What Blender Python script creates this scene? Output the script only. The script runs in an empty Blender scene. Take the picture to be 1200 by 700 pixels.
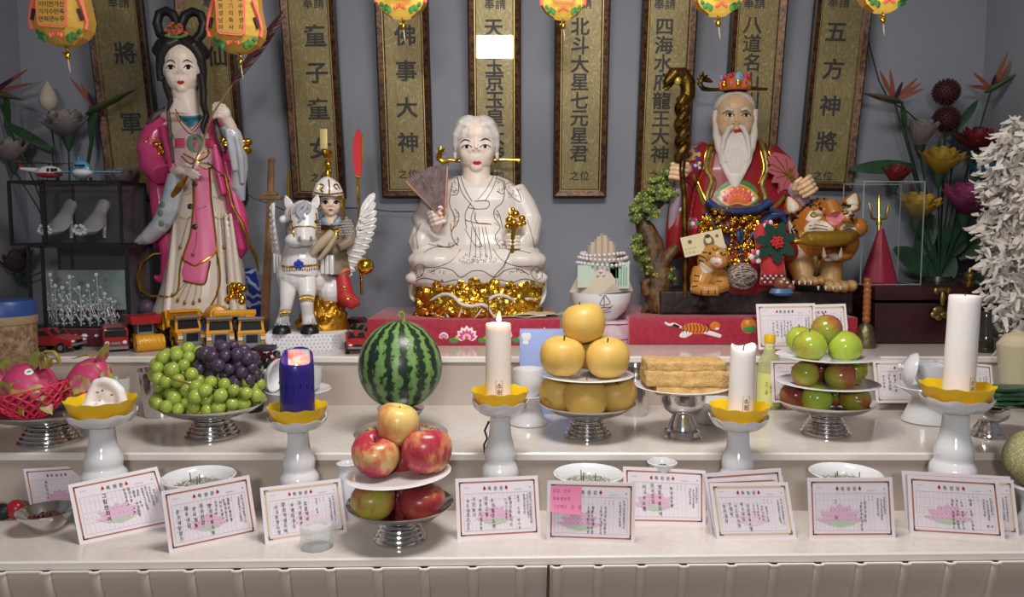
import bpy, bmesh, math, random
from math import sin, cos, pi, radians as R, sqrt, atan2, hypot
from mathutils import Vector as V, Matrix as M4, noise as NZ
from mathutils.bvhtree import BVHTree
rng = random.Random(11)
sc = bpy.context.scene
col = sc.collection
# camera, world, lights, exposure
F = 931.0; PITCH = R(5.0); CAMZ = 1.34
cam_d = bpy.data.cameras.new('camera'); cam = bpy.data.objects.new('camera', cam_d); col.objects.link(cam)
cam.location = (0, 0, CAMZ); cam.rotation_euler = (R(90) - PITCH, 0, 0)
cam_d.sensor_fit = 'HORIZONTAL'; cam_d.sensor_width = 36; cam_d.lens = 36 * F / 1200; cam_d.clip_start = .02
sc.camera = cam
w = bpy.data.worlds.new('room_air'); sc.world = w; w.use_nodes = True
w.node_tree.nodes['Background'].inputs[0].default_value = (.86, .9, 1, 1)
w.node_tree.nodes['Background'].inputs[1].default_value = .17
def area(name, loc, aim, size, sy, power, colr):
    d = bpy.data.lights.new(name, 'AREA'); d.shape = 'RECTANGLE'; d.size = size; d.size_y = sy; d.energy = power; d.color = colr
    o = bpy.data.objects.new(name, d); col.objects.link(o); o.location = loc
    o.rotation_euler = (V(aim) - V(loc)).to_track_quat('-Z', 'Y').to_euler(); return o
area('assumed_ceiling_light', (.12, 1.08, 2.33), (.12, 1.42, 1.0), .6, .42, 25, (1, .965, .93))  # assumed ceiling lamp, added to light the altar from above; no fixture built
area('assumed_window_fill', (-.1, -1.3, 1.885), (.1, 1.5, .95), .32, .165, 19, (1, .97, .95))  # added frontal fill light; a window behind the camera is assumed, none built
sc.view_settings.view_transform = 'Standard'; sc.view_settings.look = 'None'
sc.view_settings.exposure = 0.13; sc.view_settings.gamma = 1; sc.view_settings.use_curve_mapping = False
# measuring: photo pixel + distance -> place
TZ = {1: .80, 2: .915, 3: 1.0355}
def ray(px, py):
    a, b = (px - 600) / F, (350 - py) / F
    return V((a, cos(PITCH) + b * sin(PITCH), -sin(PITCH) + b * cos(PITCH)))
def P(px, py, Y):
    d = ray(px, py); return V((0, 0, CAMZ)) + d * (Y / d.y)
def S(py, Y): return (Y / ray(600, py).y) / F            # metres per pixel
def T(px, py, t):
    d = ray(px, py); z = TZ[t] if t in TZ else t
    return V((0, 0, CAMZ)) + d * ((z - CAMZ) / d.z)
# materials
def mat(name, c, rough=.5, metal=0, spec=.5, coat=0, emit=0, ecol=None, trans=0, ior=1.45, sss=0, bump=0, bscale=60, vary=0, vscale=6, c2=None, alpha=1, sheen=0):
    m = bpy.data.materials.new(name); m.use_nodes = True; nt = m.node_tree; b = nt.nodes['Principled BSDF']; I = b.inputs
    I['Base Color'].default_value = (*c, 1); I['Roughness'].default_value = rough; I['Metallic'].default_value = metal
    I['Specular IOR Level'].default_value = spec; I['Coat Weight'].default_value = coat; I['Coat Roughness'].default_value = .08
    I['Transmission Weight'].default_value = trans; I['IOR'].default_value = ior; I['Alpha'].default_value = alpha
    if sss: I['Subsurface Weight'].default_value = sss; I['Subsurface Radius'].default_value = (.02, .012, .008); I['Subsurface Scale'].default_value = .6
    if emit: I['Emission Strength'].default_value = emit; I['Emission Color'].default_value = (*(ecol or c), 1)
    if sheen: I['Sheen Weight'].default_value = sheen
    L = nt.links.new
    if bump or vary or c2:
        tc = nt.nodes.new('ShaderNodeTexCoord')
    if bump:
        n = nt.nodes.new('ShaderNodeTexNoise'); n.inputs['Scale'].default_value = bscale; n.inputs['Detail'].default_value = 4
        bp = nt.nodes.new('ShaderNodeBump'); bp.inputs['Strength'].default_value = bump; bp.inputs['Distance'].default_value = .003
        L(tc.outputs['Object'], n.inputs['Vector']); L(n.outputs['Fac'], bp.inputs['Height']); L(bp.outputs['Normal'], I['Normal'])
    if vary or c2:
        n = nt.nodes.new('ShaderNodeTexNoise'); n.inputs['Scale'].default_value = vscale; n.inputs['Detail'].default_value = 5
        rp = nt.nodes.new('ShaderNodeValToRGB'); L(tc.outputs['Object'], n.inputs['Vector']); L(n.outputs['Fac'], rp.inputs[0]); L(rp.outputs[0], I['Base Color'])
        k = c2 or tuple(x * (1 - vary) for x in c)
        rp.color_ramp.elements[0].position = .35; rp.color_ramp.elements[1].position = .65
        rp.color_ramp.elements[0].color = (*k, 1); rp.color_ramp.elements[1].color = (*c, 1)
    return m
def hx(h):
    h = h.lstrip('#'); return tuple((lambda x: x / 12.92 if x <= .04045 else ((x + .055) / 1.055) ** 2.4)(int(h[i:i + 2], 16) / 255) for i in (0, 2, 4))
def nodes(name):
    m = bpy.data.materials.new(name); m.use_nodes = True; nt = m.node_tree
    return m, nt, nt.nodes['Principled BSDF'], nt.links.new
def N(nt, t, **kw):
    n = nt.nodes.new('ShaderNode' + t)
    for k, v in kw.items():
        if k in n.inputs: n.inputs[k].default_value = v
        else: setattr(n, k, v)
    return n
def ramp(nt, stops):
    r = nt.nodes.new('ShaderNodeValToRGB'); e = r.color_ramp.elements
    while len(e) < len(stops): e.new(.5)
    for i, (p, c) in enumerate(stops): e[i].position = p; e[i].color = (*c, 1)
    return r
WHITE_CER = mat('white_glazed_ceramic', hx('e4e4e6'), .12, spec=.6, coat=.5)
STEEL = mat('stainless_steel', (.62, .6, .58), .14, 1)
GOLD = mat('gilt_gold', hx('d8a93a'), .2, 1)
GOLDD = mat('antique_gold', hx('7d5f26'), .34, .9, bump=.4, bscale=120, c2=hx('2b1d0c'), vscale=40)
BLACK = mat('black_ink', (.012, .012, .013), .6)
PAPER = mat('printed_paper', hx('ede4ea'), .55)
RED = mat('red_ink', hx('c2242c'), .5)
BRASS = mat('aged_brass', hx('8f7a45'), .35, .9)
WICK = mat('candle_wick', (.02, .018, .015), .9)
# mesh builder
class MB:
    def __init__(s): s.v = []; s.f = []; s.m = []
    def add(s, vs, fs, mi=0):
        o = len(s.v); s.v += [V(p) for p in vs]
        for f in fs: s.f.append([i + o for i in f]); s.m.append(mi)
        return o
    def loft(s, rings, mi=0, cap=True, closed=True):
        n = len(rings[0]); vs = [p for r in rings for p in r]; fs = []
        for i in range(len(rings) - 1):
            for j in range(n if closed else n - 1):
                a, b = i * n + j, i * n + (j + 1) % n
                fs.append((a, b, b + n, a + n))
        if cap and closed: fs += [tuple(range(n))[::-1], tuple(range((len(rings) - 1) * n, len(rings) * n))]
        s.add(vs, fs, mi)
    def lathe(s, prof, seg=40, mi=0, o=(0, 0, 0), mtx=None, fn=None, cap=False):
        o = V(o); rings = []
        for (r, z) in prof:
            ring = []
            for j in range(seg):
                a = 2 * pi * j / seg; rr, zz = (r, z) if fn is None else fn(a, r, z)
                p = V((rr * cos(a), rr * sin(a), zz)); ring.append(o + (mtx @ p if mtx else p))
            rings.append(ring)
        s.loft(rings, mi, cap)
    def ell(s, c, r, seg=18, rings=10, mi=0, mtx=None, fn=None):
        if not hasattr(r, '__len__'): r = (r, r, r)
        c = V(c); vs = []; fs = []
        for i in range(rings + 1):
            t = pi * i / rings
            k = 1 if i in (0, rings) else seg
            for j in range(k):
                a = 2 * pi * j / seg; p = V((sin(t) * cos(a) * r[0], sin(t) * sin(a) * r[1], -cos(t) * r[2]))
                if fn: p = fn(p)
                vs.append(c + (mtx @ p if mtx else p))
        for j in range(seg): fs.append((0, 1 + (j + 1) % seg, 1 + j))
        for i in range(rings - 2):
            for j in range(seg):
                a = 1 + i * seg + j; b = 1 + i * seg + (j + 1) % seg; fs.append((a, b, b + seg, a + seg))
        l = 1 + (rings - 2) * seg; e = len(vs) - 1
        for j in range(seg): fs.append((l + j, l + (j + 1) % seg, e))
        s.add(vs, fs, mi)
    def tube(s, path, r, seg=8, mi=0, flat=1.0, up=None, cap=True):
        path = [V(p) for p in path]; n = len(path)
        rs = r if hasattr(r, '__len__') else [r] * n
        rings = []; ref = None
        for i, p in enumerate(path):
            t = (path[min(i + 1, n - 1)] - path[max(i - 1, 0)])
            if t.length < 1e-9: t = V((0, 0, 1))
            t.normalize()
            if ref is None:
                ref = V(up) if up else (V((0, 0, 1)) if abs(t.z) < .9 else V((1, 0, 0)))
            u = ref - t * ref.dot(t)
            if u.length < 1e-6: u = t.orthogonal()
            u.normalize(); ref = u; b = t.cross(u)
            rings.append([p + (u * cos(2 * pi * j / seg) * flat + b * sin(2 * pi * j / seg)) * rs[i] for j in range(seg)])
        s.loft(rings, mi, cap)
    def box(s, c, size, mi=0, mtx=None, bev=0):
        x, y, z = (k / 2 for k in size); c = V(c)
        if bev:
            b = min(bev, x, y, z); bm = bmesh.new(); bmesh.ops.create_cube(bm, size=1)
            for v in bm.verts: v.co = V((v.co.x * 2 * x, v.co.y * 2 * y, v.co.z * 2 * z))
            bmesh.ops.bevel(bm, geom=bm.edges[:], offset=b, segments=2, affect='EDGES', profile=.6)
            bm.verts.index_update(); vs = [v.co.copy() for v in bm.verts]; fs = [[v.index for v in f.verts] for f in bm.faces]; bm.free()
        else:
            vs = [V((i, j, k)) for i in (-x, x) for j in (-y, y) for k in (-z, z)]
            fs = [(0, 1, 3, 2), (4, 6, 7, 5), (0, 4, 5, 1), (2, 3, 7, 6), (0, 2, 6, 4), (1, 5, 7, 3)]
        s.add([c + (mtx @ p if mtx else p) for p in vs], fs, mi)
    def prism(s, pts, d, mtx, mi=0, mi_side=None):
        """closed outline in the local xy plane, thickness d along -z .. 0"""
        n = len(pts)
        a = [mtx @ V((p[0], p[1], 0)) for p in pts]; b = [mtx @ V((p[0], p[1], -d)) for p in pts]
        s.add(a + b, [tuple(range(n)), tuple(range(n, 2 * n))[::-1]], mi)
        s.add(a + b, [(i, i + n, (i + 1) % n + n, (i + 1) % n) for i in range(n)], mi if mi_side is None else mi_side)
    def sheet(s, fn, nu, nv, mi=0, th=0):
        g = [[V(fn(i / nu, j / nv)) for j in range(nv + 1)] for i in range(nu + 1)]
        vs = [p for r in g for p in r]; w_ = nv + 1
        fs = [(i * w_ + j, (i + 1) * w_ + j, (i + 1) * w_ + j + 1, i * w_ + j + 1) for i in range(nu) for j in range(nv)]
        s.add(vs, fs, mi)
    def build(s, name, mats, parent=None, world=False, smooth=35, loc=None, solid=0, sub=0, kind=None):
        me = bpy.data.meshes.new(name)
        mats = mats if isinstance(mats, (list, tuple)) else [mats]
        o = bpy.data.objects.new(name, me); col.objects.link(o)
        off = V((0, 0, 0))
        if parent is not None:
            o.parent = parent
            if world:
                r = parent
                while r.parent: r = r.parent
                off = r.location.copy()
        else:
            if loc is not None: off = V(loc);
            elif s.v:
                xs = [p.x for p in s.v]; ys = [p.y for p in s.v]; off = V(((min(xs) + max(xs)) / 2, (min(ys) + max(ys)) / 2, min(p.z for p in s.v)))
            o.location = off
        me.from_pydata([p - off for p in s.v], [], s.f)
        for m in mats: me.materials.append(m)
        me.polygons.foreach_set('material_index', s.m)
        bm = bmesh.new(); bm.from_mesh(me); bmesh.ops.recalc_face_normals(bm, faces=bm.faces[:]); bm.to_mesh(me); bm.free()
        if smooth:
            me.shade_smooth()
            if smooth < 180: me.set_sharp_from_angle(angle=R(smooth))
        if sub: md = o.modifiers.new('s', 'SUBSURF'); md.levels = md.render_levels = sub
        if solid: md = o.modifiers.new('t', 'SOLIDIFY'); md.thickness = solid; md.offset = 0
        if kind: o['kind'] = kind
        return o
def thing(name, label, cat, loc=(0, 0, 0), group=None):
    o = bpy.data.objects.new(name, None); col.objects.link(o); o.location = loc; o.empty_display_size = .02
    o['label'] = label; o['category'] = cat
    if group: o['group'] = group
    return o
def tag(o, label, cat, group=None, kind=None):
    o['label'] = label; o['category'] = cat
    if group: o['group'] = group
    if kind: o['kind'] = kind
    return o
KIDS = {}
def dup(o, loc=None, rz=None, scale=None, label=None, group=None, parent=None, rot=None):
    c = o.copy(); col.objects.link(c)
    if parent: c.parent = parent
    else:
        if loc is not None: c.location = loc
        if rz is not None: c.rotation_euler = (0, 0, rz)
        if rot is not None: c.rotation_euler = rot
        if scale is not None: c.scale = (scale,) * 3 if not hasattr(scale, '__len__') else scale
        if label: c['label'] = label
        if group: c['group'] = group
    for ch in [x for x in bpy.data.objects if x.parent == o]: dup(ch, parent=c)
    return c
def bake(o, mods):
    """apply modifiers to o's mesh in place"""
    for t, kw in mods:
        md = o.modifiers.new(t, t)
        for k, v in kw.items(): setattr(md, k, v)
    dg = bpy.context.evaluated_depsgraph_get(); dg.update()
    me = bpy.data.meshes.new_from_object(o.evaluated_get(dg), depsgraph=dg)
    old = o.data; o.modifiers.clear(); o.data = me; me.name = o.name
    bpy.data.meshes.remove(old); me.shade_smooth(); return o
def sculpt(mb, name, mats, parent=None, voxel=.003, it=5, fac=.5, world=True, kind=None):
    """union of overlapping closed shapes, melted into one continuous surface"""
    mats = mats if isinstance(mats, (list, tuple)) else [mats]
    o = mb.build(name, mats[:1], parent, world, smooth=0)
    bake(o, [('REMESH', dict(mode='VOXEL', voxel_size=voxel, adaptivity=0)), ('SMOOTH', dict(factor=fac, iterations=it))])
    o.data.materials.clear()
    for m in mats: o.data.materials.append(m)
    return o
def wloc(o):
    l = V((0, 0, 0))
    while o is not None: l = l + o.location; o = o.parent
    return l
def bvh(*objs):
    vs = []; fs = []
    for o in objs:
        l = wloc(o); b = len(vs)
        vs += [v.co + l for v in o.data.vertices]; fs += [[i + b for i in p.vertices] for p in o.data.polygons]
    return BVHTree.FromPolygons(vs, fs)
def hit(b, px, py, off=0):
    d = ray(px, py).normalized(); r = b.ray_cast(V((0, 0, CAMZ)), d)
    if r[0] is None: return None
    n = r[1] if r[1].dot(d) < 0 else -r[1]
    return r[0] + n * off
def resample(pts, step, smooth=True):
    pts = [V((p[0], p[1], 0)) for p in pts]; out = []
    for i in range(len(pts) - 1):
        p0, p1, p2, p3 = pts[max(i - 1, 0)], pts[i], pts[i + 1], pts[min(i + 2, len(pts) - 1)]
        k = max(1, int((p2 - p1).length / step))
        for j in range(k):
            t = j / k
            if smooth: q = .5 * (2 * p1 + (p2 - p0) * t + (2 * p0 - 5 * p1 + 4 * p2 - p3) * t * t + (3 * p1 - p0 - 3 * p2 + p3) * t ** 3)
            else: q = p1.lerp(p2, t)
            out.append((q.x, q.y))
    out.append((pts[-1].x, pts[-1].y)); return out
def stroke(mb, b, pts, r, mi=0, off=None, step=2, seg=6, flat=.6, taper=False):
    """a raised line laid on a sculpted surface"""
    q = [hit(b, x, y, r * .25 if off is None else off) for x, y in resample(pts, step)]
    runs = [[]]
    for p in q:
        if p is None or (runs[-1] and (p - runs[-1][-1]).length > .02):
            runs.append([] if p is None else [p])
        else: runs[-1].append(p)
    for p in runs:
        if len(p) > 1:
            n = len(p); rr = [r * (max(.15, sin(pi * (i + .5) / n)) if taper else 1) for i in range(n)]
            mb.tube(p, rr, seg, mi)
def patch(mb, b, poly, mi=0, off=.0012, rings=4, smooth=True, step=2.0):
    """a thin painted area following a sculpted surface (star-shaped outline)"""
    poly = list(poly); ol = resample(poly + [poly[0]], step, smooth)[:-1]
    cx = sum(p[0] for p in poly) / len(poly); cy = sum(p[1] for p in poly) / len(poly)
    c = hit(b, cx, cy, off)
    if c is None: return
    n = len(ol); vs = [c]; last = c
    for k in range(1, rings + 1):
        for x, y in ol:
            h = hit(b, cx + (x - cx) * k / rings, cy + (y - cy) * k / rings, off if k < rings else off * .2)
            if h is None or (h - c).length > .25:
                d = ray(cx + (x - cx) * k / rings, cy + (y - cy) * k / rings); h = V((0, 0, CAMZ)) + d * (last.y / d.y)
            vs.append(h); last = h
    fs = [(0, 1 + i, 1 + (i + 1) % n) for i in range(n)]
    for k in range(rings - 1):
        for i in range(n):
            a = 1 + k * n + i; a2 = 1 + k * n + (i + 1) % n; fs.append((a, a + n, a2 + n, a2))
    mb.add(vs, fs, mi)
# writing
GL = {}
def glyph(ch, bold=0):
    k = ch
    if k not in GL:
        cu = bpy.data.curves.new('g', 'FONT'); cu.body = ch; cu.size = 1; cu.resolution_u = 2; cu.align_x = 'CENTER'
        o = bpy.data.objects.new('g', cu); col.objects.link(o); dg = bpy.context.evaluated_depsgraph_get()
        me = bpy.data.meshes.new_from_object(o.evaluated_get(dg)); vs = [v.co.copy() for v in me.vertices]; fs = [list(p.vertices) for p in me.polygons]
        bpy.data.objects.remove(o); bpy.data.curves.remove(cu); bpy.data.meshes.remove(me)
        if vs:
            ys = [p.y for p in vs]; xs = [p.x for p in vs]; cy = .38 if ord(ch) > 0x2e80 else (max(ys) + min(ys)) / 2
            cx = (max(xs) + min(xs)) / 2
            vs = [V((p.x - cx, p.y - cy, 0)) for p in vs]
        GL[k] = (vs, fs)
    return GL[k]
def write(mb, ch, x, y, size, mtx, mi=0, bold=0, sx=1, rot=0):
    vs, fs = glyph(ch, bold); c, s_ = cos(rot), sin(rot)
    for i, (a, b) in enumerate(((1, 1), (-1, 1), (1, -1), (-1, -1)) if bold else ((0, 0),)):
        if vs: mb.add([mtx @ V((x + size * (sx * (p.x + a * bold * .6) * c - (p.y + b * bold * .6) * s_), y + size * (sx * (p.x + a * bold * .6) * s_ + (p.y + b * bold * .6) * c), i * 2e-5)) for p in vs], fs, mi)
def frame_mtx(o, u, v):
    """matrix whose xy plane is spanned by u, v at o"""
    u = V(u).normalized(); n = u.cross(V(v)).normalized(); v = n.cross(u)
    m = M4.Identity(4)
    for i in range(3): m[i][0] = u[i]; m[i][1] = v[i]; m[i][2] = n[i]; m[i][3] = o[i]
    return m
# the room and the stepped altar
WY = 2.46; XL, XR = -1.49, 1.43
wall_m = mat('grey_wall_paint', hx('8b8e97'), .75, bump=.08, bscale=180, vary=.06, vscale=2)
def room_box(name, a, b, m):
    q = MB(); q.box([(a[i] + b[i]) / 2 for i in range(3)], [b[i] - a[i] for i in range(3)]); o = q.build(name, m, smooth=0); o['kind'] = 'structure'; return o
room_box('wall_back', (XL - .1, WY, 0), (XR + .1, WY + .1, 2.36), wall_m)
room_box('wall_left', (XL - .1, .3, 0), (XL, WY, 2.36), wall_m)
room_box('wall_right', (XR, .3, 0), (XR + .1, WY, 2.36), wall_m)
room_box('floor', (XL - .1, -2.4, -.1), (XR + .1, WY, 0), mat('brown_floor_boards', hx('6b5a48'), .45, vary=.3, vscale=4))
room_box('ceiling', (XL - .1, -2.4, 2.36), (XR + .1, WY, 2.46), mat('white_ceiling_paper', hx('c9c6c2'), .8))
def marble():
    m, nt, b, L = nodes('beige_polished_stone')
    tc = N(nt, 'TexCoord'); n1 = N(nt, 'TexNoise', Scale=5, Detail=6, Distortion=.8); n2 = N(nt, 'TexNoise', Scale=70, Detail=3)
    r = ramp(nt, [(.25, hx('ccc2b8')), (.5, hx('d6cdc5')), (.75, hx('ded7d0'))]); mx = N(nt, 'Mix', data_type='RGBA', blend_type='MULTIPLY')
    r2 = ramp(nt, [(.3, (.86, .85, .84)), (.6, (1, 1, 1))])
    L(tc.outputs['Object'], n1.inputs['Vector']); L(tc.outputs['Object'], n2.inputs['Vector']); L(n1.outputs['Fac'], r.inputs[0]); L(n2.outputs['Fac'], r2.inputs[0])
    mx.inputs[0].default_value = .5; L(r.outputs[0], mx.inputs[6]); L(r2.outputs[0], mx.inputs[7]); L(mx.outputs[2], b.inputs['Base Color'])
    b.inputs['Roughness'].default_value = .13; b.inputs['Specular IOR Level'].default_value = .55; return m
STONE = marble()
EDGE = mat('pale_stone_edge', hx('e6dfd8'), .25)
RISER = mat('beige_stone_riser', hx('c3b6aa'), .3, vary=.12, vscale=5)
altar = [thing('altar_step', 'lowest step of the beige stone altar, carrying the wish cards', 'altar', (0, 1.3, TZ[1] - .014), 'steps of the stone altar'),
    thing('altar_step', 'middle step of the beige stone altar, carrying the fruit', 'altar', (0, 1.5, TZ[1]), 'steps of the stone altar'),
    thing('altar_step', 'top step of the beige stone altar, carrying the statues', 'altar', (0, 1.9, TZ[2]), 'steps of the stone altar')]
YF = lambda x: 1.2705 + .025 * x
def step(zt, yf, yb, name, k_):
    q = MB(); th = .014
    rows = []
    for x in (XL + .003, XR - .003):
        f = yf(x)
        rows.append([(x, yb, zt), (x, f + .003, zt), (x, f, zt - .003), (x, f, zt - th), (x, f + .02, zt - th), (x, yb, zt - th)])
    n = 6; vs = rows[0] + rows[1]
    fs = [(i, (i + 1) % n, (i + 1) % n + n, i + n) for i in range(n)] + [tuple(range(n)), tuple(range(n, 2 * n))[::-1]]
    q.add(vs, fs, 0)
    for k in (1, 2): q.m[k] = 1
    return q.build(name, [STONE, EDGE], altar[k_], True, smooth=0)
step(TZ[1], YF, 1.53, 'tread', 0); step(TZ[2], lambda x: 1.481, 1.93, 'tread', 1); step(TZ[3], lambda x: 1.884, WY - .004, 'tread', 2)
for zt, zb, y0, k_ in ((TZ[2] - .014, TZ[1], 1.487, 1), (TZ[3] - .014, TZ[2], 1.89, 2)):
    q = MB(); q.box(((XL + XR) / 2, y0 + .02, (zt + zb) / 2), (XR - XL - .006, .04, zt - zb)); q.build('riser', RISER, altar[k_], True, smooth=0)
q = MB(); q.box(((XL + XR) / 2, 1.95, .52), (XR - XL - .02, .95, .52)); q.box(((XL + XR) / 2, 1.95, .135), (XR - XL - .02, .95, .27)); q.build('plinth', RISER, altar[0], True, smooth=0)
cloth_m = mat('taupe_satin_cloth', hx('cdbdb0'), .55, sheen=.3, bump=.15, bscale=300)
def skirt(xpx, name_lab):
    q = MB(); z0 = TZ[1] - .0145; xs = []; H = .33; tb = R(17)
    pos = [T(p, 664, 1).x for p in xpx[1:-1]]; xa, xb = T(xpx[0], 664, 1).x, T(xpx[-1], 664, 1).x
    prof = [(xa, 0)]
    for c in pos: prof += [(c - .012, 0), (c - .0085, .003), (c - .0075, .014), (c - .003, .017), (c + .003, .0155), (c + .0065, .009), (c + .0055, .001), (c + .012, -.0005)]
    prof += [(xb, 0)]
    pr = []
    for i in range(len(prof) - 1):
        n = max(1, int((prof[i + 1][0] - prof[i][0]) / .012))
        for k in range(n): pr.append((prof[i][0] + (prof[i + 1][0] - prof[i][0]) * k / n, prof[i][1] + (prof[i + 1][1] - prof[i][1]) * k / n))
    pr.append(prof[-1]); nv = 22; rings = []
    for j in range(nv + 1):
        t = j / nv; r = []
        for x, d in pr:
            amp = (.35 + .65 * min(1, t * 3)) * d * (1 + .6 * t)
            wob = .004 * t * NZ.noise(V((x * 9, t * 3, 1.3)))
            zz = z0 - H * t * cos(tb); yy = YF(x) - .004 + H * t * sin(tb) - amp - wob - .004 * sin(pi * min(1, t * 6)) * 1
            r.append(V((x, yy, zz)))
        rings.append(r)
    q.loft(rings, 0, False, False); top = [p + V((0, -.003, .0)) for p in rings[0]]
    o = q.build('altar_skirt', [cloth_m], None, smooth=60, solid=.0012)
    tag(o, name_lab, 'altar cloth', 'pleated cloths along the altar front')
    h = MB(); h.tube([p for p in top], .0024, 6, 0); h.build('hem', mat('pale_hem', hx('ece4dc'), .6), o, True)
    return o
def hem_fix(o):
    for c in [x for x in bpy.data.objects if x.parent == o]:
        pass
skirt([-60, -2, 50, 107, 164, 218, 274, 330, 384, 440, 496, 554, 611, 642], 'long pleated taupe cloth hanging below the front edge, left of the seam')
skirt([648, 655, 705, 757, 808, 866, 918, 972, 1024, 1079, 1134, 1190, 1262], 'long pleated taupe cloth hanging below the front edge, right of the seam')
# framed hanging plaques
def panel_mat():
    m, nt, b, L = nodes('olive_gold_moire_silk')
    tc = N(nt, 'TexCoord'); mp = N(nt, 'Mapping'); mp.inputs['Scale'].default_value = (1, 1, .32); w_ = N(nt, 'TexNoise', Scale=34, Detail=3, Distortion=1.2)
    mth = N(nt, 'Math', operation='MULTIPLY'); mth.inputs[1].default_value = 9.0; fr = N(nt, 'Math', operation='FRACT')
    r = ramp(nt, [(0, hx('83744a')), (.44, hx('94855a')), (.5, hx('c0b285')), (.56, hx('93844f')), (1, hx('887848'))])
    L(tc.outputs['Object'], mp.inputs[0]); L(mp.outputs[0], w_.inputs['Vector']); L(w_.outputs['Fac'], mth.inputs[0]); L(mth.outputs[0], fr.inputs[0]); L(fr.outputs[0], r.inputs[0]); L(r.outputs[0], b.inputs['Base Color'])
    b.inputs['Roughness'].default_value = .42; b.inputs['Metallic'].default_value = .25; return m
PANEL = panel_mat()
FRAME = mat('marbled_bronze_frame', hx('6b4629'), .38, .35, c2=hx('231710'), vscale=90, bump=.2, bscale=150)
BEAD = mat('dark_beaded_edge', hx('3a332c'), .4, .5)
GILT = mat('gilt_line', hx('b8a06a'), .35, .7)
def glass_mat(name='clear_pane', tint=(1, 1, 1), ior=1.5, rough=.02):
    m = bpy.data.materials.new(name); m.use_nodes = True; nt = m.node_tree; nt.nodes.clear(); L = nt.links.new
    o = N(nt, 'OutputMaterial'); t = N(nt, 'BsdfTransparent'); g = N(nt, 'BsdfGlossy'); x = N(nt, 'MixShader'); lw = N(nt, 'LayerWeight', Blend=.5); pw = N(nt, 'Math', operation='POWER'); pw.inputs[1].default_value = 5; f = N(nt, 'Math', operation='MULTIPLY_ADD'); f0 = ((ior - 1) / (ior + 1)) ** 2; f.inputs[1].default_value = .3; f.inputs[2].default_value = f0; L(lw.outputs['Facing'], pw.inputs[0]); L(pw.outputs[0], f.inputs[0])
    t.inputs[0].default_value = (*tint, 1); g.inputs['Roughness'].default_value = rough; g.inputs[0].default_value = (1, 1, 1, 1)
    L(f.outputs[0], x.inputs[0]); L(t.outputs[0], x.inputs[1]); L(g.outputs[0], x.inputs[2]); L(x.outputs[0], o.inputs[0]); return m
PANE = glass_mat(ior=1.36)
INK = mat('brush_ink', (.03, .027, .022), .55)
TILT = R(6.2)
def banner(cx, by, wpx, roll, chars, size, foot, label, head=True, top_extra=.9):
    bc = P(cx, by, WY - .02); s = S(by, WY - .02); Wd = wpx * s; Ht = top_extra
    u = V((cos(roll), 0, sin(roll))); up = V((-sin(roll), -sin(TILT), cos(roll) * cos(TILT)))
    m = frame_mtx(bc, u, up); root = thing('hanging_plaque', label, 'plaque', bc, 'framed plaques on the back wall')
    nvec = V((m[0][2], m[1][2], m[2][2]))
    def row(px, py):
        d = ray(px, py); t = (bc - V((0, 0, CAMZ))).dot(nvec) / d.dot(nvec); q = V((0, 0, CAMZ)) + d * t - bc
        return q.dot(u), q.dot(m.to_3x3().col[1])
    fw = 9.5 * s; q = MB()
    def rim(x0, x1, z0, z1, d0, d1, mi):
        for (a, b) in (((-1, 0), (-1, 1)), ((-1, 1), (1, 1)), ((1, 1), (1, 0)), ((1, 0), (-1, 0))):
            pts = []
            def c(k, ins, z):
                return m @ V((k[0] * (Wd / 2 - ins), (ins if k[1] == 0 else Ht - ins), z))
            vs = [c(a, x0, d0), c(b, x0, d0), c(b, x1, d0), c(a, x1, d0), c(a, x0, z0), c(b, x0, z0), c(b, x1, z1), c(a, x1, z1)]
            q.add(vs, [(0, 3, 2, 1), (4, 5, 6, 7), (0, 1, 5, 4), (2, 3, 7, 6), (1, 2, 6, 5), (0, 4, 7, 3)], mi)
    rim(0, 1.8 * s, .010, .012, -.006, 0, 1); rim(1.8 * s, 7.5 * s, .014, .009, -.006, 0, 0); rim(7.5 * s, 8.3 * s, .009, .009, -.006, 0, 2); rim(8.3 * s, fw, .006, .004, -.006, 0, 0)
    nb = int(Ht / .006)
    for sx in (-1, 1):
        for k in range(nb): q.ell(m @ V((sx * (Wd / 2 - .9 * s), .003 + k * .006, .0105)), .0024, 6, 4, 1)
    for k in range(int(Wd / .006)): q.ell(m @ V((-Wd / 2 + .003 + k * .006, .9 * s, .0105)), .0024, 6, 4, 1)
    q.build('frame', [FRAME, BEAD, GILT], root, True)
    q = MB(); q.box((0, Ht / 2, -.002), (Wd - 2 * fw + .004, Ht - 2 * fw + .004, .004)); q.v = [m @ p for p in q.v]; q.build('panel', PANEL, root, True, smooth=0)
    q = MB()
    md = m @ M4.Translation((0, 0, .0008))
    fx = lambda py: cx + (by - py) * 0
    for (px, py, ch) in chars:
        x, y = row(px, py); write(q, ch, x, y, size * s, md, 0, .035, 1.05)
    if head:
        px = chars[0][0] + roll * 0; hx_, hy = row(head[0], head[1])
        for k, ch in ((-1, '奉'), (1, '請')): write(q, ch, hx_ + k * 6.2 * s, hy, 12 * s, md, 0, .02)
    if foot:
        fx_, fy = row(*foot)
        for k, ch in ((-1, '之'), (1, '位')): write(q, ch, fx_ + k * 6 * s, fy, 11.5 * s, md, 0, .02)
    q.build('inscription', INK, root, True, smooth=0)
    q = MB(); q.box((0, Ht / 2, .0065), (Wd - 2 * fw + .002, Ht - 2 * fw + .002, .0016)); q.v = [m @ p for p in q.v]; q.build('glass', PANE, root, True, smooth=0)
    return root
def colm(s, x0, y0, x1, y1, ys): return [(x0 + (x1 - x0) * (y - y0) / (y1 - y0), y, c) for c, y in zip(s, ys)]
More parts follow.
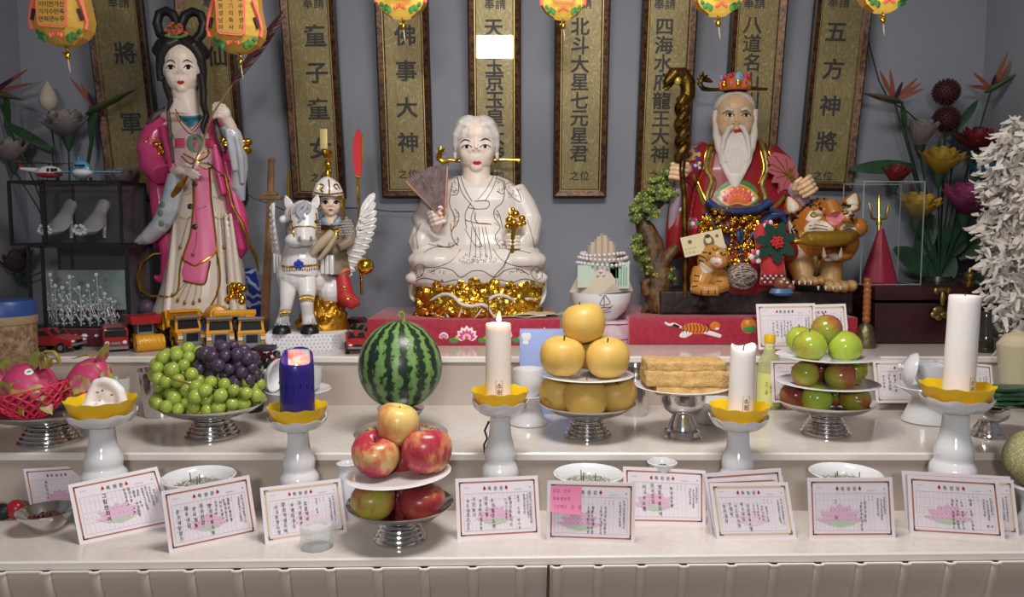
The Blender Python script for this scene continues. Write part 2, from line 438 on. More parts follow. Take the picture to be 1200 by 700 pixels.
banner(161, 236, 64, R(1.4), [(147, 62, '將'), (154, 144, '軍')], 25, None, 'olive plaque at far left reading the two characters for general', (139, 3))
banner(259, 236, 64, R(.9), [(254, 66, '仙')], 23, None, 'olive plaque behind the pink robed lady', (250, 3))
banner(375, 233, 62, R(.9), [(369.5, 42, '童'), (371.5, 85, '子'), (373.5, 128, '童'), (375.5, 174, '女')], 25, (375, 208), 'olive plaque above the winged horse, its third character under a candle reflection', (367, 4))
banner(478.5, 231, 60, R(.5), [(474.5, 41, '佛'), (476, 83, '事'), (477, 126, '大'), (478, 167, '神')], 24, (478, 204), 'olive plaque of four large characters left of the white haired statue', (473, 4))
banner(580.5, 231, 60, R(.1), colm('天尊玉京玉皇大帝', 578.5, 30, 581, 200, [32, 55, 77, 96, 117, 138, 160, 181]), 21, (580, 206), 'olive plaque behind the white haired statue, with a bright light reflection', (580, 5))
banner(679, 231, 62, 0, colm('北斗大星七元星君', 680, 30, 678.5, 180, [31, 53, 75, 96, 118, 138, 159, 180]), 20.5, (679, 206), 'olive plaque alone on bare wall between the two large statues', (681, 4))
banner(774, 231, 62, R(-.7), colm('四海水府龍王大神', 779, 30, 773, 180, [31, 53, 74, 96, 118, 139, 160, 181]), 20.5, (772, 206), 'olive plaque behind the knotted staff of the bearded statue', (779, 5))
banner(874, 231, 62, R(-.75), colm('八道名山川土神位', 882, 28, 877, 180, [29, 51, 73, 95, 117, 139, 161, 181]), 20.5, None, 'olive plaque behind the head of the bearded statue', (884, 4))
banner(965.5, 222, 64, R(-1.6), [(980, 37, '五'), (976.5, 81, '方'), (972.5, 124, '神'), (968.5, 166, '將')], 24, (964, 206), 'olive plaque of four large characters, rightmost on the wall', (983, 3))
# paper lanterns under the ceiling
LY = mat('yellow_lantern_paper', hx('cda343'), .7, emit=.05, vary=.25, vscale=60)
LYG = mat('glowing_lantern_paper', hx('e0b54a'), .7, emit=.55, vary=.2, vscale=60)
LP = mat('coral_paper_edge', hx('e8705a'), .7, emit=.1); LO = mat('orange_paper', hx('bf9140'), .7, emit=.03)
LG = mat('green_paper_leaf', hx('3f7a3a'), .7); LD = mat('dark_paper_slot', hx('3a2430'), .8)
CORD = mat('dark_cord', hx('2b2420'), .7)
def lantern(px, bot, wpx, Y, lab, glow, text, face=0):
    o = P(px, bot, Y); s = S(bot, Y) * wpx / 66
    root = thing('paper_lantern', lab, 'lantern', o, 'paper lanterns hanging in a row')
    B = LYG if glow else LY
    def oct_(r, z, asp=.8): return [o + V((r * cos(pi / 8 + k * pi / 4) / cos(pi / 8), -r * asp * sin(pi / 8 + k * pi / 4) / cos(pi / 8), z)) for k in range(8)]
    q = MB(); q.loft([oct_(12 * s, 0), oct_(24 * s, 8 * s), oct_(30 * s, 17 * s), oct_(32 * s, 28 * s), oct_(28 * s, 52 * s), oct_(26 * s, 92 * s), oct_(12 * s, 100 * s)])
    q.m = [0 if i % 8 in (1, 2, 5, 6, 0, 4) else 1 for i in range(len(q.m))]
    q.build('shade', [B, LO], root, True, smooth=0)
    q = MB()
    for sx in (-1, 1):   # coral edge strips and dark slots, leaves on the lower faces
        q.tube([o + V((sx * 33 * s, -13 * s, 24 * s)), o + V((sx * 30 * s, -15 * s, 40 * s)), o + V((sx * 24 * s, -17 * s, 58 * s))], [2.2 * s, 2.4 * s, 2 * s], 4, 0)
        q.tube([o + V((sx * 33 * s, -13 * s, 25 * s)), o + V((sx * 31 * s, -13 * s, 16 * s))], [1.8 * s, 2.6 * s], 4, 0)
        q.tube([o + V((sx * 29 * s, -15.5 * s, 26 * s)), o + V((sx * 25.5 * s, -17 * s, 38 * s))], [2.3 * s, 2.1 * s], 4, 1)
        for k in range(4): q.ell(o + V((sx * (14 + 3.2 * k) * s, -(17.5 - 1.4 * k) * s - .3 * s, (5 + 1.2 * k * k * .5 + 3 * (k % 2)) * s)), (3.2 * s, 1.2 * s, (5 - .5 * k) * s), 8, 6, 2)
    for k in range(5): q.ell(o + V(((k - 2) * 3 * s, -19.5 * s, (8 + 1.6 * (2 - abs(k - 2))) * s)), (2 * s, 2.4 * s, 3.4 * s), 8, 6, 0)
    q.build('trim', [LP, LD, LG], root, True)
    zt = 112 * s; z0 = 15 * s; y = -27.5 * s
    def card(k, mi, d, q):
        a = 17.5 * s - k; out = [(-a + 1.5 * s, z0 + k + 4 * s), (-a + 5 * s, z0 + k + 1 * s), (a - 5 * s, z0 + k - 1 * s), (a - .5 * s, z0 + k + 2 * s), (a + .8 * s, zt - k), (-a - 2.5 * s, zt - k)]
        q.prism(out, 1.2 * s, frame_mtx(o + V((0, y - d, 0)), (1, 0, 0), (0, 0, 1)), mi)
    q = MB(); card(0, 0, 0, q); card(2 * s, 1, .5 * s, q)
    fm = frame_mtx(o + V((0, y - .7 * s, 0)), (1, 0, 0), (0, 0, 1))
    for c, wd in enumerate(text):
        for r_, ch in enumerate(wd): write(q, ch, (-11 + c * 24 / max(1, len(text) - 1)) * s, (24 + (len(wd) - 1 - r_) * 8.2) * s, 6.8 * s, fm, 2, .01, 1, rng.uniform(-.1, .1))
    q.build('message_tag', [LP, LO, INK], root, True, smooth=0)
    q = MB(); q.tube([o, o + V((1 * s, 0, -10 * s))], .6 * s, 6, 1); q.ell(o + V((1.4 * s, 0, -11 * s)), (3.4 * s, 3 * s, 5 * s), 10, 8, 0); q.ell(o + V((2 * s, 0, -4 * s)), (2.4 * s, 2 * s, 2.6 * s), 8, 6, 0)
    q.ell(o + V((-2.6 * s, 0, -8 * s)), (2.6 * s, 1.2 * s, 1.2 * s), 8, 6, 0)
    q.tube([o + V((2 * s, 0, -15 * s)), o + V((3 * s, 0, -24 * s)), o + V((4.2 * s, 0, -31 * s))], [.8 * s, .9 * s, .3 * s], 6, 2)
    q.build('tassel', [GOLD, CORD, mat('pale_tassel_thread', hx('b9a98c'), .8)], root, True)
    q = MB(); q.tube([o + V((0, 0, 99 * s)), V((o.x, o.y, 2.362))], .0012, 6); q.build('hanging_cord', CORD, root, True)
TX = ['아리리이가면', '나다가이가복', '우리는한수면', '이부가반누', '강항주신축무']
lantern(77, 54, 66, 1.80, 'yellow paper lantern with dense handwriting, leftmost of the row', 0, TX)
lantern(280, 62, 63, 1.74, 'yellow paper lantern beside the lady statue, three handwritten lines', 0, ['마소원성남하', '자기의축사', '무소수한생각'])
lantern(471, 21, 60, 1.80, 'glowing yellow paper lantern left of the white haired statue', 1, TX)
lantern(659, 22, 52, 1.84, 'glowing yellow paper lantern over the bare stretch of wall', 1, TX)
lantern(841, 18, 58, 1.80, 'glowing yellow paper lantern above the bearded statue', 1, TX)
lantern(1034, 14, 58, 1.80, 'glowing yellow paper lantern at right, over the dark flowers', 1, TX)
# ceramics, steelware, candles
def place(px, Y, z): return V((P(px, 560, Y).x, Y, z))
def scal(n, k, kr=0): return lambda a, r, z: (r * (1 + kr * cos(n * a)), z + (k * cos(n * a) if True else 0))
# --- white candle holder
PX = .00157
def holder_proto():
    root = thing('candle_holder', '-', 'candle holder', (0, 0, 0), 'white ceramic candle holders')
    pr = [(0, 0), (27, 0), (27.5, 4), (25, 9), (20.5, 19), (18, 30), (17.5, 40), (19.5, 48), (21.8, 54), (22.3, 60), (21.6, 66), (18.5, 71.5), (17.6, 74), (18.2, 78), (18.4, 84), (17.4, 90), (15.4, 97), (13.6, 104), (12.7, 112), (12.2, 121), (12.2, 128), (14, 130)]
    def fl(a, r, z):
        k = 1 if 48 * PX < z < 68 * PX else 0
        return (r * (1 + k * .012 * cos(16 * a + z * 700)), z)
    q = MB(); q.lathe([(r * PX, z * PX) for r, z in pr], 48, fn=fl); q.build('stem', WHITE_CER, root, smooth=50)
    pr = [(0, 129), (12, 129), (21, 131), (27, 134.5), (31, 139), (33.5, 146), (33.8, 147.4), (32.6, 147.2), (29.5, 140), (25, 136), (12, 132.5), (0, 132)]
    def wv(a, r, z):
        k = max(0, (r / PX - 20) / 13); return (r * (1 + .02 * k * cos(9 * a)), z + k * 1.5 * PX * cos(9 * a))
    q = MB(); q.lathe([(r * PX, z * PX) for r, z in pr], 72, fn=wv); q.build('bowl', WHITE_CER, root, smooth=50)
    return root
YEL = mat('yellow_plastic_petal', hx('f2c21a'), .35, sss=.3)
def cup_mesh():
    pr = [(0, 0), (18, 0), (24, 3), (30, 9), (33.6, 16), (34.2, 16.6), (33, 16.4), (29, 10), (23, 4.5), (17, 2), (0, 1.6)]
    def wv(a, r, z):
        k = max(0, (r / PX - 17) / 18); return (r * (1 + .016 * k * cos(11 * a)), z + k * .6 * PX * cos(11 * a))
    q = MB(); q.lathe([(r * PX, z * PX) for r, z in pr], 88, fn=wv); return q
HOLD = [  # centre px, rim py, rim width px, where
    (119, 484, 76, 'white candle holder at far left, with melted wax in its yellow petal cup', 'yellow petal cup holding a lump of melted white wax'),
    (349, 490, 67, 'white candle holder carrying the blue candle', 'yellow petal cup around the foot of the blue candle'),
    (586, 470, 65, 'white candle holder carrying the burning white candle', 'yellow petal cup around the foot of the burning white candle'),
    (866, 489, 67, 'white candle holder carrying the short unlit candle with a torn rim', 'yellow petal cup around the foot of the short unlit candle'),
    (1121, 466, 78, 'white candle holder at right carrying the tallest unlit candle', 'yellow petal cup around the foot of the tallest candle')]
hp = holder_proto(); cupo = None; CUP = []
for i, (px, ry, wd, lab, cl) in enumerate(HOLD):
    Y = 1.432; o = hp if i == 0 else dup(hp)
    sxy = wd / 66 * S(ry, Y) / PX; rz = P(px, ry, Y).z; sz = (rz - TZ[1]) / (146 * PX)
    o.location = place(px, Y, TZ[1]); o.location.x = P(px, ry, Y).x; o.scale = (sxy, sxy, sz); o['label'] = lab
    if cupo is None:
        cupo = cup_mesh().build('petal_cup', YEL, loc=(0, 0, 0), smooth=60); c = tag(cupo, cl, 'cup', 'yellow petal cups in the candle holders')
    else: c = dup(cupo, label=cl)
    zc = TZ[1] + 135.2 * PX * sz; c.location = (o.location.x, Y, zc); c.scale = (sxy, sxy, 1.45 if wd < 70 else 1.6); c.rotation_euler.z = .2 + i
    CUP.append((o.location.x, Y, zc + .003, sxy))
# --- candles
WAX = mat('white_wax', hx('efe9e6'), .4, sss=.5)
WAXLIT = mat('white_wax_flame_tint', hx('f3e6dc'), .4, sss=.6)  # same wax for the burning candle, warm flame glow put into its colour
FLAME = mat('candle_flame', (1, .7, .3), emit=16, ecol=(1, .62, .25)); INKB = mat('brown_stamp_ink', hx('5b4426'), .6)
def flame(root, o, h=.02, wd=.0042, power=.25):
    q = MB(); q.lathe([(0, 0), (wd * .6, h * .08), (wd, h * .28), (wd * .75, h * .55), (wd * .3, h * .82), (0, h)], 14, o=o); q.build('flame', FLAME, root, True)
    d = bpy.data.lights.new('flame_light', 'POINT'); d.energy = power; d.color = (1, .7, .4); d.shadow_soft_size = .008
    l = bpy.data.objects.new('flame_light', d); col.objects.link(l); l.location = V(o) + V((0, 0, h * .6)); return l
def stamp(root, x, y, z, r, cw, chw, text, off, rot=0):
    q = MB()
    def mapv(p):  # p: x around, y up
        a = -pi / 2 + p.x / r; return V((x + (r + .0004 + p.z) * cos(a), y + (r + .0004 + p.z) * sin(a), z + p.y))
    loc = MB(); W_, H_ = cw, chw * len(text) + .006
    for (a, b, c_, d_) in ((-W_ / 2, 0, .0005, H_), (W_ / 2, 0, .0005, H_), (0, -H_ / 2, W_, .0005), (0, H_ / 2, W_, .0005)):
        loc.box((a, b, 0), (c_, d_, .0002))
    for k, ch in enumerate(text): write(loc, ch, 0, H_ / 2 - .003 - chw * (k + .5), chw * .95, M4.Identity(4), 0, .02)
    for v in loc.v: v.x += off
    q.v = [mapv(v) for v in loc.v]; q.f = loc.f; q.m = loc.m; return q.build('stamped_text', INKB, root, True, smooth=0)
def candle(i, wpx, top_py, lab, text, Yo=0, lit=False, dx=0, kind=0, lean=0, soff=0):
    x, Y, z, s = CUP[i]; x += dx; r = wpx / 2 * S(top_py, Y); h = P(600, top_py, Y).z - z
    root = thing('candle', lab, 'candle', (x, Y, z), 'pillar candles'); o = V((x, Y, z))
    def fn(a, rr, zz):
        t = zz / h; k = 0
        if kind == 1 and t > .9: k = .008 * max(0, cos(a - .3)) ** 3 + .006 * max(0, cos(a - 2.9)) ** 4 - .004 * max(0, cos(a + 1.9))
        wob = 1 + .012 * NZ.noise(V((cos(a) * 2, sin(a) * 2, zz * 25)))
        if kind == 2: wob += .02 * NZ.noise(V((cos(a) * 3, sin(a) * 3, zz * 60)))
        return (rr * wob * (1 + (.02 * (1 - t))), zz + k * (t > .9) * (1 if rr > r * .6 else .2))
    pr = [(0, 0), (r, 0)] + [(r, h * k / 12) for k in range(1, 12)] + [(r, h - .003), (r * .95, h - .0005), (r * .86, h), (r * .76, h - .002), (r * .5, h - .005), (0, h - .006)]
    q = MB(); q.lathe(pr, 40, o=o, fn=fn); q.build('wax', WAXLIT if lit else WAX, root, True, smooth=60)
    q = MB(); q.tube([o + V((0, 0, h - .007)), o + V((.0005, 0, h + .001)), o + V((.002, 0, h + .005))], .0009, 6); q.build('wick', WICK, root, True)
    if lit: flame(root, o + V((.001, 0, h + .001)), .021)
    stamp(root, x, Y, z + .0345, r * 1.015, .012, .0115, text, soff)
    if lean: root.rotation_euler = (0, lean, 0)
    return root
candle(2, 30, 379, 'burning white pillar candle in the middle of the altar', '소원성', lit=True, dx=-.003, soff=.002)
candle(3, 29, 407, 'short unlit white candle with a torn peaked rim', '소원성', dx=.002, kind=1, lean=R(1.2), soff=.003)
candle(4, 34, 346, 'tallest white candle, unlit, with drips down its left side', '소원성', dx=.002, kind=2, lean=R(1.2), soff=.011)
BLUEW = mat('blue_violet_wax', hx('2a2078'), .3, sss=.35, coat=.3, vary=.25, vscale=50, emit=.02, ecol=hx('3a2bd0'))
x, Y, z, s = CUP[1]; o = V((x, Y, z)); r = 20 * S(440, Y); h = P(349, 409, Y).z - z
root = thing('candle', 'blue violet candle burning low inside its hollow sleeve', 'candle', o, 'pillar candles')
def fb(a, rr, zz):
    t = zz / h
    if t > .7:
        c = .5 + .5 * cos(a + pi / 2)  # 1 at the front
        cut = .025 * max(0, c * 1.5 - .5) ** .6 if c * 1.5 > .5 else 0
        side = .009 * cos(a) ** 2 * (1 if cos(a) > 0 else .6)
        zz = zz - (cut + side) * (t - .7) / .3
    return (rr * (1 - .06 * max(0, t - .8) * 5 * (1 if t > .8 else 0)), zz)
q = MB(); q.lathe([(0, 0), (r, 0), (r, h * .3), (r, h * .7), (r, h * .8), (r, h * .9), (r, h * .97), (r * .97, h), (r * .9, h * .99), (r * .87, h * .9), (r * .85, h * .72), (r * .6, h * .68), (0, h * .67)], 64, o=o, fn=fb)
q.build('wax_sleeve', BLUEW, root, True, smooth=60)
q = MB(); m_ = mat('printed_sleeve_picture', hx('9fb6cf'), .4, c2=hx('c25a4a'), vscale=60)
for k in range(10):
    a0 = R(40) + R(100) * k / 10; a1 = R(40) + R(100) * (k + 1) / 10; rr = r * .84
    q.add([o + V((rr * cos(a0), rr * sin(a0), h * .74)), o + V((rr * cos(a1), rr * sin(a1), h * .74)), o + V((rr * cos(a1), rr * sin(a1), h * .97)), o + V((rr * cos(a0), rr * sin(a0), h * .97))], [(0, 1, 2, 3)])
q.build('inner_picture', m_, root, True)
q = MB(); q.tube([o + V((0, 0, h * .66)), o + V((0, 0, h * .70))], .001, 6); q.build('wick', WICK, root, True)
flame(root, o + V((0, -.002, h * .69)), .017, .005, .09)
q = MB()
for k in range(7):
    a = R(200) + R(140) * k / 6 + rng.uniform(-.1, .1); z0 = h * rng.uniform(.5, .58); rr = r * 1.002
    q.tube([o + V((rr * cos(a), rr * sin(a), z0)), o + V((rr * cos(a), rr * sin(a), z0 - rng.uniform(.004, .012)))], .0012, 5)
q.build('wax_drip', mat('dark_violet_drip', hx('191250'), .3), root, True)
x, Y, z, s = CUP[0]; sc_ = S(460, Y)
q = MB()
def L0(px, py, d=0): return P(px, py, Y) + V((0, d, 0))
q.ell(L0(122, 479), (22 * sc_, 18 * sc_, 8 * sc_)); q.ell(L0(130, 466, .006), (17 * sc_, 10 * sc_, 15 * sc_))
q.tube([L0(100, 478, -.008), L0(106, 470, -.006), L0(109, 458, 0), L0(113, 449, .002), L0(122, 447, .002), L0(132, 450, 0), L0(141, 458, -.002), L0(145, 470, -.004), L0(141, 480, -.006)], [4 * sc_, 5 * sc_, 5.5 * sc_, 5.5 * sc_, 5.5 * sc_, 6 * sc_, 6 * sc_, 6 * sc_, 5 * sc_], 10)
q.ell(L0(121, 463, .004), (12 * sc_, 6 * sc_, 14 * sc_)); q.ell(L0(120, 473, -.012), (4 * sc_, 4 * sc_, 5 * sc_)); q.ell(L0(108, 476, -.008), (10 * sc_, 8 * sc_, 5 * sc_))
root = thing('wax_lump', 'melted shell shaped lump of white wax with dark wick holes', 'wax', (x, Y, z), None)
wx = sculpt(q, 'wax', WAX, root, .0022, 4)
b = bvh(wx); q = MB()
for (px, py, a_, b_) in ((114, 460, 2.4, .8), (120, 458, 1.2, 1.3), (131, 463, 2, .9), (117, 470, 1, .8)):
    patch(q, b, [(px + a_ * cos(t), py + b_ * sin(t)) for t in [k * pi / 4 for k in range(8)]], 0, .0006, 2)
q.build('wick_hole', mat('scorched_hole', hx('7d3a36'), .7), root, True)
# --- incense bowls
SAND = mat('grey_rice_ash', hx('a8a59c'), .9, bump=.9, bscale=400, c2=hx('7d7a72'), vscale=250)
def incense_bowl(px, py, wpx, Y, lab, tiltx=0):
    o = place(px, Y, TZ[1]); o.x = P(px, py, Y).x; r = wpx / 2 * S(py, Y); h = P(px, py, Y).z - TZ[1]
    root = thing('incense_bowl', lab, 'bowl', o, 'white incense bowls on the lowest step')
    q = MB(); q.lathe([(0, 0), (r * .52, 0), (r * .54, .004), (r * .5, .01), (r * .62, h * .25), (r * .78, h * .6), (r * .82, h * .85), (r * .88, h * .95), (r * .985, h - .003), (r, h), (r * .97, h + .001), (r * .82, h - .006), (r * .77, h - .018), (r * .7, h * .6), (0, h * .55)], 56, o=o)
    q.build('bowl', WHITE_CER, root, True, smooth=60)
    q = MB(); q.lathe([(r * .772, h - .02), (r * .6, h - .016), (r * .3, h - .013), (0, h - .013)], 40, o=o, fn=lambda a, rr, zz: (rr, zz + .003 * NZ.noise(V((rr * cos(a) * 60, rr * sin(a) * 60, px)))))
    for k in range(90):
        a, d = rng.uniform(0, 6.28), r * .66 * sqrt(rng.random()); q.ell(o + V((d * cos(a), d * sin(a), h - .013)), (.0022, .0012, .0014), 6, 4, 1, M4.Rotation(rng.uniform(0, 3), 3, 'Z'))
    q.build('ash', [SAND, mat('pale_rice_grain', hx('d9d2c2'), .6)], root, True)
    q = MB()
    for k in range(3):
        a = rng.uniform(0, 6.28); d = r * .5 * rng.random(); p = o + V((d * cos(a), d * sin(a), h - .018)); q.tube([p, p + V((rng.uniform(-.002, .002), 0, .014 + .012 * rng.random()))], .0009, 5)
    q.build('incense_stub', mat('burnt_incense', hx('5b5348'), .8), root, True)
incense_bowl(233, 558, 84, 1.42, 'white incense bowl behind the tilted cards at left')
incense_bowl(689.5, 555, 82, 1.42, 'white incense bowl behind the card with the pink note')
incense_bowl(991, 554, 82, 1.42, 'white incense bowl behind the lone lotus card at right')
DARKIN = mat('charred_contents', (.02, .017, .015), .8)
def small_cup(px, py, wpx, Y, lab, kind):
    o = V((P(px, py, Y).x, Y, TZ[1])); r = wpx / 2 * S(py, Y); h = P(px, py, Y).z - TZ[1]
    root = thing('small_vase' if kind else 'incense_cup', lab, 'cup', o)
    if kind: pr = [(0, 0), (r * 1.05, 0), (r * 1.25, h * .12), (r * 1.35, h * .35), (r * 1.2, h * .62), (r * .85, h * .84), (r * .82, h * .9), (r, h), (r * .9, h + .001), (r * .72, h * .93), (r * .72, h * .8), (0, h * .78)]
    else: pr = [(0, 0), (r * .7, 0), (r * .72, h * .5), (r * .8, h * .82), (r * .95, h * .95), (r, h), (r * .93, h + .001), (r * .78, h * .93), (r * .7, h * .6), (0, h * .55)]
    q = MB(); q.lathe(pr, 40, o=o); q.build('cup', WHITE_CER, root, True, smooth=60)
    q = MB()
    for k in range(9):
        a = k * .7; d = r * .4 * rng.random(); p = o + V((d * cos(a), d * sin(a), h * .8)); q.box(p + V((0, 0, h * .07)), (r * .3, r * .12, h * .14), 0, M4.Rotation(k, 3, 'Z').to_3x3())
    q.lathe([(r * .74, h * .84), (0, h * .86)], 20, o=o); q.build('contents', DARKIN, root, True, smooth=0)
small_cup(776, 541.5, 35, 1.455, 'small white cup of charred scraps above the curved lotus card', 0)
small_cup(407, 543, 25, 1.45, 'small white vase with dark contents beside the apple dish', 1)
# --- steel pedestal dish (ribbed foot)
def dish_prof(k=1):
    pr = [(0, 0), (.046, 0), (.0475, .002), (.0475, .005), (.045, .0065), (.0435, .0075), (.0445, .0095), (.0435, .012), (.041, .0135), (.0395, .0145), (.0405, .0165), (.0395, .019), (.037, .0205), (.0355, .0215), (.0365, .0235), (.0355, .026), (.0325, .0275), (.0315, .0285), (.0322, .0305), (.031, .033), (.029, .035), (.0285, .0375)]
    up = [(.034, .0395), (.055, .0445), (.075, .0525), (.088, .061), (.0935, .066), (.0945, .0672), (.0935, .0678), (.0915, .0668), (.084, .0605), (.07, .053), (.05, .0475), (.025, .045), (0, .0445)]
    return pr, up
def steel_dish():
    root = thing('pedestal_dish', '-', 'dish', (0, 0, 0), 'steel pedestal dishes')
    a, b = dish_prof(); q = MB(); q.lathe(a, 56); q.build('foot', STEEL, root, smooth=25); q = MB(); q.lathe(b, 72); q.build('plate', STEEL, root, smooth=40); return root
dishp = steel_dish(); DISH = {}
for i, (key, px, py, t, wd, lab) in enumerate([
    ('apple', 469, 632, 1, 126, 'steel pedestal dish under the apples'), ('pear', 688, 511, 2, 113, 'steel pedestal dish under the yellow pears'),
    ('grape', 249, 511, 2, 124, 'steel pedestal dish under the grapes'), ('dragon', 59, 517, 2, 138, 'steel pedestal dish under the dragon fruit at far left'),
    ('plum', 967, 508, 2, 112, 'steel pedestal dish at the bottom of the green fruit tower')]):
    o = dishp if i == 0 else dup(dishp); p = T(px, py, t); o.location = p; s = wd / 2 * S(py - 40, p.y) / .0945; o.scale = (s, s, min(s, 1.05)); o['label'] = lab; DISH[key] = (p, s, min(s, 1.05))
o = dup(dishp); p = T(470, 507, 2); s = 110 / 2 * S(507, p.y) / .0945; o.rotation_euler = (pi, 0, 0); o.scale = (s, s, .8); o.location = p + V((0, 0, .068 * .8)); o['label'] = 'steel pedestal dish turned upside down under the watermelon'; MEL = (p, .068 * .8)
def plate(px, py, wd, Y, lab, z=None, tilt=0):
    r = wd / 2 * S(py, Y); o = P(px, py, Y)
    q = MB(); q.lathe([(0, -.006), (r * .55, -.006), (r * .6, -.0035), (r * .98, .002), (r, .003), (r * .97, .0042), (r * .6, -.001), (0, -.0025)], 56, o=(0, 0, 0))
    m = q.build('white_plate', WHITE_CER, loc=(0, 0, 0), smooth=40); m.location = o; m.rotation_euler = (0, tilt, 0); tag(m, lab, 'plate', 'white china plates between the fruit'); return o
# --- steel goblets, bowls, mugs
def lathe_thing(name, lab, cat, o, prof, m, seg=48, group=None, mtx=None, smooth=40):
    q = MB(); q.lathe(prof, seg, mtx=mtx); t = q.build(name, m, loc=(0, 0, 0), smooth=smooth); t.location = o; tag(t, lab, cat, group); return t
def goblet(px, py, rim_py, wtop, wbase, lab, topr=None):
    p = T(px, py, 2); s = S(py, p.y); h = P(px, rim_py, p.y).z - p.z; rb = wbase / 2 * s; rt = wtop / 2 * s
    root = thing('steel_goblet', lab, 'goblet', p, 'steel goblets on the middle step')
    q = MB(); q.lathe([(0, 0), (rb, 0), (rb * 1.02, .003), (rb * .93, .006), (rb * .9, h * .16), (rb * .78, h * .2), (rb * .72, h * .3), (rb * .55, h * .44), (rb * .5, h * .53)], 48, o=p); q.build('foot', STEEL, root, True, smooth=30)
    q = MB(); q.lathe([(rb * .45, h * .52), (rt * .6, h * .54), (rt * .85, h * .64), (rt * .97, h * .8), (rt, h * .99), (rt * 1.02, h), (rt * .97, h), (rt * .9, h * .7), (rt * .5, h * .58), (0, h * .57)], 48, o=p); q.build('bowl', STEEL, root, True, smooth=40)
    return p, h
GOB = goblet(799.5, 512, 459, 53, 46, 'steel goblet holding up the plate of rice cake')
GOB2 = goblet(1157, 512, 476, 46, 41, 'steel goblet under the green wrapped rice cakes at right')
def steel_bowl(px, py, rim_py, w0, w1, t, lab):
    p = T(px, py, t); s = S(py, p.y); h = P(px, rim_py, p.y).z - p.z
    return lathe_thing('steel_bowl', lab, 'bowl', p, [(0, 0), (w0 / 2 * s * .95, 0), (w0 / 2 * s, .002), (w1 / 2 * s * .92, h * .8), (w1 / 2 * s * .95, h * .97), (w1 / 2 * s, h), (w1 / 2 * s * .99, h + .001), (w1 / 2 * s * .93, h * .97), (w0 / 2 * s * .9, .006), (0, .004)], STEEL), p, h, s
steel_bowl(187, 487, 433, 34, 46, 2, 'steel cup half hidden behind the green grapes')
steel_bowl(744, 486, 428, 28, 33, 2, 'steel cup half hidden behind the yellow pears')
bo, bp, bh, bs = steel_bowl(55, 621, 598, 32, 64, 1, 'shallow steel bowl of dark red beans')
BEAN = mat('dark_red_bean', hx('4a1a20'), .35, spec=.6); proto = None
for k in range(42):
    a = k * 2.4; d = 24 * bs * .80 * sqrt((k + .5) / 42); p = bp + V((d * cos(a), d * sin(a), bh * .60 + .0015 * rng.random() + .0012 * (k % 2)))
    if proto is None:
        q = MB(); q.ell((0, 0, 0), (.0048, .0031, .0028), 10, 8, fn=lambda p: V((p.x, p.y + .0008 * cos(p.x * 600), p.z))); proto = q.build('red_bean', BEAN, loc=(0, 0, 0), smooth=180); b_ = tag(proto, 'dark red dried bean among many in the steel bowl', 'bean', 'red beans in the steel bowl')
    else: b_ = dup(proto)
    b_.location = p; b_.rotation_euler = (rng.uniform(-.4, .4), rng.uniform(-.4, .4), rng.uniform(0, 6))
q = MB(); q.lathe([(23 * bs * .93, bh * .52), (0, bh * .5)], 24, o=bp); t = q.build('bean_layer', BEAN); tag(t, 'bed of dark red beans filling the steel bowl', 'beans', None, 'stuff')
# --- white pedestal dishes with bowls and leaning lids
def ped_dish(px, py, rim_py, wrim, wbase, lab):
    p = T(px, py, 2); s = S(py, p.y); h = P(px, rim_py, p.y).z - p.z; rb, rr = wbase / 2 * s, wrim / 2 * s
    lathe_thing('footed_plate', lab, 'plate', p, [(0, 0), (rb * .93, 0), (rb, .002), (rb, .006), (rb * .9, h * .2), (rb * .7, h * .5), (rb * .62, h * .72), (rr * .6, h * .8), (rr * .93, h * .96), (rr, h), (rr * .98, h + .002), (rr * .9, h * .97), (rr * .5, h * .88), (0, h * .86)], WHITE_CER, group='white footed plates'); return p, h, s
def bowl_on(px, w0, w1, top_py, p, h, dx, lab):
    s = S(top_py, p.y); b = V((P(px, top_py, p.y).x, p.y + dx, p.z + h * .9)); hh = P(px, top_py, p.y).z - b.z; r0, r1 = w0 / 2 * s, w1 / 2 * s
    lathe_thing('rice_bowl', lab, 'bowl', b, [(0, 0), (r0 * .7, 0), (r0 * .72, .003), (r1 * .9, hh * .3), (r1, hh * .7), (r1 * .97, hh), (r1 * .92, hh), (r1 * .9, hh * .6), (0, hh * .2)], WHITE_CER, group='white lidded bowls')
p, h, s = ped_dish(619, 497, 462, 50, 44, 'white footed plate left of the pears'); bowl_on(619.5, 26, 37, 432, p, h, 0, 'white bowl on the footed plate left of the pears')
p1, h1, s1 = ped_dish(350, 491, 456, 77, 58, 'white footed plate behind the blue candle'); bowl_on(357, 30, 37, 432, p1, h1, .01, 'white bowl behind the blue candle')
p2, h2, s2 = ped_dish(1085, 494, 453, 70, 54, 'white footed plate behind the tallest candle'); bowl_on(1095, 30, 38, 428, p2, h2, .008, 'white bowl behind the tallest candle')
def lid(px, py, r_px, Y, tilt, lab, rz=0):
    s = S(py, Y); r = r_px * s
    root = thing('bowl_lid', lab, 'lid', P(px, py, Y), 'white bowl lids'); q = MB()
    q.lathe([(r, 0), (r * .98, r * .12), (r * .8, r * .34), (r * .4, r * .52), (0, r * .56), (0, r * .5), (r * .4, r * .45), (r * .76, r * .28), (r * .93, .0), (r, 0)], 40); q.build('lid', WHITE_CER, root, smooth=50)
    q = MB(); q.lathe([(r * .1, r * .5), (r * .12, r * .6), (r * .2, r * .7), (r * .17, r * .82), (0, r * .86)], 20); q.build('knob', WHITE_CER, root); root.rotation_euler = (0, tilt, rz); return root
lid(1070, 433.5, 20.5, p2.y - .02, R(-78), 'white bowl lid leaning on the bowl behind the tallest candle', R(-16))
lid(325, 440, 20.5, p1.y - .02, R(-78), 'white bowl lid leaning beside the blue candle', R(-16))
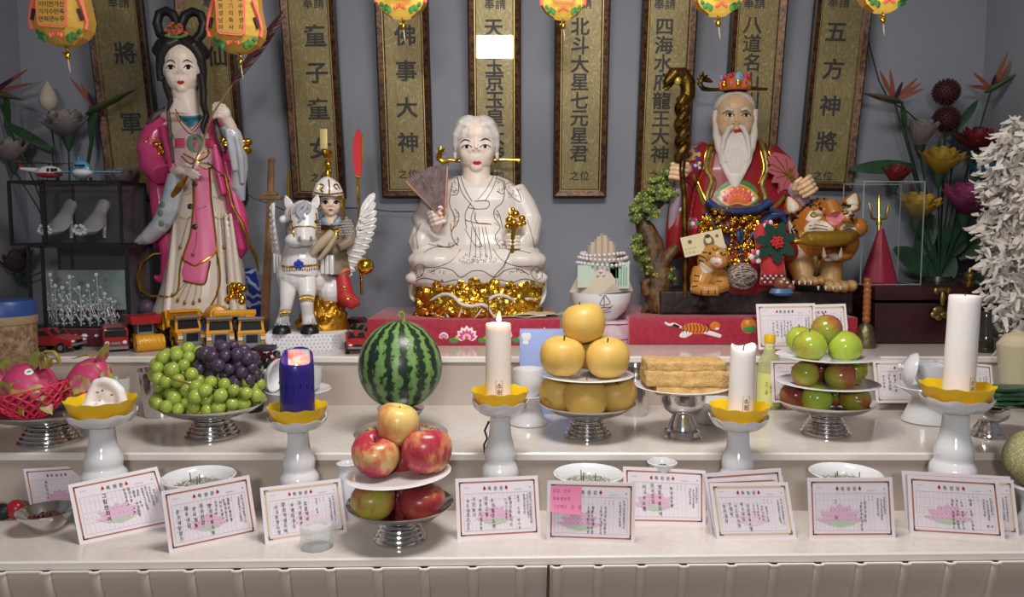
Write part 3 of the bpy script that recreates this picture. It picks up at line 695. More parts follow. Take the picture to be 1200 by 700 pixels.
p3 = T(833, 494, 2); s3 = S(494, p3.y)
lathe_thing('white_bowl', 'wide white bowl behind the steel goblet', 'bowl', p3, [(0, 0), (20 * s3, 0), (22 * s3, .004), (25 * s3, .02), (27 * s3, .05), (26 * s3, .05), (22 * s3, .02), (0, .01)], WHITE_CER)
lathe_thing('white_cup', 'white cup between the dragon fruit and the melted wax', 'cup', T(139, 478, 2), [(0, 0), (.018, 0), (.02, .004), (.027, .05), (.0275, .072), (.0262, .072), (.02, .01), (0, .008)], WHITE_CER)
# --- crystal tea-light, bottle, box
CRYS = mat('clear_crystal', (.9, .93, .92), .05, spec=.8, alpha=.42, coat=.5)
p = T(371.5, 641, 1); s = S(641, p.y); q = MB(); rr = 19.5 * s
root = thing('crystal_candle_holder', 'short round crystal block in front of the beige bordered card', 'candle holder', p)
q.lathe([(0, 0), (rr * .97, 0), (rr, .002), (rr, .0125), (rr * .985, .0135), (rr, .0145), (rr, .034), (rr * .93, .0395), (rr * .6, .040), (rr * .55, .034), (0, .033)], 12, o=p); q.build('crystal', CRYS, root, True, smooth=25)
GREENGL = mat('pale_green_bottle_glass', hx('d9de9a'), .05, spec=.8, alpha=.6, coat=.5)
p = T(900, 478, 2); s = S(478, p.y); h = P(898, 392, p.y).z - p.z; r = 13.4 * s
root = thing('bottle', 'pale green glass bottle with yellow cap beside the short candle', 'bottle', p); q = MB()
q.lathe([(0, 0), (r * .9, 0), (r, .004), (r, h * .5), (r * .96, h * .58), (r * .8, h * .68), (r * .52, h * .77), (r * .42, h * .83), (r * .4, h * .92), (0, h * .92)], 32, o=p); q.build('glass', GREENGL, root, True, smooth=50)
q = MB(); q.lathe([(r * .46, h * .895), (r * .46, h * .985), (r * .42, h), (0, h)], 24, o=p, fn=lambda a, R_, z: (R_ * (1 + .02 * cos(24 * a)), z)); q.build('cap', YEL, root, True, smooth=40)
def wraplab(name, z0, z1, r_, a0, a1, m, contents):
    q = MB()
    for k in range(14):
        b0 = a0 + (a1 - a0) * k / 14; b1 = a0 + (a1 - a0) * (k + 1) / 14
        q.add([p + V((r_ * cos(t), r_ * sin(t), z)) for t, z in ((b0, z0), (b1, z0), (b1, z1), (b0, z1))], [(0, 1, 2, 3)])
    l = MB(); contents(l); o_ = len(q.v)
    for v in l.v: a = -pi / 2 + v.x / r_; q.v.append(p + V(((r_ + .0004 + v.z) * cos(a), (r_ + .0004 + v.z) * sin(a), v.y)))
    q.f += [[i + o_ for i in f] for f in l.f]; q.m += [m_ + 1 for m_ in l.m]
    q.build(name, [m, mat('label_white', hx('e9eedb'), .5), mat('label_green', hx('3f7a3c'), .5), mat('label_lemon', hx('d9c63a'), .5), mat('label_orange', hx('c98a2e'), .5)], root, True, smooth=60)
def lab_main(l):
    I = M4.Identity(4); zc = h * .27
    l.prism([(.0075 * cos(t) + .003, zc + .013 * sin(t)) for t in [k * pi / 8 for k in range(16)]], .0001, I, 0)
    for k, ch in enumerate('파인'): write(l, ch, -.002 + k * .0085, zc + .006, .0085, M4.Translation((0, 0, .0004)), 1, .03)
    for k, ch in enumerate('애플'): write(l, ch, -.001 + k * .0085, zc - .004, .0085, M4.Translation((0, 0, .0004)), 1, .03)
    for (a, b, r0, c) in ((-.013, zc + .012, .004, 2), (.012, zc + .02, .0042, 2), (-.013, zc - .007, .0036, 3), (.014, zc - .006, .003, 3)):
        l.prism([(a + r0 * .8 * cos(t), b + r0 * sin(t)) for t in [k * pi / 6 for k in range(12)]], .0001, M4.Translation((0, 0, .0003)), c)
        for d in (-1, 0, 1): l.add([V((a + d * .0008, b + r0, .0003)), V((a + d * .0022 + .0006, b + r0 * 1.9, .0003)), V((a + d * .0022 - .0006, b + r0 * 1.8, .0003))], [(0, 1, 2)], 1)
wraplab('label', h * .05, h * .49, r * 1.012, R(180), R(360), mat('bottle_label_yellow', hx('dfe08a'), .5), lab_main)
wraplab('neck_label', h * .79, h * .885, r * .455, R(190), R(350), mat('neck_label_cream', hx('e6e0a0'), .5), lambda l: l.box((0, h * .84, .0002), (r * .4, .002, .0002), 1))
p = T(650, 486, 2); q = MB(); Yb = 1.80; a = P(609, 387, Yb); bb = P(668, 387, Yb); zb = TZ[2]
root = thing('gift_box', 'flat light blue box with a white blossom mark, behind the pears', 'box', V(((a.x + bb.x) / 2, Yb, zb)))
q.box(((a.x + bb.x) / 2, Yb + .015, (zb + a.z) / 2), (bb.x - a.x, .03, a.z - zb), bev=.002); q.build('box', mat('periwinkle_card', hx('9fb2e6'), .4), root, True, smooth=30)
q = MB(); bx = bvh(bpy.data.objects['box'])
for (cx, cy, rx, ry) in ((617, 396.5, 4.8, 3.2), (616, 401.5, 3.6, 3), (614.6, 394, 3.4, 4), (619, 394, 3.4, 4)):
    c = P(cx, cy, Yb - .0004); k = S(cy, Yb); q.ell(c, (rx * k, .0004, ry * k), 14, 8)
q.build('blossom_mark', mat('white_print', hx('eef0f4'), .4), root, True)
# handwritten wish cards
BORD = mat('orange_brown_border', hx('b0714e'), .5); BORDB = mat('beige_border', hx('d8bf9f'), .5); GRID = mat('pale_grid_ink', hx('b9b0c0'), .6)
LOT = mat('printed_lotus_pink', hx('e3b8d2'), .55); LOTG = mat('printed_leaf_green', hx('b9cdb4'), .55); LOTP = mat('printed_lotus_pale', hx('ecd0dc'), .55)
CARDM = [PAPER, BORD, BORDB, GRID, LOT, LOTG, BLACK, RED, LOTP, mat('card_edge', hx('e2d3d8'), .5)]
def card(lab, TL, TR, BR, BL, cols, right, lean=.01, border=1, lotus=None, curl=0, ink=1.0, tier=1, Yb=None, group='wish cards'):
    if Yb is None:
        bl, br = T(*BL, tier), T(*BR, tier)
    else: bl, br = P(*BL, Yb[0]), P(*BR, Yb[1])
    tl, tr = P(*TL, bl.y + lean), P(*TR, br.y + lean)
    W, H = 148, 105; nrm = (br - bl).cross(tl - bl).normalized()
    def mp(p):
        u, v = p.x / W, p.y / H
        q = (bl * (1 - u) + br * u) * (1 - v) + (tl * (1 - u) + tr * u) * v
        return q + nrm * (p.z - curl * sin(pi * u) * (.4 + .6 * v))
    q = MB(); n = 14; t0, t1 = -.0016, 0
    for k in range(n):
        a, b = W * k / n, W * (k + 1) / n
        q.add([(a, 0, t1), (b, 0, t1), (b, H, t1), (a, H, t1)], [(0, 1, 2, 3)], 0); q.add([(a, 0, t0), (b, 0, t0), (b, H, t0), (a, H, t0)], [(3, 2, 1, 0)], 9)
        for y in (0, H): q.add([(a, y, t0), (b, y, t0), (b, y, t1), (a, y, t1)], [(0, 1, 2, 3)], 9)
    for x in (0, W): q.add([(x, 0, t0), (x, H, t0), (x, H, t1), (x, 0, t1)], [(0, 1, 2, 3)], 9)
    def rect(x0, y0, x1, y1, mi, z=.0003):
        n = max(1, int((x1 - x0) / 12))
        for k in range(n):
            a, b = x0 + (x1 - x0) * k / n, x0 + (x1 - x0) * (k + 1) / n; q.add([(a, y0, z), (b, y0, z), (b, y1, z), (a, y1, z)], [(0, 1, 2, 3)], mi)
    B = 1 if border == 1 else 2; e = 6; bw = 2.6 if border == 1 else 4
    rect(e, H - e - bw, W - e, H - e, B); rect(e, e, W - e, e + bw, B); rect(e, e, e + bw, H - e, B); rect(W - e - bw, e, W - e, H - e, B)
    for sx, x0 in ((1, e), (-1, W - e)):
        for sy, y0 in ((1, e), (-1, H - e)):
            xs = sorted((x0 + sx * 1, x0 + sx * 8)); ys = sorted((y0 + sy * .5, y0 + sy * 2)); rect(xs[0], ys[0], xs[1], ys[1], 6, .0006)
            xs = sorted((x0 + sx * .5, x0 + sx * 2)); ys = sorted((y0 + sy * 1, y0 + sy * 8)); rect(xs[0], ys[0], xs[1], ys[1], 6, .0006)
    x0, x1, y0, y1 = 13, 135, 14, 78
    for x in (x0, x1): rect(x - .3, y0, x + .3, y1, 3)
    for y in (y0, y1): rect(x0, y - .3, x1, y + .3, 3)
    for k in range(1, 15): rect(x0 + 7.1 * k - .15, y0, x0 + 7.1 * k + .15, y1, 3)
    for k in range(1, 2): rect(x0, y1 - 11 * k - .15, x0 + 78, y1 - 11 * k + .15, 3)
    I = M4.Translation((0, 0, .0009))
    for k, ch in enumerate('축원문'): write(q, ch, 60 + k * 10.5, 86.5, 7.4, I, 6, .014)
    for sx in (51, 90):
        for dx, dy, r_ in ((0, 0, 2), (0, 2.2, 1.4), (-1.3, -.4, 1.3), (1.3, -.4, 1.3)): q.add([(sx + dx + r_ * cos(t), 86.5 + dy + r_ * 1.3 * sin(t), .0008) for t in [j * pi / 4 for j in range(8)]], [tuple(range(8))], 7)
    for k in range(5): rect(15 + k * 2.2, 88, 16.3 + k * 2.2, 89.3, 3, .0006)
    for k in range(6): rect(104 + k * 2.3, 82.5, 105.6 + k * 2.3, 83.8, 3, .0006)
    rect(132, 84.5, 133.5, 86.5, 6, .0006)
    for k in range(14):
        for y in (50, 40, 32):
            if (k < 12): rect(17 + 7.1 * k - .5, y - .6, 17 + 7.1 * k + .5, y + .6, 6, .0006)
    for k in range(3):
        for y in (72, 67): rect(97 + 7.1 * k - .5, y - .7, 97 + 7.1 * k + .5, y + .7, 6, .0006)
    if lotus:
        cx, cy, s = lotus; mi, mg = (4, 5) if border == 1 else (8, 8)
        def petal(a, L, w_, oy=0, ox=0, z=.0004):
            pts = [(-w_ * .35, 0), (-w_, L * .35), (-w_ * .8, L * .7), (0, L), (w_ * .8, L * .7), (w_, L * .35), (w_ * .35, 0)]
            q.add([(cx + ox + s * (p[0] * cos(a) + p[1] * sin(a)), cy + oy + s * (-p[0] * sin(a) + p[1] * cos(a)), z) for p in pts], [tuple(range(7))], mi)
        for k, (a, L, w_) in enumerate(((-1.42, 38, 4.5), (1.42, 38, 4.5), (-1.05, 36, 7), (1.05, 36, 7), (-.5, 29, 10), (.55, 32, 8), (0, 29, 12))): petal(a, L, w_, z=.0004 + .00002 * k)
        q.add([(cx - 22 * s, cy - 2, .0006), (cx, cy - 7 * s, .0006), (cx + 24 * s, cy - 2, .0006), (cx + 10 * s, cy + 3 * s, .0006), (cx - 8 * s, cy + 3 * s, .0006)], [(0, 1, 2, 3, 4)], mg)
    r2 = random.Random(lab)
    for x, top, size, txt in cols:
        size = min(size, (top - 13) / len(txt) / 1.02)
        for k, ch in enumerate(txt):
            if ch != ' ': write(q, ch, x + r2.uniform(-.8, .8), top - k * size * 1.08, size * r2.uniform(.8, 1.0), I, 6, .016 * ink, .85, r2.uniform(-.16, .16))
    for x, top, size, txt in right:
        size = min(size, (top - 14) / len(txt))
        for k, ch in enumerate(txt): write(q, ch, x + r2.uniform(-.4, .4), top - k * size * 1.0, size, I, 6, .01, .8, r2.uniform(-.1, .1))
    q.v = [mp(v) for v in q.v]
    o = q.build('wish_card', CARDM, smooth=0); tag(o, lab, 'card', group); return o, mp
RT = [(123, 70, 5.6, '소원성취기도발원'), (129.5, 72, 5.6, '부처님전에올립니다')]
RT2 = [(120, 68, 5.2, '대한민국서울'), (126, 66, 5.2, '주소지생년월일'), (131.5, 70, 5.2, '강원도춘천시')]
def hand(xs, size, top, words): return [(x, top + (i % 2) * 3, size, w_) for i, (x, w_) in enumerate(zip(xs, words))]
card('wish card in shadow at far left, behind the steel bowl of beans', (27, 550), (106, 545), (113, 600), (37, 604), [(44, 72, 8, '재만가나마')], RT, .012, 1, (72, 30, .9))
card('wish card leaning left with one dark column across its pink lotus', (79.5, 568.5), (184, 547), (206, 615), (93.5, 639), [(50, 74, 9.5, '그림연화여'), (84, 77, 6, '상업성취소'), (91, 77, 6.4, '일연소원 시작'), (98, 70, 6.2, '성원 사업번창'), (104, 70, 6, '순리 복덕')], [(112, 72, 5, '원효대사기도발원'), (118, 74, 5, '불사봉행성취'), (124, 72, 5, '시주자명단올림'), (130, 66, 5, '경기도성남')], .02, 1, (66, 30, 1), ink=1)
card('wish card with five long handwritten columns in front of the left incense bowl', (188.5, 576.5), (292, 557), (302.5, 626), (198.5, 648.5), hand([22, 36, 48, 60, 74], 9, 66, ['운조세망경기', '재수대길', '만사형통', '운수건강', '명운액살소멸']) + [(84, 70, 6, '시주자복'), (92, 68, 6.4, '미미성불소'), (99, 70, 6.4, '신축생일건강'), (106, 70, 6.4, '음력사월초팔')], RT, .004, 1, (68, 30, .85))
card('beige bordered wish card behind the round crystal block', (304.5, 572), (399, 561), (407, 624), (311, 638.5), hand([25, 38, 53, 67, 78], 9.2, 66, ['소고발원노성', '명승액살도액', '우행마수도', '길가운명부', '오운백세']) + [(98, 70, 5.5, '기신 일복')], RT, .02, 2, (78, 30, .8), ink=.8)
card('wish card below the burning white candle', (533.5, 561.5), (630, 557.5), (634, 628), (536, 633.5), hand([20, 31, 42, 53, 64], 8.4, 66, ['옥조일면건강기', '귀인놓기', '삼운백가성도액', '만백고별', '소개월대도액']) + [(88, 66, 5.8, '시대구보은지'), (96, 68, 7, '발원신조웅대신'), (110, 70, 7, '금강 스승 에이트')], [(121, 72, 6, '복불고생소원'), (127, 72, 6, '시주자한마음건'), (132, 74, 6, '전경가사천황불보살')], .02, 1, (68, 30, .95))
C6, MP6 = card('wish card with a pink sticky note over its corner', (641.5, 563.5), (745, 566), (743.5, 637), (640.5, 633.5), [(70, 60, 7.6, '소원성취기이경'), (77, 60, 7.6, '월별조심제자은'), (91, 60, 7.4, '신해생오월현수길'), (98, 60, 7.4, '김성은숙강복수')], RT, .003, 1, (54, 26, 1), ink=1.2)
card('curved wish card with three columns over its pink lotus, standing further back', (730, 547), (827, 552), (827, 616), (731, 614.5), hand([38, 53, 66], 9.5, 70, ['사고수소멸', '오수건강', '영운액살도액']) + [(87, 68, 7.4, '백일소원불')], RT2, .015, 1, (56, 32, 1), .004)
card('wish card at the back of the stack of three, only its top strip showing', (824.5, 555.5), (915, 549), (923, 623), (832, 626), [], RT, .004, 1, None)
card('wish card in the middle of the stack of three', (825.5, 562), (917, 558), (928, 624), (838, 630), [], RT, .010, 1, None)
card('beige bordered wish card at the front of the stack of three', (831, 566.5), (923, 565.5), (933.5, 630.5), (840, 632), hand([22, 33, 44, 55, 66], 8.6, 62, ['승사업성', '반백세', '사고운소멸', '재수대길', '영운액살소멸']) + [(76, 62, 5.6, '선도일기'), (84, 62, 5.6, '조상공덕법'), (92, 60, 5.6, '제자신축법'), (100, 58, 5.6, '불공기도원')], RT, .012, 2, (72, 30, .8), ink=.8)
card('lone wish card whose pink lotus is nearly free of writing', (946, 560.5), (1045.5, 560), (1049.5, 631), (948.5, 631.5), [(47, 64, 8.5, '그  미'), (91, 62, 7.6, '소별로토아새한일'), (98, 62, 7, '운수수금소')], RT2, .002, 1, (54, 28, 1.12), ink=1.1)
card('wish card second from right, covered by the card with three bold columns', (1056.5, 552), (1184, 559), (1192, 625), (1063, 622.5), [], RT, .006, 1, None)
card('beige bordered wish card at far right, mostly covered', (1100, 561), (1187.5, 563), (1194.5, 628), (1102, 624), [(112, 70, 6, '삼재소멸발원'), (104, 66, 6, '무병장수')], RT, .004, 2, None)
card('wide wish card at right with bold handwriting on the right of its lotus', (1063, 557), (1170, 563), (1178, 632.5), (1066.5, 626), [(70, 64, 7.4, '윤형 일정진영소'), (77, 64, 7.4, '계신 유영 신봉현'), (85, 62, 7, '순사 봉사 도시사'), (99, 66, 7.6, '계월 소원 은데응'), (124, 22, 6.5, '법'), (130, 22, 6.5, '사')], RT2, .001, 1, (62, 28, 1.05), ink=1.3)
card('wish card standing on the red cloth box step above the bottle', (886.5, 356), (954.5, 355.5), (957, 404), (889, 404.5), [], [], .02, 2, None) if False else None
Y3 = 1.915
g3 = 'wish cards standing behind the fruit'
card('beige bordered wish card above the yellow capped bottle', (886, 356.5), (955, 355.5), (957.5, 409), (889, 410), hand([40, 50, 60, 68, 76, 85], 7, 60, ['소소삼성', '시성기원강', '선혁멋질자', '구업소소행', '백만소원직', '소원성이']) , RT, .018, 2, None, 0, .7, 3, (1.905, 1.905), g3)
card('beige bordered wish card half hidden behind the top plate of green fruit', (928, 358), (991, 356), (996, 409), (935, 410), [(110, 64, 6, '복일소성')], RT, .018, 2, None, 0, .7, 3, (1.925, 1.925), g3)
card('wish card left of the green fruit tower, standing on the middle step', (903, 423), (975, 422), (978, 472), (905, 472), [(30, 60, 8, '선영사주'), (44, 64, 8, '만사대통')], RT, .012, 1, (50, 30, .9), 0, .8, 2, (1.83, 1.83), g3)
card('wish card right of the green fruit tower, behind the leaning lid', (1023, 423), (1094, 422), (1098, 472), (1027, 472.5), hand([22, 36, 50, 64, 78, 92], 8, 66, ['운수대통', '소원성취하', '백일기도성', '만사형통', '건강복덕이', '재수발원']), RT, .012, 2, None, 0, .8, 2, (1.83, 1.83), g3)
card('wish card mostly hidden behind the tallest candle', (1099, 422), (1162, 428), (1166, 474), (1102, 473), [(100, 66, 8, '불공'), (112, 66, 7, '기도')], RT, .012, 1, None, 0, .8, 2, (1.84, 1.84), g3)
q = MB(); PINK = mat('pink_sticky_paper', hx('ee8fb4'), .6); I = M4.Identity(4)
xs = (4, 61); n = 6
q.sheet(lambda u, v: (6 + 52 * u + 1.0 * v * 0, 97 - 44 * v - 5 * u * v, .0012 + .006 * v * v * (1.2 - u * .2)), 8, 8, 0)
w_ = MB()
for row, (y, txt) in enumerate(((88, '인강 진수'), (75, '복유성소리'), (62, '기신제나 강 명'))):
    for k, ch in enumerate(txt):
        if ch != ' ': write(w_, ch, 12 + k * 6.2, y, 7, I, 1, 0, .9, rng.uniform(-.1, .1))
for v in w_.v: t = (97 - v.y) / 46; v.z = .0014 + .006 * t * t * 1.2
o_ = len(q.v); q.v += w_.v; q.f += [[i + o_ for i in f] for f in w_.f]; q.m += w_.m
q.v = [MP6(v) for v in q.v]; t = q.build('sticky_note', [PINK, mat('red_violet_pen', hx('9c3f6b'), .6)], smooth=60, solid=0); tag(t, 'pink sticky note with three lines of pen writing stuck on a wish card', 'note')
# fruit
def fruit_mat(name, stops, nscale, streak, rough=.28, dots=None, sss=.12, loc=True, zmix=.35):
    m, nt, b, L = nodes(name); tc = N(nt, 'TexCoord'); mp = N(nt, 'Mapping'); mp.inputs['Scale'].default_value = (1, 1, streak); oi = N(nt, 'ObjectInfo')
    ad = N(nt, 'VectorMath', operation='ADD'); sc2 = N(nt, 'VectorMath', operation='SCALE'); sc2.inputs['Scale'].default_value = 7.3
    L(oi.outputs['Location'], sc2.inputs[0]); L(tc.outputs['Object'], mp.inputs[0]); L(mp.outputs[0], ad.inputs[0]); L(sc2.outputs[0], ad.inputs[1])
    n1 = N(nt, 'TexNoise', Scale=nscale, Detail=6, Roughness=.7); L(ad.outputs[0], n1.inputs['Vector'])
    n2 = N(nt, 'TexNoise', Scale=nscale * .22, Detail=2); ad2 = N(nt, 'VectorMath', operation='ADD'); L(tc.outputs['Object'], ad2.inputs[0]); L(sc2.outputs[0], ad2.inputs[1]); L(ad2.outputs[0], n2.inputs['Vector'])
    mx = N(nt, 'Mix', data_type='FLOAT'); mx.inputs[0].default_value = .62; L(n1.outputs['Fac'], mx.inputs[2]); L(n2.outputs['Fac'], mx.inputs[3])
    r = ramp(nt, stops); L(mx.outputs[0], r.inputs[0]); src = r.outputs[0]
    if dots:
        vo = N(nt, 'TexVoronoi', Scale=dots[0]); L(tc.outputs['Object'], vo.inputs['Vector']); rr = ramp(nt, [(dots[1], (1, 1, 1)), (dots[1] + .06, (0, 0, 0))]); L(vo.outputs['Distance'], rr.inputs[0])
        m2 = N(nt, 'Mix', data_type='RGBA'); L(rr.outputs[0], m2.inputs[0]); L(src, m2.inputs[6]); m2.inputs[7].default_value = (*dots[2], 1); src = m2.outputs[2]
    L(src, b.inputs['Base Color']); b.inputs['Roughness'].default_value = rough; b.inputs['Subsurface Weight'].default_value = sss; b.inputs['Subsurface Radius'].default_value = (.01, .006, .004); b.inputs['Subsurface Scale'].default_value = .4
    return m
APR = fruit_mat('red_apple_skin', [(.38, hx('d9b070')), (.46, hx('cd7a58')), (.53, hx('b83c48')), (.66, hx('a02840'))], 4.2, .3, .25, (26, .12, hx('e0a080')))
APY = fruit_mat('yellow_apple_skin', [(.34, hx('c2563f')), (.43, hx('dd9a5a')), (.52, hx('e6c878')), (.66, hx('dccb6a'))], 2.6, .5, .28, (26, .1, hx('e8d8a0')))
APG = fruit_mat('green_red_apple_skin', [(.36, hx('9d3a35')), (.45, hx('bb7a4a')), (.53, hx('b6ac48')), (.68, hx('a6a83a'))], 2.6, .4, .28, (26, .1, hx('d8cf90')))
APD = fruit_mat('dull_red_apple_skin', [(.34, hx('b98a4a')), (.42, hx('a8493a')), (.55, hx('993038')), (.68, hx('7d2430'))], 4.2, .3, .28, (26, .1, hx('cf9078')))
PEAR = fruit_mat('golden_pear_skin', [(.3, hx('d2a853')), (.5, hx('dcb55e')), (.7, hx('e2bf6c'))], 3, 1, .42, (30, .12, hx('c08a34')), .15)
PLUMG = fruit_mat('green_fruit_skin', [(.34, hx('a0703a')), (.44, hx('a8a83a')), (.56, hx('a9bf45')), (.7, hx('93b33a'))], 1.5, .9, .18)
PLUMR = fruit_mat('green_russet_fruit_skin', [(.36, hx('93402f')), (.47, hx('a86a3a')), (.56, hx('9c9a38')), (.7, hx('8faa3a'))], 1.5, .9, .18)
PLUMD = fruit_mat('red_brown_fruit_skin', [(.4, hx('6e2f2a')), (.52, hx('8d4a35')), (.66, hx('a58a45'))], 1.5, .9, .2)
STEMM = mat('brown_stalk', hx('4a3420'), .8)
def fr_mesh(kind, seed):
    r_ = random.Random(seed); q = MB(); ph = r_.uniform(0, 6)
    if kind == 'apple':
        pr = [(0, -.78), (.1, -.8), (.2, -.86), (.36, -.93), (.58, -.82), (.8, -.55), (.95, -.18), (1, .15), (.97, .45), (.84, .72), (.62, .87), (.42, .9), (.26, .82), (.14, .68), (0, .58)]
        fn = lambda a, r, z: (r * (1 + .02 * cos(5 * a + ph) * (1 if z < 0 else .4) + .025 * cos(2 * a + ph)), z + .02 * cos(5 * a + ph) * (1 if z < -.5 else 0) + .03 * r * cos(a + ph))
    elif kind == 'pear':
        pr = [(0, -.72), (.12, -.74), (.3, -.84), (.55, -.8), (.8, -.6), (.96, -.25), (1, .08), (.95, .38), (.8, .65), (.58, .81), (.36, .86), (.18, .82), (.08, .74), (0, .7)]
        fn = lambda a, r, z: (r * (1 + .02 * cos(2 * a + ph)), z + .015 * r * cos(a + ph))
    else:
        pr = [(0, -.9), (.2, -.93), (.45, -.86), (.75, -.64), (.95, -.25), (1, .1), (.93, .42), (.76, .68), (.52, .86), (.3, .97), (.16, 1.0), (.08, .96), (0, .9)]
        fn = lambda a, r, z: (r * (1 + .02 * cos(2 * a + ph) - .05 * max(0, cos(a - ph)) ** 12), z)
    q.lathe(pr, 36, fn=fn); return q
FR = {}
def fruit(kind, m, px, py, rpx, Y, lab, group, tilt=(0, 0), rz=0, stem=True, sq=1):
    k = (kind, m.name)
    if k not in FR:
        root = thing(kind if kind != 'plum' else 'green_plum', lab, 'fruit', (0, 0, 0), group)
        fr_mesh(kind, len(FR) + 3).build('flesh', m, root, smooth=180)
        z = {'apple': .6, 'pear': .7, 'plum': .9}[kind]
        q = MB(); q.tube([(0, 0, z - .04), (.02, .01, z + .12), (.06, .02, z + .26)], [.035, .03, .04], 6); q.build('stalk', STEMM, root)
        FR[k] = root; o = root
    else: o = dup(FR[k])
    r = rpx * S(py, Y); o.location = P(px, py, Y); o.scale = (r, r, r * sq); o.rotation_euler = (tilt[0], tilt[1], rz); o['label'] = lab; o['group'] = group
    return o
ga = 'apples on the two tier dish'
p, s, sz = DISH['apple']; Y = p.y
fruit('apple', APG, 437, 589.5, 26, Y - .036, 'yellow green apple low on the left of the apple dish', ga, (R(6), R(4)), 1, sq=.82)
fruit('apple', APD, 494, 589, 28, Y - .03, 'dull red apple low on the right of the apple dish', ga, (R(5), R(-5)), 2, sq=.78)
fruit('apple', APR, 467, 582, 24, Y + .045, 'red apple at the back between the two lower apples', ga, (0, 0), 3, sq=.8)
plate(467, 556.5, 124, Y, 'white plate between the two layers of apples', tilt=R(-3.5))
fruit('apple', APR, 441, 533, 29, Y - .004, 'red apple at left on the white plate', ga, (R(14), R(-12)), .5, sq=.9)
fruit('apple', APR, 500, 530, 30, Y, 'deep red apple at right on the white plate', ga, (R(12), R(14)), 2.5, sq=.9)
fruit('apple', APD, 471, 538, 24, Y + .052, 'red apple hidden at the back of the white plate', ga, (0, 0), 4)
fruit('apple', APY, 465, 498, 25.5, Y + .012, 'pale yellow and pink apple crowning the apple dish', ga, (R(8), R(6)), 1.2)
gp = 'yellow pears on the two tier dish'
p, s, sz = DISH['pear']; Y = p.y
fruit('pear', PEAR, 686, 467, 26.5, Y - .032, 'yellow pear at the front of the lower layer', gp, (R(8), 0), 0, sq=.95)
fruit('pear', PEAR, 655, 461, 24, Y + .018, 'yellow pear at the left of the lower layer', gp, (R(60), R(20)), 2)
fruit('pear', PEAR, 722, 461, 24, Y + .018, 'yellow pear at the right of the lower layer', gp, (R(-20), R(30)), 4)
plate(688, 440, 110, Y + .004, 'white plate between the two layers of yellow pears')
fruit('pear', PEAR, 659, 418, 26.2, Y - .014, 'yellow pear at left on the white plate', gp, (R(10), R(-8)), 1)
fruit('pear', PEAR, 712, 420, 26.2, Y - .014, 'yellow pear at right on the white plate', gp, (R(6), R(10)), 5)
fruit('pear', PEAR, 695, 412, 24, Y + .055, 'yellow pear mostly hidden at the back of the white plate', gp, (0, 0), 3)
fruit('pear', PEAR, 684, 379, 26.3, Y + .008, 'yellow pear crowning the pear tower', gp, (R(-8), R(6)), 2)
gq = 'green and russet fruit on the three tier dish'
p, s, sz = DISH['plum']; Y = p.y
for (px, py, r_, dy, m, lab) in [(931, 465, 17, .0, PLUMD, 'red brown fruit at left of the lowest layer'), (957, 468, 18, -.03, PLUMG, 'green fruit at front of the lowest layer'), (979, 461, 16, .03, PLUMR, 'green fruit deep in the middle of the lowest layer'), (1002, 468, 18, -.012, PLUMR, 'green fruit at right of the lowest layer'),
    (944, 439, 16.5, -.018, PLUMR, 'russet fruit at left of the middle layer'), (962, 433, 16, .028, PLUMD, 'dark fruit at the back of the middle layer'), (985, 442, 18, -.028, PLUMR, 'large green russet fruit at front of the middle layer'), (1001, 434, 15, .02, PLUMG, 'green fruit at right back of the middle layer'),
    (938, 399, 16.5, .028, PLUMG, 'green fruit peeping out at the left back of the top layer'), (949, 406, 19, -.018, PLUMG, 'green fruit at the left front of the top layer'), (990, 408, 20, -.014, PLUMG, 'pointed green fruit at right of the top layer'), (969, 387, 18, .004, PLUMR, 'green russet fruit crowning the tower')]:
    fruit('plum', m, px, py, r_, Y + dy, lab, gq, (R(rng.uniform(-12, 12)), R(rng.uniform(-12, 12))), rng.uniform(0, 6))
plate(970, 449.5, 115, Y, 'white plate under the middle layer of green fruit')
plate(969, 418, 115, Y, 'white plate under the top layer of green fruit')
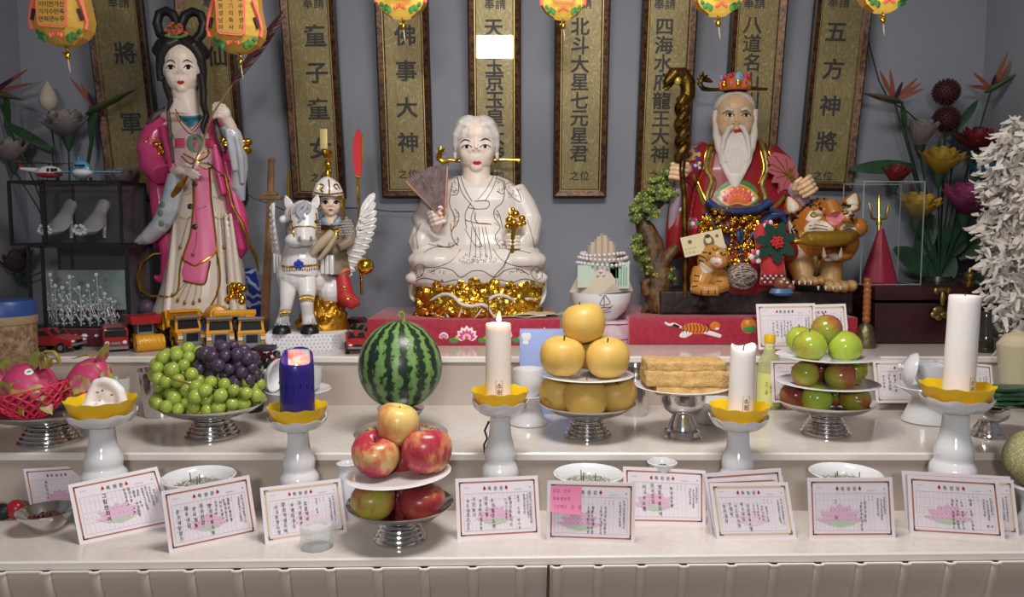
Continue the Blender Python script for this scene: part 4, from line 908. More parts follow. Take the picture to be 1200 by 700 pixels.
# --- watermelon
def melon_mat():
    m, nt, b, L = nodes('striped_watermelon_rind'); tc = N(nt, 'TexCoord'); sp = N(nt, 'SeparateXYZ'); L(tc.outputs['Object'], sp.inputs[0])
    at = N(nt, 'Math', operation='ARCTAN2'); L(sp.outputs[1], at.inputs[0]); L(sp.outputs[0], at.inputs[1])
    n1 = N(nt, 'TexNoise', Scale=26, Detail=3, Roughness=.6); L(tc.outputs['Object'], n1.inputs['Vector']); n3 = N(nt, 'TexNoise', Scale=90, Detail=2); L(tc.outputs['Object'], n3.inputs['Vector'])
    a1 = N(nt, 'Math', operation='MULTIPLY_ADD'); L(n1.outputs['Fac'], a1.inputs[0]); a1.inputs[1].default_value = .42; L(at.outputs[0], a1.inputs[2])
    a2 = N(nt, 'Math', operation='MULTIPLY_ADD'); L(n3.outputs['Fac'], a2.inputs[0]); a2.inputs[1].default_value = .34; L(a1.outputs[0], a2.inputs[2])
    mu = N(nt, 'Math', operation='MULTIPLY'); L(a2.outputs[0], mu.inputs[0]); mu.inputs[1].default_value = 15; sn = N(nt, 'Math', operation='SINE'); L(mu.outputs[0], sn.inputs[0])
    r = ramp(nt, [(0, hx('1d2f22')), (.48, hx('22382a')), (.54, hx('587f42')), (1, hx('779a58'))]); ma = N(nt, 'MapRange'); L(sn.outputs[0], ma.inputs[0]); ma.inputs[1].default_value = -1; ma.inputs[2].default_value = 1
    L(ma.outputs[0], r.inputs[0]); n4 = N(nt, 'TexNoise', Scale=120, Detail=3); L(tc.outputs['Object'], n4.inputs['Vector']); r4 = ramp(nt, [(.4, (.72, .75, .7)), (.6, (1, 1, 1))]); L(n4.outputs['Fac'], r4.inputs[0])
    mx = N(nt, 'Mix', data_type='RGBA', blend_type='MULTIPLY'); mx.inputs[0].default_value = .5; L(r.outputs[0], mx.inputs[6]); L(r4.outputs[0], mx.inputs[7]); L(mx.outputs[2], b.inputs['Base Color'])
    b.inputs['Roughness'].default_value = .33; return m
Y = MEL[0].y; c = P(469, 427, Y); r = 48.8 * S(427, Y); rz_ = 52 * S(427, Y); zb = TZ[2] + MEL[1]
c.z = max(c.z, zb + rz_ * .965)
root = thing('watermelon', 'striped green watermelon standing on an upturned steel dish', 'fruit', c)
q = MB(); q.ell(c, (r, r, rz_), 64, 40, fn=lambda p: V((p.x * (1 - .05 * p.z / rz_), p.y * (1 - .05 * p.z / rz_), p.z - .006 * max(0, 1 - hypot(p.x, p.y) / .02) * (1 if p.z > 0 else 0)))); q.build('rind', melon_mat(), root, True, smooth=180)
k = S(380, Y); t0 = c + V((.008, 0, rz_ - .006))
q = MB(); q.tube([t0, t0 + V((.001, 0, .012)), t0 + V((.001, -.001, .019)), t0 + V((-.003, -.002, .0235)), t0 + V((-.008, -.002, .022)), t0 + V((-.0095, -.002, .017)), t0 + V((-.0085, -.003, .0135))], [.0042, .0026, .0024, .0023, .0022, .0022, .0026], 8)
q.build('stalk', mat('green_stalk', hx('7f9a4a'), .5), root, True)
# --- grapes
GRM = mat('green_grape_skin', hx('adbd55'), .18, spec=.5, sss=.45, trans=.1, coat=.15, c2=hx('94a945'), vscale=30)
PUM = mat('dusky_purple_grape_skin', hx('3a2c40'), .33, sss=.1, c2=hx('52435a'), vscale=70)
GS = {}
def gmesh(m, r, key):
    if key not in GS:
        q = MB(); q.ell((0, 0, 0), (r, r, r * 1.08), 18, 12); o = q.build('grape', m, loc=(0, 0, 0), smooth=180); GS[key] = o.data; bpy.data.objects.remove(o)
    return GS[key]
def bunch(name, lab, cat, blobs, n, r, m, key, stalk, seed, group, floor=None):
    """grapes packed in the blobs (centre px, radii px, Y): nearest to the eye kept"""
    r_ = random.Random(seed); pts = []
    for (px, py, rx, ry, Y, dY, frac) in blobs:
        s = S(py, Y); c = P(px, py, Y); k = 0; tries = 0; want = int(n * frac)
        while k < want and tries < 6000:
            tries += 1; d = V((r_.gauss(0, 1), r_.gauss(0, 1), r_.gauss(0, 1))).normalized()
            if d.y > .45: continue
            p = c + V((d.x * rx * s, d.y * dY, d.z * ry * s)) * (1 if r_.random() < .82 else .6)
            if floor and p.z < floor(p) + r: p.z = floor(p) + r
            if all((p - q_).length > r * 1.62 for q_ in pts): pts.append(p); k += 1
    base = V((sum(p.x for p in pts) / len(pts), sum(p.y for p in pts) / len(pts), min(p.z for p in pts) - r))
    root = thing(name, lab, cat, base, group)
    for p in pts:
        g = bpy.data.objects.new('grape', gmesh(m, r, key)); col.objects.link(g); g.parent = root; g.location = p - base
        g.rotation_euler = (r_.uniform(-.6, .6), r_.uniform(-.6, .6), 0); k = r_.uniform(.86, 1.1); g.scale = (k, k, k)
    q = MB(); cc = V((sum(p.x for p in pts) / len(pts), sum(p.y for p in pts) / len(pts) + .012, sum(p.z for p in pts) / len(pts)))
    for p in pts: q.tube([cc, p.lerp(cc, .5) + V((0, .003, .003)), p], [.0015, .001, .0008], 4)
    if stalk: q.tube([P(x, y, Yk) for x, y, Yk in stalk], .0021, 6)
    q.build('stem', mat('woody_grape_stem', hx('8a6238'), .7), root, True); return root
p, s, sz = DISH['grape']; Y = p.y; top = TZ[2] + .046 * sz
def gfloor(q):
    d = hypot(q.x - p.x, q.y - p.y) / s
    return TZ[2] + sz * (.047 + max(0, d - .05) * .42) if d < .0945 else TZ[2] + .058
gr = 7.7 * S(450, Y)
bunch('grape_bunch', 'green grape bunch heaped at left of the steel dish', 'grapes', [(213, 438, 30, 26, Y - .005, .05, .52), (205, 474, 24, 16, Y - .03, .045, .32), (224, 420, 14, 12, Y, .03, .16)], 104, gr, GRM, 'g', [(201, 443, Y - .066), (207, 446, Y - .072), (216, 448, Y - .071), (226, 452, Y - .062)], 5, 'grape bunches', gfloor)
bunch('grape_bunch', 'green grape bunch lying along the right of the steel dish', 'grapes', [(250, 464, 32, 20, Y - .035, .04, .5), (283, 461, 22, 20, Y - .01, .05, .5)], 100, gr, GRM, 'g', None, 8, 'grape bunches', gfloor)
bunch('grape_bunch', 'dark purple grape bunch on top of the green grapes', 'grapes', [(262, 424, 29, 19, Y + .0, .045, .6), (284, 432, 15, 24, Y - .012, .035, .4)], 76, gr * .98, PUM, 'p', None, 12, 'grape bunches')
# --- dragon fruit in pink foam nets
DRG = mat('magenta_dragon_fruit_skin', hx('b8285c'), .38, c2=hx('d0507a'), vscale=22, bump=.2, bscale=60)
SCALE = []
def scale_mat():
    m, nt, b, L = nodes('green_tipped_scale'); g = N(nt, 'TexCoord'); n = N(nt, 'TexNoise', Scale=45); L(g.outputs['Object'], n.inputs['Vector']); r = ramp(nt, [(.38, hx('b0466a')), (.5, hx('9c9a45')), (.65, hx('8aa33c'))]); L(n.outputs['Fac'], r.inputs[0]); L(r.outputs[0], b.inputs['Base Color']); b.inputs['Roughness'].default_value = .4; return m
SCM = scale_mat(); SCG = mat('olive_scale', hx('8f9a3f'), .4, c2=hx('a5703f'), vscale=60)
NET = mat('red_foam_net', hx('e23a55'), .6, sss=.2)
def dragon(px, py, rx, ry, Y, axis, lab, scales, tail):
    c = P(px, py, Y); s = S(py, Y); a = rx * s; b_ = ry * s; rot = M4.Rotation(axis, 3, 'Y')
    root = thing('dragon_fruit', lab, 'fruit', c - V((0, 0, b_)), 'dragon fruit in foam nets')
    q = MB(); q.ell(c, (a, a * .92, b_ * 1.02), 32, 20, 0, rot, lambda p: V((p.x, p.y, p.z)) * (1 + .03 * NZ.noise(p * 40)))
    body = q.build('flesh', DRG, root, True, smooth=180); bv = bvh(body); q = MB()
    for (sx, sy, dx, dy, L_) in scales:
        h = hit(bv, sx, sy, -.001)
        if h is None: continue
        n = (h - c).normalized(); d = V((dx, 0, -dy)).normalized(); L_ *= s * 1.3
        side = n.cross(d).normalized(); rings = []
        for k in range(7):
            t = k / 6; w_ = L_ * .44 * sin(pi * min(1, .18 + .82 * t)) + .0004; ctr = h + d * L_ * t * .95 + n * (.001 + L_ * .42 * t * t)
            rings.append([ctr + side * w_ * cos(j * pi / 4) + n * .0016 * sin(j * pi / 4) for j in range(8)])
        q.loft(rings, 0)
    q.build('scale', SCM, root, True, smooth=60)
    if tail:
        q = MB()
        for pts, w0 in tail:
            path = [P(x, y, Y + dy) for x, y, dy in pts]; n = len(path); q.tube(path, [w0 * s * (1 - .75 * k / (n - 1)) for k in range(n)], 8, 0, .45)
        q.build('crown_leaf', SCG, root, True, smooth=60)
    return body, c, a, b_, s
p, s, sz = DISH['dragon']; Y = p.y
d1, c1, a1, b1, s1 = dragon(34, 458, 31, 33, Y - .022, R(18), 'dragon fruit in a red net, with a white sticker, at the front of the dish', [(22, 446, 0, 1, 20), (40, 452, .3, 1, 17), (60, 446, -.3, 1, 17), (20, 474, .2, .2, 11), (8, 462, -.3, -1, 16), (50, 470, .3, .6, 12), (36, 432, .6, -1, 15), (68, 462, .6, -.5, 14)],
    [([(50, 432, -.02), (48, 420, -.02), (54, 412, -.02), (63, 412, -.02), (69, 418, -.02), (72, 430, -.02)], 5.5), ([(56, 430, -.03), (58, 421, -.035), (66, 419, -.03), (70, 426, -.025)], 5), ([(52, 428, -.01), (46, 422, -.02), (50, 416, -.03), (58, 420, -.035), (60, 428, -.035)], 4), ([(40, 430, -.01), (40, 420, -.01)], 3)])
d2, c2, a2, b2, s2 = dragon(104, 447, 23, 30, Y + .03, R(38), 'dragon fruit with long scales behind the melted wax', [(112, 430, -.8, 1, 24), (98, 442, -.4, 1, 20), (122, 436, .4, 1, 16), (92, 452, -.3, 1, 14), (118, 424, .3, -1, 14), (106, 460, .2, 1, 12)], [([(112, 424, 0), (104, 415, 0), (94, 418, 0), (84, 421, 0)], 4), ([(120, 432, 0), (126, 428, 0), (128, 440, -.01)], 4)])
d3, c3, a3, b3, s3 = dragon(-4, 462, 24, 28, Y + .05, R(-10), 'dragon fruit cut by the left edge, with a curled green scale', [(8, 448, 1, -.8, 22), (12, 456, 1, -.5, 18), (2, 440, .5, -1, 14)], None)
q = MB(); bv = bvh(d1);
for (rx, ry, mi, o_) in ((5.6, 3.6, 0, .0009), (3.6, 1.5, 1, .0014)): patch(q, bv, [(34 + rx * cos(t) + .3 * ry * sin(t), 436 + ry * sin(t) - .25 * rx * cos(t)) for t in [k * pi / 6 for k in range(12)]], mi, o_, 2)
st = q.build('fruit_sticker', [mat('sticker_white', hx('e8ece8'), .4), mat('sticker_green', hx('4d9a62'), .4)], d1.parent, True)
def net(c, a, b_, axis, z0, z1, lab, tw=3, cells=22, flare=1.12, skew=0):
    q = MB(); base = V((c.x, c.y, z0)); root_loc = base
    def pt(u, v):
        ang = 2 * pi * u; zz = z0 + (z1 - z0) * v + skew * cos(ang) * v; k = (zz - c.z) / (b_ * 1.02); rr = sqrt(max(.12, 1 - min(.95, k * k))) if k < 0 else 1.0
        rr = (rr * 1.04 + .02 + (flare - 1) * v) * a; return V((c.x + rr * cos(ang), c.y + rr * .95 * sin(ang), zz))
    for k in range(cells):
        for sgn in (-1, 1): q.tube([pt(k / cells + sgn * .5 * v / 10 * tw / 3, v / 10) for v in range(11)], .0025, 5)
    q.tube([pt(k / 44, 1) for k in range(45)], .0019, 5, cap=False); q.tube([pt(k / 44, 0) for k in range(45)], .0019, 5, cap=False)
    o = q.build('foam_net', NET, smooth=180); tag(o, lab, 'net', 'red foam fruit nets'); return o
zt = TZ[2] + .05 * sz
net(c1, a1, b1, 0, zt, P(34, 456, Y - .02).z, 'red foam net around the dragon fruit with the sticker', 1.1, 18, 1.24, .014)
net(c2, a2, b2, 0, zt, P(100, 458, Y).z, 'red foam net around the dragon fruit behind the wax', 1.1, 15, 1.15, -.01)
# --- netted melon at the right edge on its dish
Ym = 1.40; c = P(1214, 538, Ym); r = 35 * S(538, Ym)
def net_mat():
    m, nt, b, L = nodes('netted_melon_rind'); tc = N(nt, 'TexCoord'); v = N(nt, 'TexVoronoi', Scale=190, feature='DISTANCE_TO_EDGE'); n = N(nt, 'TexNoise', Scale=60); mxv = N(nt, 'Mix', data_type='VECTOR'); mxv.inputs[0].default_value = .06
    L(tc.outputs['Object'], n.inputs['Vector']); L(tc.outputs['Object'], mxv.inputs[4]); L(n.outputs['Color'], mxv.inputs[5]); L(mxv.outputs[1], v.inputs['Vector'])
    r_ = ramp(nt, [(.06, hx('c4b98c')), (.16, hx('7f8450'))]); L(v.outputs['Distance'], r_.inputs[0]); L(r_.outputs[0], b.inputs['Base Color']); b.inputs['Roughness'].default_value = .6
    bp = N(nt, 'Bump'); bp.inputs['Strength'].default_value = .5; bp.inputs['Distance'].default_value = .002; bp.invert = True; L(v.outputs['Distance'], bp.inputs['Height']); L(bp.outputs[0], b.inputs['Normal']); return m
hm = c.z - r * .97 - TZ[1]
lathe_thing('white_stand', 'white stand under the netted melon at the right edge', 'stand', V((c.x, c.y, TZ[1])), [(0, 0), (.03, 0), (.03, .004), (.018, hm * .4), (.022, hm * .75), (.036, hm), (.033, hm + .004), (0, hm - .002)], WHITE_CER)
root = thing('netted_melon', 'round netted melon cut by the right edge', 'fruit', c); q = MB(); q.ell(c, (r, r, r * .97), 40, 28); q.build('rind', net_mat(), root, True, smooth=180)
q = MB(); q.tube([c + V((0, 0, r * .94)), c + V((.002, 0, r * 1.1))], [.004, .003], 7); q.build('stalk', mat('dry_green_stalk', hx('7d8752'), .7), root, True)
# --- rice cake slabs on a plate over the goblet
CAKE = mat('bean_powder_rice_cake', hx('d9b377'), .85, bump=1.0, bscale=170, c2=hx('c39a5e'), vscale=90)
gp_, gh = GOB; Yc = gp_.y; pz = gp_.z + gh
pl = P(799, 452, Yc); rr = 55 * S(452, Yc)
q = MB(); q.lathe([(0, 0), (rr * .5, 0), (rr * .6, .002), (rr * .97, .012), (rr, .0135), (rr * .97, .0145), (rr * .6, .0045), (0, .003)], 56); m = q.build('white_plate', WHITE_CER, loc=(0, 0, 0), smooth=40); m.location = V((pl.x, Yc, pz)); tag(m, 'white plate of rice cake on the steel goblet', 'plate', 'white china plates between the fruit')
def slab(x0, x1, y0, y1, dY, D, lab, seed):
    a, b_ = P(x0, y1, Yc + dY), P(x1, y0, Yc + dY); q = MB(); r_ = random.Random(seed)
    q.box(((a.x + b_.x) / 2, Yc + dY, (a.z + b_.z) / 2), (b_.x - a.x, D, b_.z - a.z), bev=.006); o = q.build('rice_cake', CAKE, smooth=180)
    bake(o, [('SUBSURF', dict(levels=3, render_levels=3, subdivision_type='SIMPLE'))])
    for v in o.data.vertices: v.co += V((NZ.noise(v.co * 70 + V((seed, 0, 0))), NZ.noise(v.co * 70 + V((0, seed, 0))), NZ.noise(v.co * 90 + V((0, 0, seed))))) * .0032
    tag(o, lab, 'rice cake', 'slabs of rice cake'); return o
slab(765, 850, 448.5, 460, 0, .075, 'bottom slab of yellow powdered rice cake', 1); slab(753, 852, 432, 449, 0, .08, 'middle slab of yellow powdered rice cake', 2); slab(754, 846, 420.5, 433.5, .004, .08, 'top slab of yellow powdered rice cake', 3)
# --- green wrapped rice cakes and jar at the far right
g2, h2 = GOB2; Yg = g2.y; pz = g2.z + h2; xc = P(1178, 470, Yg).x
q = MB(); q.lathe([(0, 0), (.03, 0), (.05, .003), (.072, .009), (.073, .0105), (.07, .011), (.05, .005), (0, .003)], 48); m = q.build('steel_plate', STEEL, loc=(0, 0, 0), smooth=40); m.location = V((xc, Yg, pz)); tag(m, 'steel plate under the green wrapped rice cakes', 'plate')
GRC = mat('dark_green_leaf_wrap', hx('2f5a3a'), .45, c2=hx('1f4029'), vscale=50, coat=.3)
for k in range(4):
    q = MB(); q.box((0, 0, 0), (.088, .05, .0085), bev=.004); o = q.build('green_rice_cake', GRC, loc=(0, 0, 0), smooth=180); bake(o, [('SUBSURF', dict(levels=2, render_levels=2, subdivision_type='SIMPLE'))])
    for v in o.data.vertices: v.co += V((NZ.noise(v.co * 60 + V((k, 0, 0))), NZ.noise(v.co * 60 + V((0, k, 0))), NZ.noise(v.co * 50 + V((0, 0, k * 3))))) * .004
    o.location = V((xc + .004 * (k % 2) + .006, Yg - .004, pz + .010 + .0092 * k)); o.rotation_euler = (0, R(2 * (k % 2) - 1), R(3 * k))
    tag(o, ['lowest', 'second lowest', 'second highest', 'highest'][k] + ' green wrapped rice cake in the pile at right', 'rice cake', 'green wrapped rice cakes')
# statues: shared pieces
SKIN = mat('painted_skin', hx('dcc3b0'), .38, sss=.1); SKINW = mat('pale_painted_skin', hx('e3d2c4'), .4, sss=.1); SKINO = mat('warm_painted_skin', hx('d8b48e'), .4, sss=.1)
HAIRB = mat('black_lacquer_hair', hx('1c1a1b'), .42); HAIRW = mat('white_painted_hair', hx('d9d2cc'), .5, bump=.25, bscale=130)
EYEW = mat('eye_white', hx('e9e4de'), .3); EYEB = mat('eye_black', (.01, .008, .008), .25); LIP = mat('red_lips', hx('b5271f'), .3); BROW = mat('brow_paint', hx('2c2420'), .5)
ROBEW = mat('ivory_porcelain_robe', hx('d4cbc4'), .36, coat=.08); LINE = mat('dark_gilt_line', hx('6b5636'), .35, .6); GLINE = mat('bright_gilt_line', hx('c79a35'), .24, 1)
def head(root, cx, top, chin, wpx, Y, skin, yaw=0, neck=(0, 30), neckw=.55, ear=1, voxel=.0014, name='head', eyes=.16, tilt=0, wide=1):
    yaw += math.atan((600 - cx) / F)
    s = S((top + chin) / 2, Y); h = (chin - top) / 2 * s; W = wpx / 2 * s; c = P(cx, (top + chin) / 2, Y); Rm = M4.Rotation(yaw, 3, 'Z') @ M4.Rotation(tilt, 3, 'Y')
    q = MB(); A = lambda x, y, z: c + Rm @ V((x * W, y * W, z * h))
    def E_(x, y, z, a, b, d): q.ell(A(x, y, z), (a * W, b * W, d * h), 20, 12, 0, Rm)
    E_(0, .22, .3, 1, 1.16, .7); E_(0, -.05, -.1, .98 * wide, .95, .62); E_(0, -.12, -.4, .84 * wide, .8, .56); E_(0, -.52, -.76, .34, .3, .22); E_(.4, -.42, -.3, .42, .42, .34); E_(-.4, -.42, -.3, .42, .42, .34)
    q.tube([A(0, -.84, .22), A(0, -.93, .02), A(0, -1.0, -.19)], [.08 * W, .085 * W, .105 * W], 10)
    for sx in (-1, 1): E_(sx * .12, -.95, -.215, .085, .09, .055)
    E_(0, -.82, -.46, .24, .1, .05); E_(0, -.8, -.54, .18, .1, .055)
    if ear:
        for sx in (-1, 1): E_(sx * 1.02, .15, .02, .12, .26, .26); E_(sx * 1.02, .1, -.28 * ear, .11, .16, .2 * ear)
    n0 = c + V((0, .0, -h * .5)); n1 = c + V((neck[0] * s, .1 * W, -h - neck[1] * s)); q.tube([n0, n0.lerp(n1, .5), n1], [neckw * W, neckw * W * .98, neckw * W * 1.2], 20)
    o = sculpt(q, name, skin, root, voxel, 14)
    off = wloc(o); ep = [A(-.43, -.84, .06), A(.43, -.84, .06)]
    for v in o.data.vertices:
        p = v.co + off
        for e in ep:
            d = (p - e).length / (.3 * W)
            if d < 1.6: v.co += Rm @ V((0, eyes * .5 * W * math.exp(-d * d * 2), 0))
    return o, A, W, h, Rm
def face(root, b, eyes, brows, mouth, ew, eh, mw, mh, bw=1.0, lid=.8, drop=0, lipm=LIP):
    q = MB()
    for cx, cy in eyes:
        patch(q, b, [(cx - ew / 2, cy + .15 * eh), (cx - ew * .2, cy - eh * .5), (cx + ew * .2, cy - eh * .5), (cx + ew / 2, cy + .1 * eh), (cx + ew * .2, cy + eh * .5), (cx - ew * .2, cy + eh * .5)], 0, .0004, 3, True, 1)
        r_ = eh * .74; patch(q, b, [(cx + r_ * 1.1 * cos(t), cy + r_ * sin(t)) for t in [k * pi / 5 for k in range(10)]], 1, .0008, 2, True, .8)
        stroke(q, b, [(cx - ew * .58, cy + .3 * eh), (cx - ew * .25, cy - eh * .5), (cx + ew * .2, cy - eh * .55), (cx + ew * .58, cy + .2 * eh)], lid * S(cy, 2.1) * .75, 1, .0006, .8, 5)
    for br in brows: stroke(q, b, br, bw * S(br[0][1], 2.1), 2, .0002, 1, 6, taper=True)
    mx, my = mouth
    patch(q, b, [(mx - mw / 2, my - .1 * mh), (mx - mw * .2, my - mh * .5), (mx, my - mh * .32), (mx + mw * .2, my - mh * .5), (mx + mw / 2, my - .1 * mh), (mx + mw * .22, my + mh * .5), (mx - mw * .22, my + mh * .5)], 3, .0006, 3, True, 1)
    q.build('painted_face', [EYEW, EYEB, BROW, lipm], root, True, smooth=180)
def fist(root, px, py, Y, wpx, skin, name='hand', grip='v', thumb=1, wrist=None, tilt=0, voxel=.0013):
    """closed hand: four curled fingers stacked along the held rod, thumb across"""
    s = S(py, Y); w = wpx * s; c = P(px, py, Y); q = MB(); Rm = M4.Rotation(tilt, 3, 'Y')
    A = lambda x, y, z: c + Rm @ V((x * w, y * w, z * w))
    q.ell(A(0, .12, 0), (.42 * w, .3 * w, .46 * w), 16, 10, 0, Rm)
    for k in range(4):
        z = .33 - .225 * k; L = (.92, 1, .96, .8)[k]; t = thumb
        q.tube([A(-.42 * t, .15, z), A(-.46 * t, -.12, z + .01), A(-.22 * t, -.36 * L, z + .01), A(.12 * t, -.38 * L, z), A(.34 * t * L, -.2, z - .01), A(.3 * t * L, -.02, z - .01)], [.105 * w, .118 * w, .12 * w, .115 * w, .105 * w, .085 * w], 9)
    q.tube([A(.4 * thumb, .15, -.05), A(.46 * thumb, -.12, .2), A(.28 * thumb, -.34, .46), A(.02, -.4, .52)], [.14 * w, .14 * w, .12 * w, .09 * w], 9)
    if wrist: q.tube([c + V((0, .06 * w, 0))] + [P(x, y, Y + d) for x, y, d in wrist], [.36 * w] + [.3 * w] * len(wrist), 14)
    return sculpt(q, name, skin, root, voxel, 2)
def pxloft(q, rows, Y, seg=28, mi=0, pw=1.0):
    """rows: (py, xl, xr, half depth in px, y offset in m)"""
    rings = []
    for py, xl, xr, dp, oy in rows:
        s = S(py, Y); c = P((xl + xr) / 2, py, Y); a = (xr - xl) / 2 * s; b = dp * s; ring = []
        for k in range(seg):
            t = 2 * pi * k / seg; cx_, sy_ = cos(t), sin(t); ring.append(c + V((a * math.copysign(abs(cx_) ** pw, cx_), oy + b * math.copysign(abs(sy_) ** pw, sy_), 0)))
        rings.append(ring)
    q.loft(rings, mi, True)
def pxtube(q, pts, rs, Y, seg=12, mi=0, flat=1.0, cap=True):
    path = [P(x, y, Y + d) for x, y, d in pts]; s = S(pts[0][1], Y); q.tube(path, [r * s for r in rs] if hasattr(rs, '__len__') else rs * s, seg, mi, flat, None, cap)
def blob(q, px, py, rx, ry, rd, Y, dy=0, mi=0): s = S(py, Y); q.ell(P(px, py, Y) + V((0, dy, 0)), (rx * s, rd * s, ry * s), 16, 10, mi)
def circ(cx, cy, rx, ry=None, n=12, a0=0): ry = ry or rx; return [(cx + rx * cos(a0 + 2 * pi * k / n), cy + ry * sin(a0 + 2 * pi * k / n)) for k in range(n)]
def nugget(q, c, r, r_, mi=0): q.ell(c, (r * r_.uniform(.7, 1.2), r * r_.uniform(.6, 1), r * r_.uniform(.6, 1.1)), 8, 5, mi, M4.Rotation(r_.uniform(0, 3), 3, V((r_.random(), r_.random(), r_.random() + .1)).normalized()))
SILK = mat('crimson_brocade_silk', hx('b01e3c'), .5, sheen=.4, bump=.25, bscale=260, c2=hx('98142f'), vscale=130)
EMB = [mat('embroidery_pink', hx('d9468f'), .6), mat('embroidery_pale_pink', hx('f0c3d6'), .6), mat('embroidery_green', hx('3f8f4a'), .6), mat('embroidery_yellow', hx('d8b23a'), .6), mat('embroidery_white', hx('ece6e2'), .6), mat('embroidery_orange', hx('d9772a'), .6), mat('embroidery_black', hx('241a18'), .6)]
def silkbox(x0, x1, ytop, ybot, Y, depth, lab, deco):
    a, b_ = P(x0, ybot, Y), P(x1, ytop, Y); zb = TZ[3]; q = MB(); q.box(((a.x + b_.x) / 2, Y + depth / 2, (zb + b_.z) / 2), (b_.x - a.x, depth, b_.z - zb), bev=.006)
    root = thing('silk_covered_box', lab, 'box', V(((a.x + b_.x) / 2, Y + depth / 2, zb)), 'red silk boxes under the statues')
    o = q.build('box', SILK, root, True, smooth=40); b = bvh(o); e = MB(); deco(e, b); e.build('embroidery', EMB, root, True, smooth=0); return b_.z
def lotus_emb(e, b, cx, cy, s):
    for k, (a, L) in enumerate(((-1.35, 1), (1.35, 1), (-.9, 1.1), (.9, 1.1), (-.45, 1.15), (.45, 1.15), (0, 1.2))):
        for L2, w_, mi, o_ in ((L, .34, 4, .0008 + k * .0001), (L * .9, .26, 0, .0012 + k * .0001), (L * .55, .16, 1, .0016 + k * .0001)):
            pts = [(cx + s * (x * cos(a) + y * sin(a)), cy - s * (-x * sin(a) + y * cos(a))) for x, y in ((0, 0), (-w_, L2 * .45), (-w_ * .7, L2 * .75), (0, L2), (w_ * .7, L2 * .75), (w_, L2 * .45))]
            patch(e, b, pts, mi, o_, 1, True, 3)
    patch(e, b, circ(cx, cy - s * .15, s * .2), 5, .003, 1)
# white haired statue in the centre
def deco_c(e, b):
    for cx, cy, s in ((547, 397, 13), (462, 394, 9), (520, 396, 6), (638, 398, 12), (593, 395, 8)): lotus_emb(e, b, cx, cy, s)
    for cx in (532, 566, 449, 476, 582, 606, 624, 652): patch(e, b, circ(cx, 399, 6, 3), 2, .0008, 1, True, 3); patch(e, b, circ(cx + 4, 396, 3, 2), 3, .0012, 1)
zb1 = silkbox(430, 657, 374, 405, 2.06, .33, 'crimson silk box embroidered with lotuses, under the white haired statue', deco_c)
YC = 2.215; base = V((P(560, 370, YC).x, YC, zb1)); ROOTC = thing('seated_statue', 'seated white haired statue in an ivory robe holding a folding fan', 'statue', base)
q = MB()
pxloft(q, [(206, 536, 584, 14, .01), (211, 524, 596, 20, .008), (220, 516, 608, 26, .004), (235, 512, 614, 30, .0), (255, 512, 612, 32, -.002), (275, 508, 616, 36, -.006), (292, 500, 624, 40, -.012)], YC, pw=.85)
pxloft(q, [(282, 500, 622, 30, -.01), (292, 488, 632, 44, -.02), (305, 482, 637, 50, -.024), (318, 480, 639, 50, -.024), (329, 481, 640, 48, -.022), (334, 486, 636, 44, -.02)], YC, pw=.8)
pxtube(q, [(524, 222, 0), (510, 240, -.01), (499, 258, -.02), (505, 272, -.05), (513, 268, -.07)], [17, 17, 17, 16, 12], YC, 16)
pxtube(q, [(600, 224, 0), (611, 242, -.01), (619, 260, -.02), (616, 280, -.05), (604, 294, -.075)], [16, 17, 17, 16, 12], YC, 16)
blob(q, 515, 304, 34, 14, 26, YC, -.075); blob(q, 607, 304, 33, 14, 26, YC, -.075)
blob(q, 497, 285, 12, 16, 12, YC, -.06); pxtube(q, [(493, 264, -.03), (487, 285, -.05), (493, 300, -.07)], [8, 9, 8], YC)
for x0 in (540, 548, 556, 564, 572, 580): pxtube(q, [(x0 * .5 + 279, 266, -.068), (x0 * .7 + 168, 290, -.098), (x0, 312, -.13)], [2.6, 3.2, 4.5], YC, 8)
for k in range(9): blob(q, 490 + k * 17.5, 324 + 3 * (k % 2), 11, 7, 8, YC, -.118 + .012 * abs(k - 4) ** 1.3 * .5)
robe = sculpt(q, 'robe', ROBEW, ROOTC, .0024, 12)
hd, A, W, h_, Rm = head(ROOTC, 558, 136, 204, 48, YC - .012, SKINW, 0, (0, 16), .7, 1.1)
bh = bvh(hd); face(ROOTC, bh, [(547, 172), (568.5, 171.7)], [[(538.5, 168), (545, 164), (551.5, 166)], [(562, 165.5), (569, 162.8), (576, 166.5)]], (558.8, 191), 10.5, 3, 11, 4.6)
q = MB()
for sx in (-1, 1): q.ell(A(sx * .36, .3, .38), (.78 * W, 1.1 * W, .66 * h_), 20, 12); q.tube([A(sx * .2, -.42, .86), A(sx * .66, -.48, .66), A(sx * .93, -.32, .3), A(sx * 1.0, -.12, -.02), A(sx * .98, .1, -.3)], [.16 * W, .24 * W, .22 * W, .16 * W, .1 * W], 10)
[q.ell(A(s * .38, .02, .6), (.6 * W, .84 * W, .34 * h_)) for s in (-1, 1)]; q.ell(A(0, .5, .1), (1.0 * W, .95 * W, .8 * h_)); q.ell(A(0, 1.25, -.25), (.5 * W, .4 * W, .3 * h_)); hr = sculpt(q, 'hair', HAIRW, ROOTC, .0016, 4)
bb_ = bvh(hr); q = MB()
for k in range(7):
    stroke(q, bb_, [(557 - k * 3.2, 136 + k * k * .25), (550 - k * 3, 143 + k * 1.5), (541 - k * .8, 153 + k * 2.5)], .0006, 0, .0001, 1.5, 4); stroke(q, bb_, [(559 + k * 3.2, 136 + k * k * .25), (566 + k * 3, 143 + k * 1.5), (575 + k * .8, 153 + k * 2.5)], .0006, 0, .0001, 1.5, 4)
q.build('hair_strands', mat('hair_strand_shade', hx('bdb5ae'), .6), hr, True)
q = MB(); dy = .055
